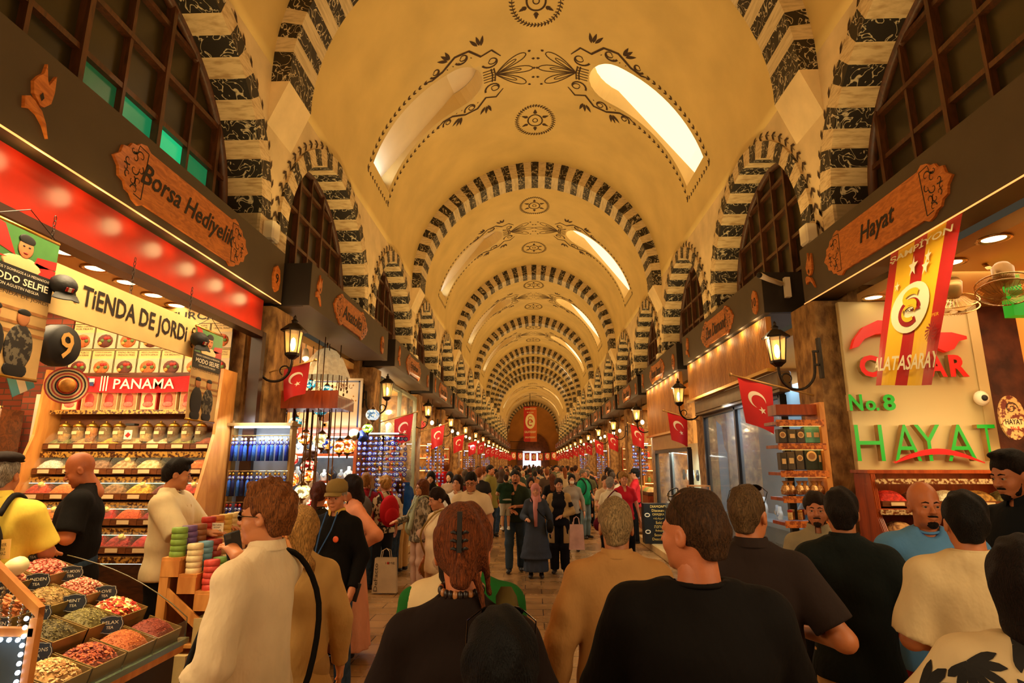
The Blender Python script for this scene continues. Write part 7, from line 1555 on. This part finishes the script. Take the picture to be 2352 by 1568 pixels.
def crossbag(sp,c,label,side=1,low=.82,body=True,y=-.05,sc=1.,cat='bag'):
    e=carried(sp,'shoulder_bag',label,cat); s=side
    if body: addsurf('bag_body',[elp((s*.27,y,low),(.07*sc,.15*sc,.13*sc),k=.02),fold(.003,1)],.013*sp.get('q',1),clothm(c),e)
    m=MB(); m.tube(smo([(s*.26,y-.06,low+.1),(s*.12,-.17,1.2),(-s*.06,-.14,1.42),(-s*.1,-.02,1.49),(-s*.07,.11,1.42),(s*.08,.18,1.2),(s*.26,y+.06,low+.1)]),.011,6); m.build('strap',clothm(c),e); return e
def phone(loc,rot,label):
    e=empty('phone',loc,rot=rot); m=MB(); m.box((0,0,.075),(.075,.009,.155),bev=.004); m.build('phone_case',black,e); m=MB(); m.box((0,.006,.075),(.068,.002,.145)); m.build('screen',mat('phone_screen',(60,60,70),.1,var=0,emit=.3,ecol=(150,140,120)),e); m=MB(); m.box((-.02,-.006,.135),(.025,.004,.025)); m.build('camera_bump',mat('phone_bump',(40,40,44),.3,var=0),e); tag(e,label,'phone'); return e
def cap_on(sp,c,flat=False):
    m=MB(); M=T(0,-.012,.155)
    if flat: m.ell((0,-.0,.065),(.1,.12,.045),16,8,0,M); m.ell((0,.09,.045),(.07,.05,.012),12,6,0,M)
    else:
        m.lathe([(.093,.0),(.097,.03),(.09,.075),(.06,.105),(0,.118)],18,0,M@SCL(1,1.15,1)); m.grid([[(math.sin(a)*(.082+.0*r),.08+.075*r*math.cos(a)+.02*math.cos(a),.012-.02*r-.01*abs(math.sin(a))) for r in (0,.5,1)] for a in [-1.3+2.6*i/10 for i in range(11)]],M=M); m.grid([[(math.sin(a)*(.082+.0*r),.08+.075*r*math.cos(a)+.02*math.cos(a),.007-.02*r-.01*abs(math.sin(a))) for r in (0,.5,1)] for a in [-1.3+2.6*i/10 for i in range(11)]],M=M,flip=True)
    o=m.build('cap',clothm(c),sp['e']); o.matrix_local=sp['hm']
def mt_plain(c,**k): return clothm(c,**k)

def fronds(sp,nm,seeds):
    from mathutils.bvhtree import BVHTree
    ob=[c for c in sp['e'].children if c.name.startswith(nm)][0]; me=ob.data; bt=BVHTree.FromPolygons([v.co for v in me.vertices],[tuple(p.vertices) for p in me.polygons]); m=MB()
    for (c,a0,r) in seeds:
        loc,nr,_,_=bt.find_nearest(Vector(c)); u=nr.cross(Vector((0,0,1))); u=u.normalized() if u.length>.1 else Vector((1,0,0)); v=nr.cross(u)
        for k in range(7):
            a=a0+(-1.5+.5*k); L=r*(.75+.25*math.cos(a-a0)); pts=[(L*t*math.cos(a),L*t*math.sin(a)) for t in (0,.2,.4,.6,.8,1)]; w_=[.014,.022,.03,.036,.03,.004]; vs,fs=stroke(pts,[q*r/.14 for q in w_])
            P=[]
            for x,y in vs: q=loc+u*x+v*y; l2,n2,_,_=bt.find_nearest(q); P.append(l2+n2*.0035)
            m.add(P,fs)
    m.build('printed_palm_leaves',mat('palm_print_black',(20,16,12),.8,var=0),sp['e'])
# ================= THE PEOPLE IN THE PHOTOGRAPH
jeans=clothm('34465c','24323f',30); jeansl=clothm('5c7080','46586a',30); beige=clothm('c49a5c'); blackc=clothm('0e0b09',bump=.35); shoew=mat('shoe_white',(220,210,190),.5,var=.05); shoeb=mat('shoe_blue',(20,50,150),.5,var=.1)
linen=clothm('dcc49c',bump=.5); 
p1=person(**place(612,1106,2.5),rz=1.4,hyaw=.2,hair='wavy',hc='8c5020',hc2='4c2810',seed=3,skin='c07848',g=1.02,L=((.25,-.02,1.12),(.27,.12,.9)),R=((.28,.12,1.22),(.33,.33,1.38)),curl=.8,stride=.05,top=dict(mat=linen,sleeve='roll',hem=.74,loose=.02,fold=.006,collar=1,name='linen_shirt'),bottom=dict(mat=blackc),label='person with wavy brown hair in a cream linen shirt holding up a phone')
glasses(p1); pp=atY(545,1262,2.95); phone((pp.x,pp.y,pp.z-.06),(0.1,-.25,.7),'black phone held up by the person in the cream linen shirt')
e=carried(p1,'shoulder_bag','black shoulder bag and strap of the person in the cream linen shirt','bag'); addsurf('bag_body',[elp((-.02,-.2,.74),(.17,.07,.1),k=.02),fold(.003,1)],.013,blackc,e); m=MB(); m.tube(smo([(-.1,-.2,.8),(.06,-.22,1.0),(.14,-.2,1.25),(.14,-.1,1.43),(.12,.03,1.44),(.0,.19,1.25),(-.2,.15,.95),(-.25,-.0,.82),(-.15,-.18,.78)]),.013,6); m.build('strap',blackc,e)
p2=person(**place(694,1160,3.12),rz=.5,hyaw=.2,sex='f',hair='lowpony',hc='b88440',hc2='8c5c24',seed=5,skin='c88850',top=dict(mat=clothm('bc9456',bump=.4),sleeve='long',hem=.62,loose=.03,collar=1,name='long_shirt'),bottom=dict(mat=clothm('a88450'),loose=.03),label='blonde person with a low ponytail in a long sand coloured shirt')
p3=person(**place(775,1103,5.0),rz=PI-.15,hpitch=-.12,hyaw=.1,hair='short',hc='b8a890',beard=None,skin='c47c50',stride=.12,L=((.25,-.03,1.13),(.24,.1,.9)),R='hang',top=dict(mat=blackc,sleeve='long',hem=.86,loose=.022,neck='crew',collar=1,cmat=clothm('d8b050'),name='black_jumper'),bottom=dict(mat=jeans),label='older person in an olive cap, black jumper and jeans facing the camera'); cap_on(p3,'8c7440')
m=MB(); m.tube([(-.05,.06,1.49),(-.04,.14,1.35),(.06,.16,1.15),(.1,.15,1.08)],.006,5); m.tube([(.05,.06,1.49),(.05,.15,1.35),(.08,.165,1.15),(.1,.16,1.08)],.006,5); m.build('lanyard',clothm('3c5c8c'),p3['e']); m=MB(); m.ell((-.09,.145,1.28),(.026,.008,.026),14,6); m.build('badge',mat('orange_badge',(220,90,40),.5,var=0),p3['e'])
P_=p3['J'][0][2]
phone((p3['x']+.21,4.9,.78),(.2,.3,0),'dark phone in the hand of the person in the olive cap')
p4=person(**place(812,1090,6.1),rz=PI-.9,hpitch=-.25,sex='f',g=1.12,hair='bob',hc='241610',skin='b87850',L='akimbo',R='hang',top=dict(mat=clothm('dc8c60',bump=.35),sleeve='long',hem=.82,loose=.02,collar=1,name='peach_shirt'),bottom=dict(type='skirt',mat=clothm('d08c68',bump=.4),hemw=.3,end=.1),label='person in a peach shirt and long pleated peach skirt with a hand on the hip')
p5=person(**place(1066,1155,1.78),rz=-.05,hyaw=.1,sex='f',g=1.08,hair='updo',hc='7c3c16',hc2='2c140c',seed=7,skin='b8683c',L='hang',R='fwd',top=dict(mat=clothm('1c100b'),sleeve='short',hem=.84,loose=.014,neck='crew',band=0,name='brown_tee'),bottom=dict(mat=blackc),label='person with auburn hair clipped up wearing a dark brown tee and beaded choker')
m=MB()
for i in range(26):
    a=2*PI*i/26; m.ell((.06*math.cos(a),-.02+.06*math.sin(a),1.512+.006*math.sin(a)),(.009,.009,.013),6,5,i%3%2)
m.build('choker',[mat('choker_dark',(34,20,14),.4,var=0),mat('choker_tan',(170,110,60),.4,var=0)],p5['e'])
m=MB(); 
for s in (-1,1):
    for i in range(3): m.tube([(s*.004,-.15,.135+.022*i),(s*.018,-.158,.142+.022*i),(s*.024,-.14,.138+.022*i)],.004,5)
m.box((0,-.152,.185),(.014,.014,.11)); o=m.build('hair_claw',black,p5['e']); o.matrix_local=p5['hm']
e=carried(p5,'shoulder_bag','olive strap and bag over the right shoulder of the auburn haired person','bag'); m=MB(); m.tube([(.13,.08,1.44),(.13,-.02,1.495),(.14,-.1,1.42),(.16,-.16,1.2)],.03,6); m.build('strap',clothm('54441c'),e); addsurf('bag_body',[elp((.18,-.18,1.05),(.12,.08,.16))],.015,clothm('3c2c1c'),e)
p6=person(**place(1152,1392,1.36),rz=0,sex='f',hair='long',hc='080504',seed=2,skin='b06c40',top=dict(mat=blackc,sleeve='short'),bottom=dict(mat=blackc),label='person with long black hair and sunglasses on the head, lowest in the centre foreground')
glasses(p6,up=True)
p7=person(**place(1412,1140,2.78),rz=-.1,hair='short',hc='a8895c',hc2='6c5434',seed=4,skin='b06c40',L='hangb',R='clasp',top=dict(mat=clothm('b08048',bump=.35),sleeve='long',hem=.7,loose=.035,fold=.005,collar=1,name='tan_shirt'),bottom=dict(mat=beige),label='grey haired person seen from behind in a loose tan shirt')
p8=person(**place(1583,1117,1.92),rz=-.1,hyaw=.8,g=1.3,hair='crop',hc='4c3018',hc2='2c1a0e',seed=6,skin='bc6c40',L='fwd',R='fwd',top=dict(mat=clothm('0f0b09',bump=.3),sleeve='long',hem=.8,loose=.022,neck='wide',name='black_jumper'),bottom=dict(mat=blackc),label='broad person in a black jumper with glasses pushed up on cropped hair')
glasses(p8,up=True,dark=False)
p9=person(**place(1712,1110,2.78),rz=-.2,hyaw=-.5,g=1.08,hair='crop',hc='6c5030',hc2='4c3820',seed=8,skin='bc7040',L='fwd',R=((.31,-.1,1.13),(.2,.15,1.1)),top=dict(mat=clothm('2c211d'),sleeve='short',sl=.8,hem=.82,loose=.026,collar=1,name='grey_brown_tee'),bottom=dict(mat=jeans),label='grey haired person in a dark grey brown polo, bare elbow bent to the right')
glasses(p9,up=True)
p10=person(**place(1925,1117,3.2),rz=-.35,hyaw=0,hair='short',hc='1c120c',seed=9,skin='c07848',L='fwd',R=((.3,-.02,1.15),(.15,.2,1.12)),top=dict(mat=clothm('181f1e',bump=.5),sleeve='long',hem=.82,loose=.035,fold=.006,collar=1,name='dark_linen_shirt'),bottom=dict(mat=clothm('c49c60',bump=.3),loose=.025),label='dark haired person in a slate linen shirt and beige trousers seen from behind')
p11=person(**place(1870,1128,4.3),rz=PI-.45,hair='fringe',hc='2c1c10',beard='full',skin='b87048',L='clasp',R='clasp',top=dict(mat=clothm('988c70'),sleeve='long',collar=1,loose=.015,name='grey_shirt'),bottom=dict(mat=blackc),label='bearded person in a grey buttoned shirt facing the camera by the pier shelves')
p12=person(**place(2116,1103,3.4),rz=PI-.4,hyaw=.2,hair='bald',beard='goatee',hc='1c120c',bc='1c120c',g=1.12,skin='bc6c3c',L='hang',R='hang',top=dict(mat=clothm('5c94cc',bump=.3),sleeve='short',sl=1.0,hem=.78,loose=.035,fold=.005,name='blue_tee'),bottom=dict(type='shorts',mat=clothm('8c1c1c'),end=.47,loose=.03),label='bald bearded person in a sky blue tee and dark red shorts')
p13=person(**place(2204,1125,2.65),rz=-.4,hyaw=.05,hair='short',hc='120c08',seed=3,skin='c07444',L='clasp',R='clasp',top=dict(mat=clothm('d8c090',bump=.3),sleeve='short',sl=.95,hem=.78,loose=.03,fold=.005,name='cream_tee'),bottom=dict(mat=blackc),label='black haired person in a cream tee seen from behind beside the blue tee')
m=MB(); m.tube([(.062*math.cos(2*PI*i/20),-.02+.062*math.sin(2*PI*i/20),1.478) for i in range(20)],.0025,4,closed=True); m.build('necklace_chain',chrome,p13['e'])
p14=person(**place(2318,1030,3.55,.0),rz=PI/2+.1,hpitch=-.2,hair='quiff',hc='1c120c',beard='full',skin='b87044',top=dict(mat=clothm('10151a'),sleeve='short',collar=1,name='navy_polo'),bottom=dict(mat=blackc),label='tall bearded person in a navy polo at the right edge looking down')
pat=clothm('d6be90')
p15=person(**place(2340,1232,1.75),rz=-.4,sex='f',g=1.25,hair='bob',hc='1c0e0a',seed=4,skin='b46c44',L=((.3,.05,1.15),(.2,.3,1.1)),top=dict(mat=pat,sleeve='short',sl=.9,hem=.8,loose=.035,neck='wide',name='printed_blouse'),bottom=dict(mat=blackc),label='dark haired person in a cream blouse with black palm print in the lower right corner')
fronds(p15,'printed_blouse',[((x,y,z),a,r) for x,y,z,a,r in [(-.2,-.12,1.42,2.2,.10),(-.05,-.2,1.34,.6,.11),(.12,-.2,1.4,1.2,.10),(-.22,-.1,1.25,3.4,.10),(-.1,-.2,1.15,2.4,.11),(.1,-.2,1.2,.2,.11),(.22,-.1,1.3,5.5,.10),(.0,-.2,1.0,1.0,.11),(-.2,-.15,1.02,4.0,.10),(-.3,-.03,1.3,3.0,.12),(-.32,.0,1.18,1.5,.12),(.3,-.05,1.25,1.5,.12),(-.15,.1,1.3,1,.10),(.15,.12,1.2,2,.10),(.2,-.2,1.05,2.6,.10),(-.08,-.1,1.47,3.2,.09)]])
# behind the counter, left
p16=person(**place(205,1033,4.4,.18),rz=2.1,hpitch=-.45,g=1.12,hair='bald',skin='bc6c40',L='phone',R='phone',top=dict(mat=blackc,sleeve='short',sl=.85,hem=.8,loose=.025,name='black_tee'),bottom=dict(mat=jeans),label='bald shopkeeper in a black tee standing sideways among the spice shelves')
p17=person(**place(410,1050,4.75,.18),rz=-1.45,hyaw=.3,hpitch=-.2,hair='quiff',hc='1c120c',seed=2,skin='c07c4c',L=((.24,.16,1.14),(.2,.33,1.16)),R=((.24,.18,1.14),(.2,.36,1.16)),curl=.5,top=dict(mat=clothm('d8c498',bump=.2),sleeve='short',sl=.95,hem=.8,loose=.04,name='cream_tee'),bottom=dict(mat=blackc,loose=.03),label='young shopkeeper in an oversized cream tee leaning on the soap stand')
m=MB(); m.tube([(-.05,.03,1.485),(-.035,.13,1.36),(0,.15,1.27),(.035,.13,1.36),(.05,.03,1.485)],.003,4); m.build('necklace_chain',brass,p17['e'])
p18=person(**place(20,1040,3.6,.18),rz=.25,hair='short',hc='a8a090',skin='b87044',g=1.1,L='fwd',R='fwd',top=dict(mat=clothm('d8bc48'),sleeve='short',sl=.85,collar=1,loose=.025,name='yellow_polo'),bottom=dict(mat=clothm('94703c')),label='older person in a yellow polo and dark flat cap at the left edge'); cap_on(p18,'241a16',True); backpack(p18,'1c1816','black backpack on the person in the yellow polo at the left edge')
# middle distance
Q=1.5
p19=person(**place(735,1105,5.7),q=Q,rz=.1,sex='f',hair='ponytail',hc='5c2810',skin='b87048',top=dict(mat=clothm('2c2418'),sleeve='long'),bottom=dict(mat=blackc),label='brown haired person with a ponytail just left of the olive cap')
p20=person(**place(1060,1175,2.55),q=Q,rz=0,sex='f',hair='bob',hc='241610',skin='b87048',g=1.12,L='fwd',R='fwd',top=dict(mat=clothm('d4b888'),sleeve='short',hem=.7,loose=.03,name='cream_top'),bottom=dict(mat=beige),label='person in a cream top and green shawl mostly hidden behind the auburn hair')
addsurf('green_shawl',[cone((-.2,-.02,1.36),(-.3,-.06,.75),.07,.1,.7),cone((-.2,-.03,1.38),(-.02,.02,1.46),.04,.03),cone((.05,-.08,1.46),(.2,-.06,1.38),.07,.075,.8),cone((.2,-.04,1.38),(.28,-.02,.95),.08,.06),fold(.006,2)],.014,clothm('1c5c20',bump=.4),p20['e'])
p21=person(**place(1008,1117,6.4),q=Q,rz=PI-1.0,hpitch=-.3,sex='f',hair='ponytail',hc='2c180e',skin='b87850',L='hang',R='hang',top=dict(mat=clothm('e0c89c'),sleeve='short',hem=.8,name='white_top'),bottom=dict(mat=clothm('c8a884')),label='dark haired person in a white top looking down beside the auburn hair')
crossbag(p21,'94743c','tan patterned bag hanging at the side of the person in the white top',1,.8)
p22=person(**place(968,1100,8.9),q=Q,rz=PI-.9,sex='f',hair='bob',hc='7c4420',skin='c88a5c',L='bag',R='fwd',top=dict(mat=clothm('a89c88','5c5448',26,thr=(.45,.55)),sleeve='long',hem=.78,name='speckled_blouse'),bottom=dict(mat=clothm('c8a898')),shoem=shoew,label='person in glasses, speckled blouse and pale pink trousers')
glasses(p22,dark=False); addsurf('scarf',[cone((-.06,.1,1.44),(.02,.17,1.0),.04,.05,.7),cone((.07,.06,1.46),(.05,.16,1.2),.04,.035,.7)],.015,clothm('98a088'),p22['e']); crossbag(p22,'a0a888','sage green shoulder bag of the person in the speckled blouse',1,.98,sc=1.2)
p23=person(**place(884,1093,9.3),q=Q,rz=.75,sex='f',hair='curly',hc='c89048',hc2='94602c',skin='c8845c',g=1.1,top=dict(mat=clothm('d4c4a0','403830',14,thr=(.5,.52)),sleeve='short',hem=.85,name='striped_top'),bottom=dict(mat=clothm('20242c')),shoem=shoew,label='curly blonde person with a red backpack near the bead stand'); backpack(p23,'b01820','bright red backpack on the curly blonde person',w_=.17,hh=.5)
p24=person(**place(912,1102,10.2),q=Q,rz=PI-1.6,sex='f',hair='long',hc='3c2012',skin='c88a60',top=dict(mat=clothm('dcc8a8'),sleeve='short'),bottom=dict(mat=jeans),label='long brown haired person in glasses behind the red backpack'); glasses(p24,dark=False)
p25=person(**place(930,1077,10.7),q=Q,rz=1.3,hair='short',hc='dcd4c4',skin='c8845c',top=dict(mat=clothm('1c4c98'),sleeve='short',collar=1),bottom=dict(mat=beige),label='white haired person in a bright blue polo')
p26=person(**place(842,1085,9.2),q=Q,rz=.1,sex='f',hair='updo',hc='a06c30',skin='c8845c',top=dict(mat=clothm('8c1c28'),sleeve='short'),bottom=dict(mat=jeans),label='person in a maroon top with grey backpack by the second pier'); backpack(p26,'5c5450','grey backpack on the person in the maroon top')
p27=person(**place(1083,1082,7.9),q=Q,rz=PI-.1,hpitch=-.3,g=1.08,hair='short',hc='17100c',skin='b87850',L='hang',R='bag',top=dict(mat=clothm('dcc8a4'),sleeve='short',hem=.82,loose=.03,name='white_tee'),bottom=dict(mat=clothm('2c3038')),label='dark haired person in glasses and a white tee looking down'); glasses(p27,dark=False)
p28=person(**place(1050,1090,9.3),q=Q,rz=PI-.2,sex='f',hair='long',hc='2c1a12',skin='c88c64',L='face',top=dict(mat=clothm('dcd0b4'),sleeve='long'),bottom=dict(mat=beige),label='person in an ivory cardigan with a hand raised to the mouth')
p29=person(**place(990,1082,12),q=Q,rz=PI,sex='f',hair='hijab',hc='1c1814',skin='c89064',top=dict(mat=clothm('2c2420'),sleeve='long',hem=.5),bottom=dict(mat=blackc),label='person in a black headscarf behind the curly blonde and blue polo')
p30=person(**place(1183,1078,10.7),q=Q,rz=PI,hyaw=.1,hair='short',hc='17100c',beard='full',skin='b87448',L='hold',R='clasp',stride=.1,top=dict(mat=clothm('2c3828'),sleeve='short',hem=.84,neck='v'),bottom=dict(mat=clothm('34424c')),label='bearded person in a dark green tee carrying a small child')
pc=person(x=p30['x']-.16,y=p30['y']-.22,z=.72,H=.95,q=Q,rz=PI*.1,hair='short',hc='3c2814',skin='c89064',g=1.15,L='fwd',R='fwd',top=dict(mat=clothm('1c3420'),sleeve='short'),bottom=dict(type='shorts',mat=clothm('b0a890'),end=.45),shoem=shoew,label='small child in a green shirt carried in the arms of the bearded person')
p31=person(**place(1230,1110,10.2),q=Q,rz=PI+.0,sex='f',hair='hijab',hc='c8847c',skin='c88c68',L='bag',R='fwd',top=dict(mat=clothm('3c424c'),sleeve='long',hem=.35,loose=.03,name='long_coat'),bottom=dict(type='skirt',mat=clothm('3c424c'),hemw=.24,end=.12),label='person in a pink headscarf and long slate blue coat')
m=MB(); m.tube([(0,.12,1.5),(.01,.15,1.3),(0,.165,.95)],[.05,.045,.03],8); m.build('scarf_end',clothm('c8847c'),p31['e']); crossbag(p31,'1a1816','black handbag hanging in front of the slate blue coat',-1,.95,y=.08)
p32=person(**place(1283,1097,10.6),q=Q,rz=PI-.12,hyaw=.2,sex='f',hair='ponytail',hc='2c1c14',skin='c88c68',L='clasp',R='bag',top=dict(mat=clothm('17151a'),sleeve='short',hem=.86),bottom=dict(mat=clothm('17151a'),loose=.03),label='person in an open beige trench coat over black clothes')
_t=[p32['J'][k] for k in (0,1)]
addsurf('trench_coat',[cone((-.15,-.02,1.39),(.15,-.02,1.39),.075,.075,k=.05),elp((0,-.02,1.25),(.2,.15,.2),k=.05),cone((0,-.02,1.1),(0,-.02,.5),.19,.23,.75,k=.05)]+[cone(a,b,.07,.058) for a,b,c in _t]+[cone(b,c,.058,.045,cutb=True) for a,b,c in _t]+[fold(.004,2),cutz(.55,False),cutz(1.475,True),cone((0,-.02,1.4),(0,-.02,1.56),.058,.062,op='sub',k=.006),pr(lambda X,Y,Z: np.maximum(np.abs(X)-.085,.0-Y),(-.3,0,.4),(.3,.4,1.6),'sub',.01)],.018,clothm('b0905c'),p32['e'])
def carrier(x,y,z,w_,h_,c,label,txt=None,d=.1):
    e=empty('carrier_bag',(x,y,z)); m=MB(); n=8; m.add([(-w_/2*.85,-d/2,h_),(w_/2*.85,-d/2,h_),(w_/2,-d/2,0),(-w_/2,-d/2,0),(-w_/2*.85,d/2,h_),(w_/2*.85,d/2,h_),(w_/2,d/2,0),(-w_/2,d/2,0)],[(3,2,1,0),(4,5,6,7),(0,4,7,3),(1,2,6,5),(3,7,6,2)],0); m.build('bag_body',c,e)
    for s in (-1,1): m=MB(); m.tube([(-w_*.2,s*d/2,h_),(-w_*.15,s*d/2,h_+.1),(0,0,h_+.13),(w_*.15,s*d/2,h_+.1),(w_*.2,s*d/2,h_)],.006,5); m.build('handle',c,e)
    if txt: m=MB(); text(m,'DeFacto',h_*.8,.055,T(-w_*.36,-d/2-.004,h_*.45)@RY(-PI/2)); text(m,'I',None,.03,T(w_*.02,-d/2-.004,h_*.86)); text(m,'ME',.09,.03,T(w_*.28,-d/2-.004,h_*.86)); m.ell((w_*.12,-d/2-.003,h_*.86),(.018,.002,.018),8,5,1); m.build('printing',[mat('print_grey',(70,64,60),.6,var=0),redbox],e)
    tag(e,label,'bag'); return e
q_=atY(885,1325,8.9); carrier(q_.x,q_.y,.02,.36,.48,mat('bag_plastic_white',(206,190,160),.4,var=.05),'large white carrier bag with DeFacto lettering standing by the trousers',1)
q_=atY(1325,1260,10.2); carrier(q_.x,q_.y,.45,.26,.4,mat('bag_pale_pink',(216,170,150),.4,var=.1,alpha=.75),'pale pink plastic bag hanging beside the beige trench coat')
e=empty('trainer',(atY(880,1328,9.4).x,9.4,0)); m=MB(); addsurf('upper',[cone((-.1,0,.05),(.12,0,.035),.045,.04),cone((-.1,0,.05),(-.09,0,.1),.045,.04)],.012,shoeb,e); m=MB(); m.box((.01,0,.012),(.32,.09,.024),bev=.01); m.build('sole',whitep,e); tag(e,'bright blue trainer on the floor beside the white carrier bag','shoe')
p33=person(**place(712,1052,8.6,.18),q=Q,rz=-1.0,hair='quiff',hc='1c120c',beard='full',skin='c07c50',top=dict(mat=clothm('d4c8b4'),sleeve='long',collar=1),bottom=dict(mat=blackc),label='bearded person in a white shirt inside the lamp shop')
p34=person(**place(716,1035,9.2,.18),q=Q,rz=-1.6,hair='quiff',hc='4c2814',skin='c88860',top=dict(mat=clothm('6c6058'),sleeve='short'),bottom=dict(mat=blackc),label='taller brown haired person in grey behind the white shirt in the lamp shop')
p35=person(**place(1432,1084,11.4),q=Q,rz=PI+.1,sex='f',hair='curly',hc='b0803c',skin='c8845c',top=dict(mat=clothm('b81c28'),sleeve='short',neck='v'),bottom=dict(mat=blackc),label='curly haired person in a bright red tee facing the camera on the right'); 
p36=person(**place(1402,1094,10.8),q=Q,rz=-.6,sex='f',hair='short',hc='a89c8c',skin='c8845c',top=dict(mat=clothm('d8ccac'),sleeve='short',hem=.8),bottom=dict(mat=clothm('2c2420')),label='grey haired person in a white tee with a burgundy strap seen from behind'); crossbag(p36,'5c1420','burgundy shoulder strap and bag on the white tee',-1,.85)
p37=person(**place(1341,1076,15.4),q=Q,rz=-2.3,hair='short',hc='8c7c68',skin='c07c50',L='clasp',top=dict(mat=clothm('1c8c5c'),sleeve='short',collar=1),bottom=dict(mat=clothm('6c8084')),label='person in a green polo and pale jeans with a dark bag'); backpack(p37,'242820','dark backpack carried by the person in the green polo')
p38=person(**place(1456,1076,13.2,.16),q=Q,rz=1.4,hair='short',hc='17100c',skin='b07048',L='fwd',R='fwd',top=dict(mat=clothm('b01c20'),sleeve='long'),bottom=dict(mat=blackc),label='shop worker in red with a black cap leaning over a counter on the right'); cap_on(p38,'1c1814')
p39=person(**place(1313,1088,13.2),q=Q,rz=PI,sex='f',hair='long',hc='120c0a',skin='c88c64',top=dict(mat=clothm('8c7c68'),sleeve='long'),bottom=dict(mat=blackc),label='long black haired person wearing a white face mask')
m=MB(); m.ell((0,.075,.055),(.05,.045,.04),12,8); o=m.build('face_mask',whitep,p39['e']); o.matrix_local=p39['hm']
p40=person(**place(1128,1067,15.5),q=Q,rz=-2.0,hair='short',hc='1c140e',skin='b87448',top=dict(mat=clothm('7c7434'),sleeve='long',hem=.7),bottom=dict(mat=jeans),label='tall person in an olive jacket beside the hall centre line')
p41=person(**place(1020,1062,16.5),q=Q,rz=1.2,hair='curly',hc='8c4c1c',skin='c88458',R='up',L='up',top=dict(mat=clothm('b81418'),sleeve='short',collar=1),bottom=dict(mat=blackc),label='person in a red polo reaching up to a shelf on the left')
p42=person(**place(1396,1073,16.5),q=Q,rz=PI-.1,sex='f',hair='hijab',hc='2c201c',skin='c89468',top=dict(mat=clothm('a8885c'),sleeve='long',hem=.5),bottom=dict(mat=blackc),label='person in a dark headscarf and camel coat at the right side counters')
p43=person(**place(1098,1070,19),q=Q,rz=.3,hair='short',hc='241810',skin='b87448',top=dict(mat=clothm('5c4c34'),sleeve='short'),bottom=dict(mat=blackc),label='person in a brown green tee walking away left of the olive jacket')
p44=person(**place(1160,1082,18),q=Q,rz=.1,sex='f',hair='long',hc='c8a060',skin='c88c64',top=dict(mat=clothm('8cac74'),sleeve='short'),bottom=dict(mat=beige),label='blonde person in a pale green top behind the carried child')
p45=person(**place(1268,1088,14.5),q=Q,rz=.1,sex='f',hair='long',hc='6c3818',skin='b87850',top=dict(mat=blackc,sleeve='short',neck='wide'),bottom=dict(mat=jeans),label='brown haired person in a black strappy top walking away')
# ---- crowd in the distance: a dozen figures built once and then copied with other clothes
CV=[]
rr=random.Random(21)
hs=['short','long','short','bob','hijab','curly','ponytail','short','updo','long','crop','fringe']
tc_=['4c3c30','8c7c64','241c18','b8a480','3c4450','6c2c24','d0bc98','5c5c40','2c2824','94785c','384438','b07850']
hc_=['1c120c','3c2012','2c1a10','6c3c1c','7c6c5c','a87838','17100c','4c3420','8c4c20','241812','5c4c3c','241610']
sk_=['b87448','c88c64','a8683c','c89468']
def hmat(c): return hairm(c)
CT=[clothm(c) for c in tc_]; HM=[hairm(c) for c in hc_]; SK=[skinm(c) for c in sk_]; BT=[jeans,blackc,beige,jeansl,clothm('4c4438')]
bases=[]
for i in range(12):
    fem=hs[i] in('long','bob','hijab','ponytail','updo'); away=i%3!=2
    sp=person(x=0,y=0,H=1.75,q=2.6,rz=0,sex='f' if fem else 'm',hair=hs[i],hc=hc_[i] if hs[i]!='hijab' else ['a89078','2c2420','6c5060'][i%3],skin=sk_[i%4],face=0,L=['hang','fwd','clasp','hangb'][i%4],R=['hang','hang','fwd','phone'][(i*3)%4],stride=[0,.15,.1][i%3],top=dict(mat=CT[i],sleeve=['short','long'][i%2],hem=.82),bottom=dict(mat=BT[i%5]),label='x'); bases.append(sp['e'])
spots=[]
def ok(x,y): return all((abs(x-a)>.58 or abs(y-b)>.55) for a,b in spots)
fixed=[(s_['x'],s_['y']) for s_ in (p27,p28,p29,p30,p31,p32,p35,p36,p37,p39,p40,p41,p42,p43,p44,p45,p22,p23,p24,p25,p26)]
spots+=fixed
n=0; tries=0; used_b=[0]*12
bands=[(11.8,14,4),(14,18,12),(18,23,20),(23,29,24),(29,37,26),(37,48,24),(48,62,20)]
for (a,b,cnt) in bands:
    c=0; t=0
    while c<cnt and t<600:
        t+=1; y=rr.uniform(a,b); x=rr.uniform(-2.25,2.2)
        if y<18 and -.55<x<.95 and rr.random()<.8: continue
        if not ok(x,y): continue
        spots.append((x,y)); i=n%12; src=bases[i]; o=src if not used_b[i] else copy_tree(src); used_b[i]=1; n+=1; c+=1
        hgt=rr.uniform(.93,1.04)*(.95 if hs[i] in('long','bob','hijab','ponytail','updo') else 1.); o.location=(x,y,0); o.scale=(hgt,)*3; toward=(rr.random()<.35); o.rotation_euler.z=(PI if toward else 0)+rr.uniform(-.6,.6)
        ti=rr.randrange(12); hi=rr.randrange(12); si=rr.randrange(4); bi=rr.randrange(5)
        for ch in o.children:
            k=ch.name.split('.')[0]
            new={'shirt':CT[ti],'hair':HM[hi],'headscarf':CT[(ti+5)%12],'body':SK[si],'trousers':BT[bi]}.get(k)
            if new: ch.material_slots[0].link='OBJECT'; ch.material_slots[0].material=new
        side='left half' if x<0 else 'right half'
        tag(o,'visitor in the distant crowd %s, %s of the hall'%('facing the camera' if toward else 'walking away',side),'person','distant crowd %s, %s'%('facing the camera' if toward else 'walking away',side))
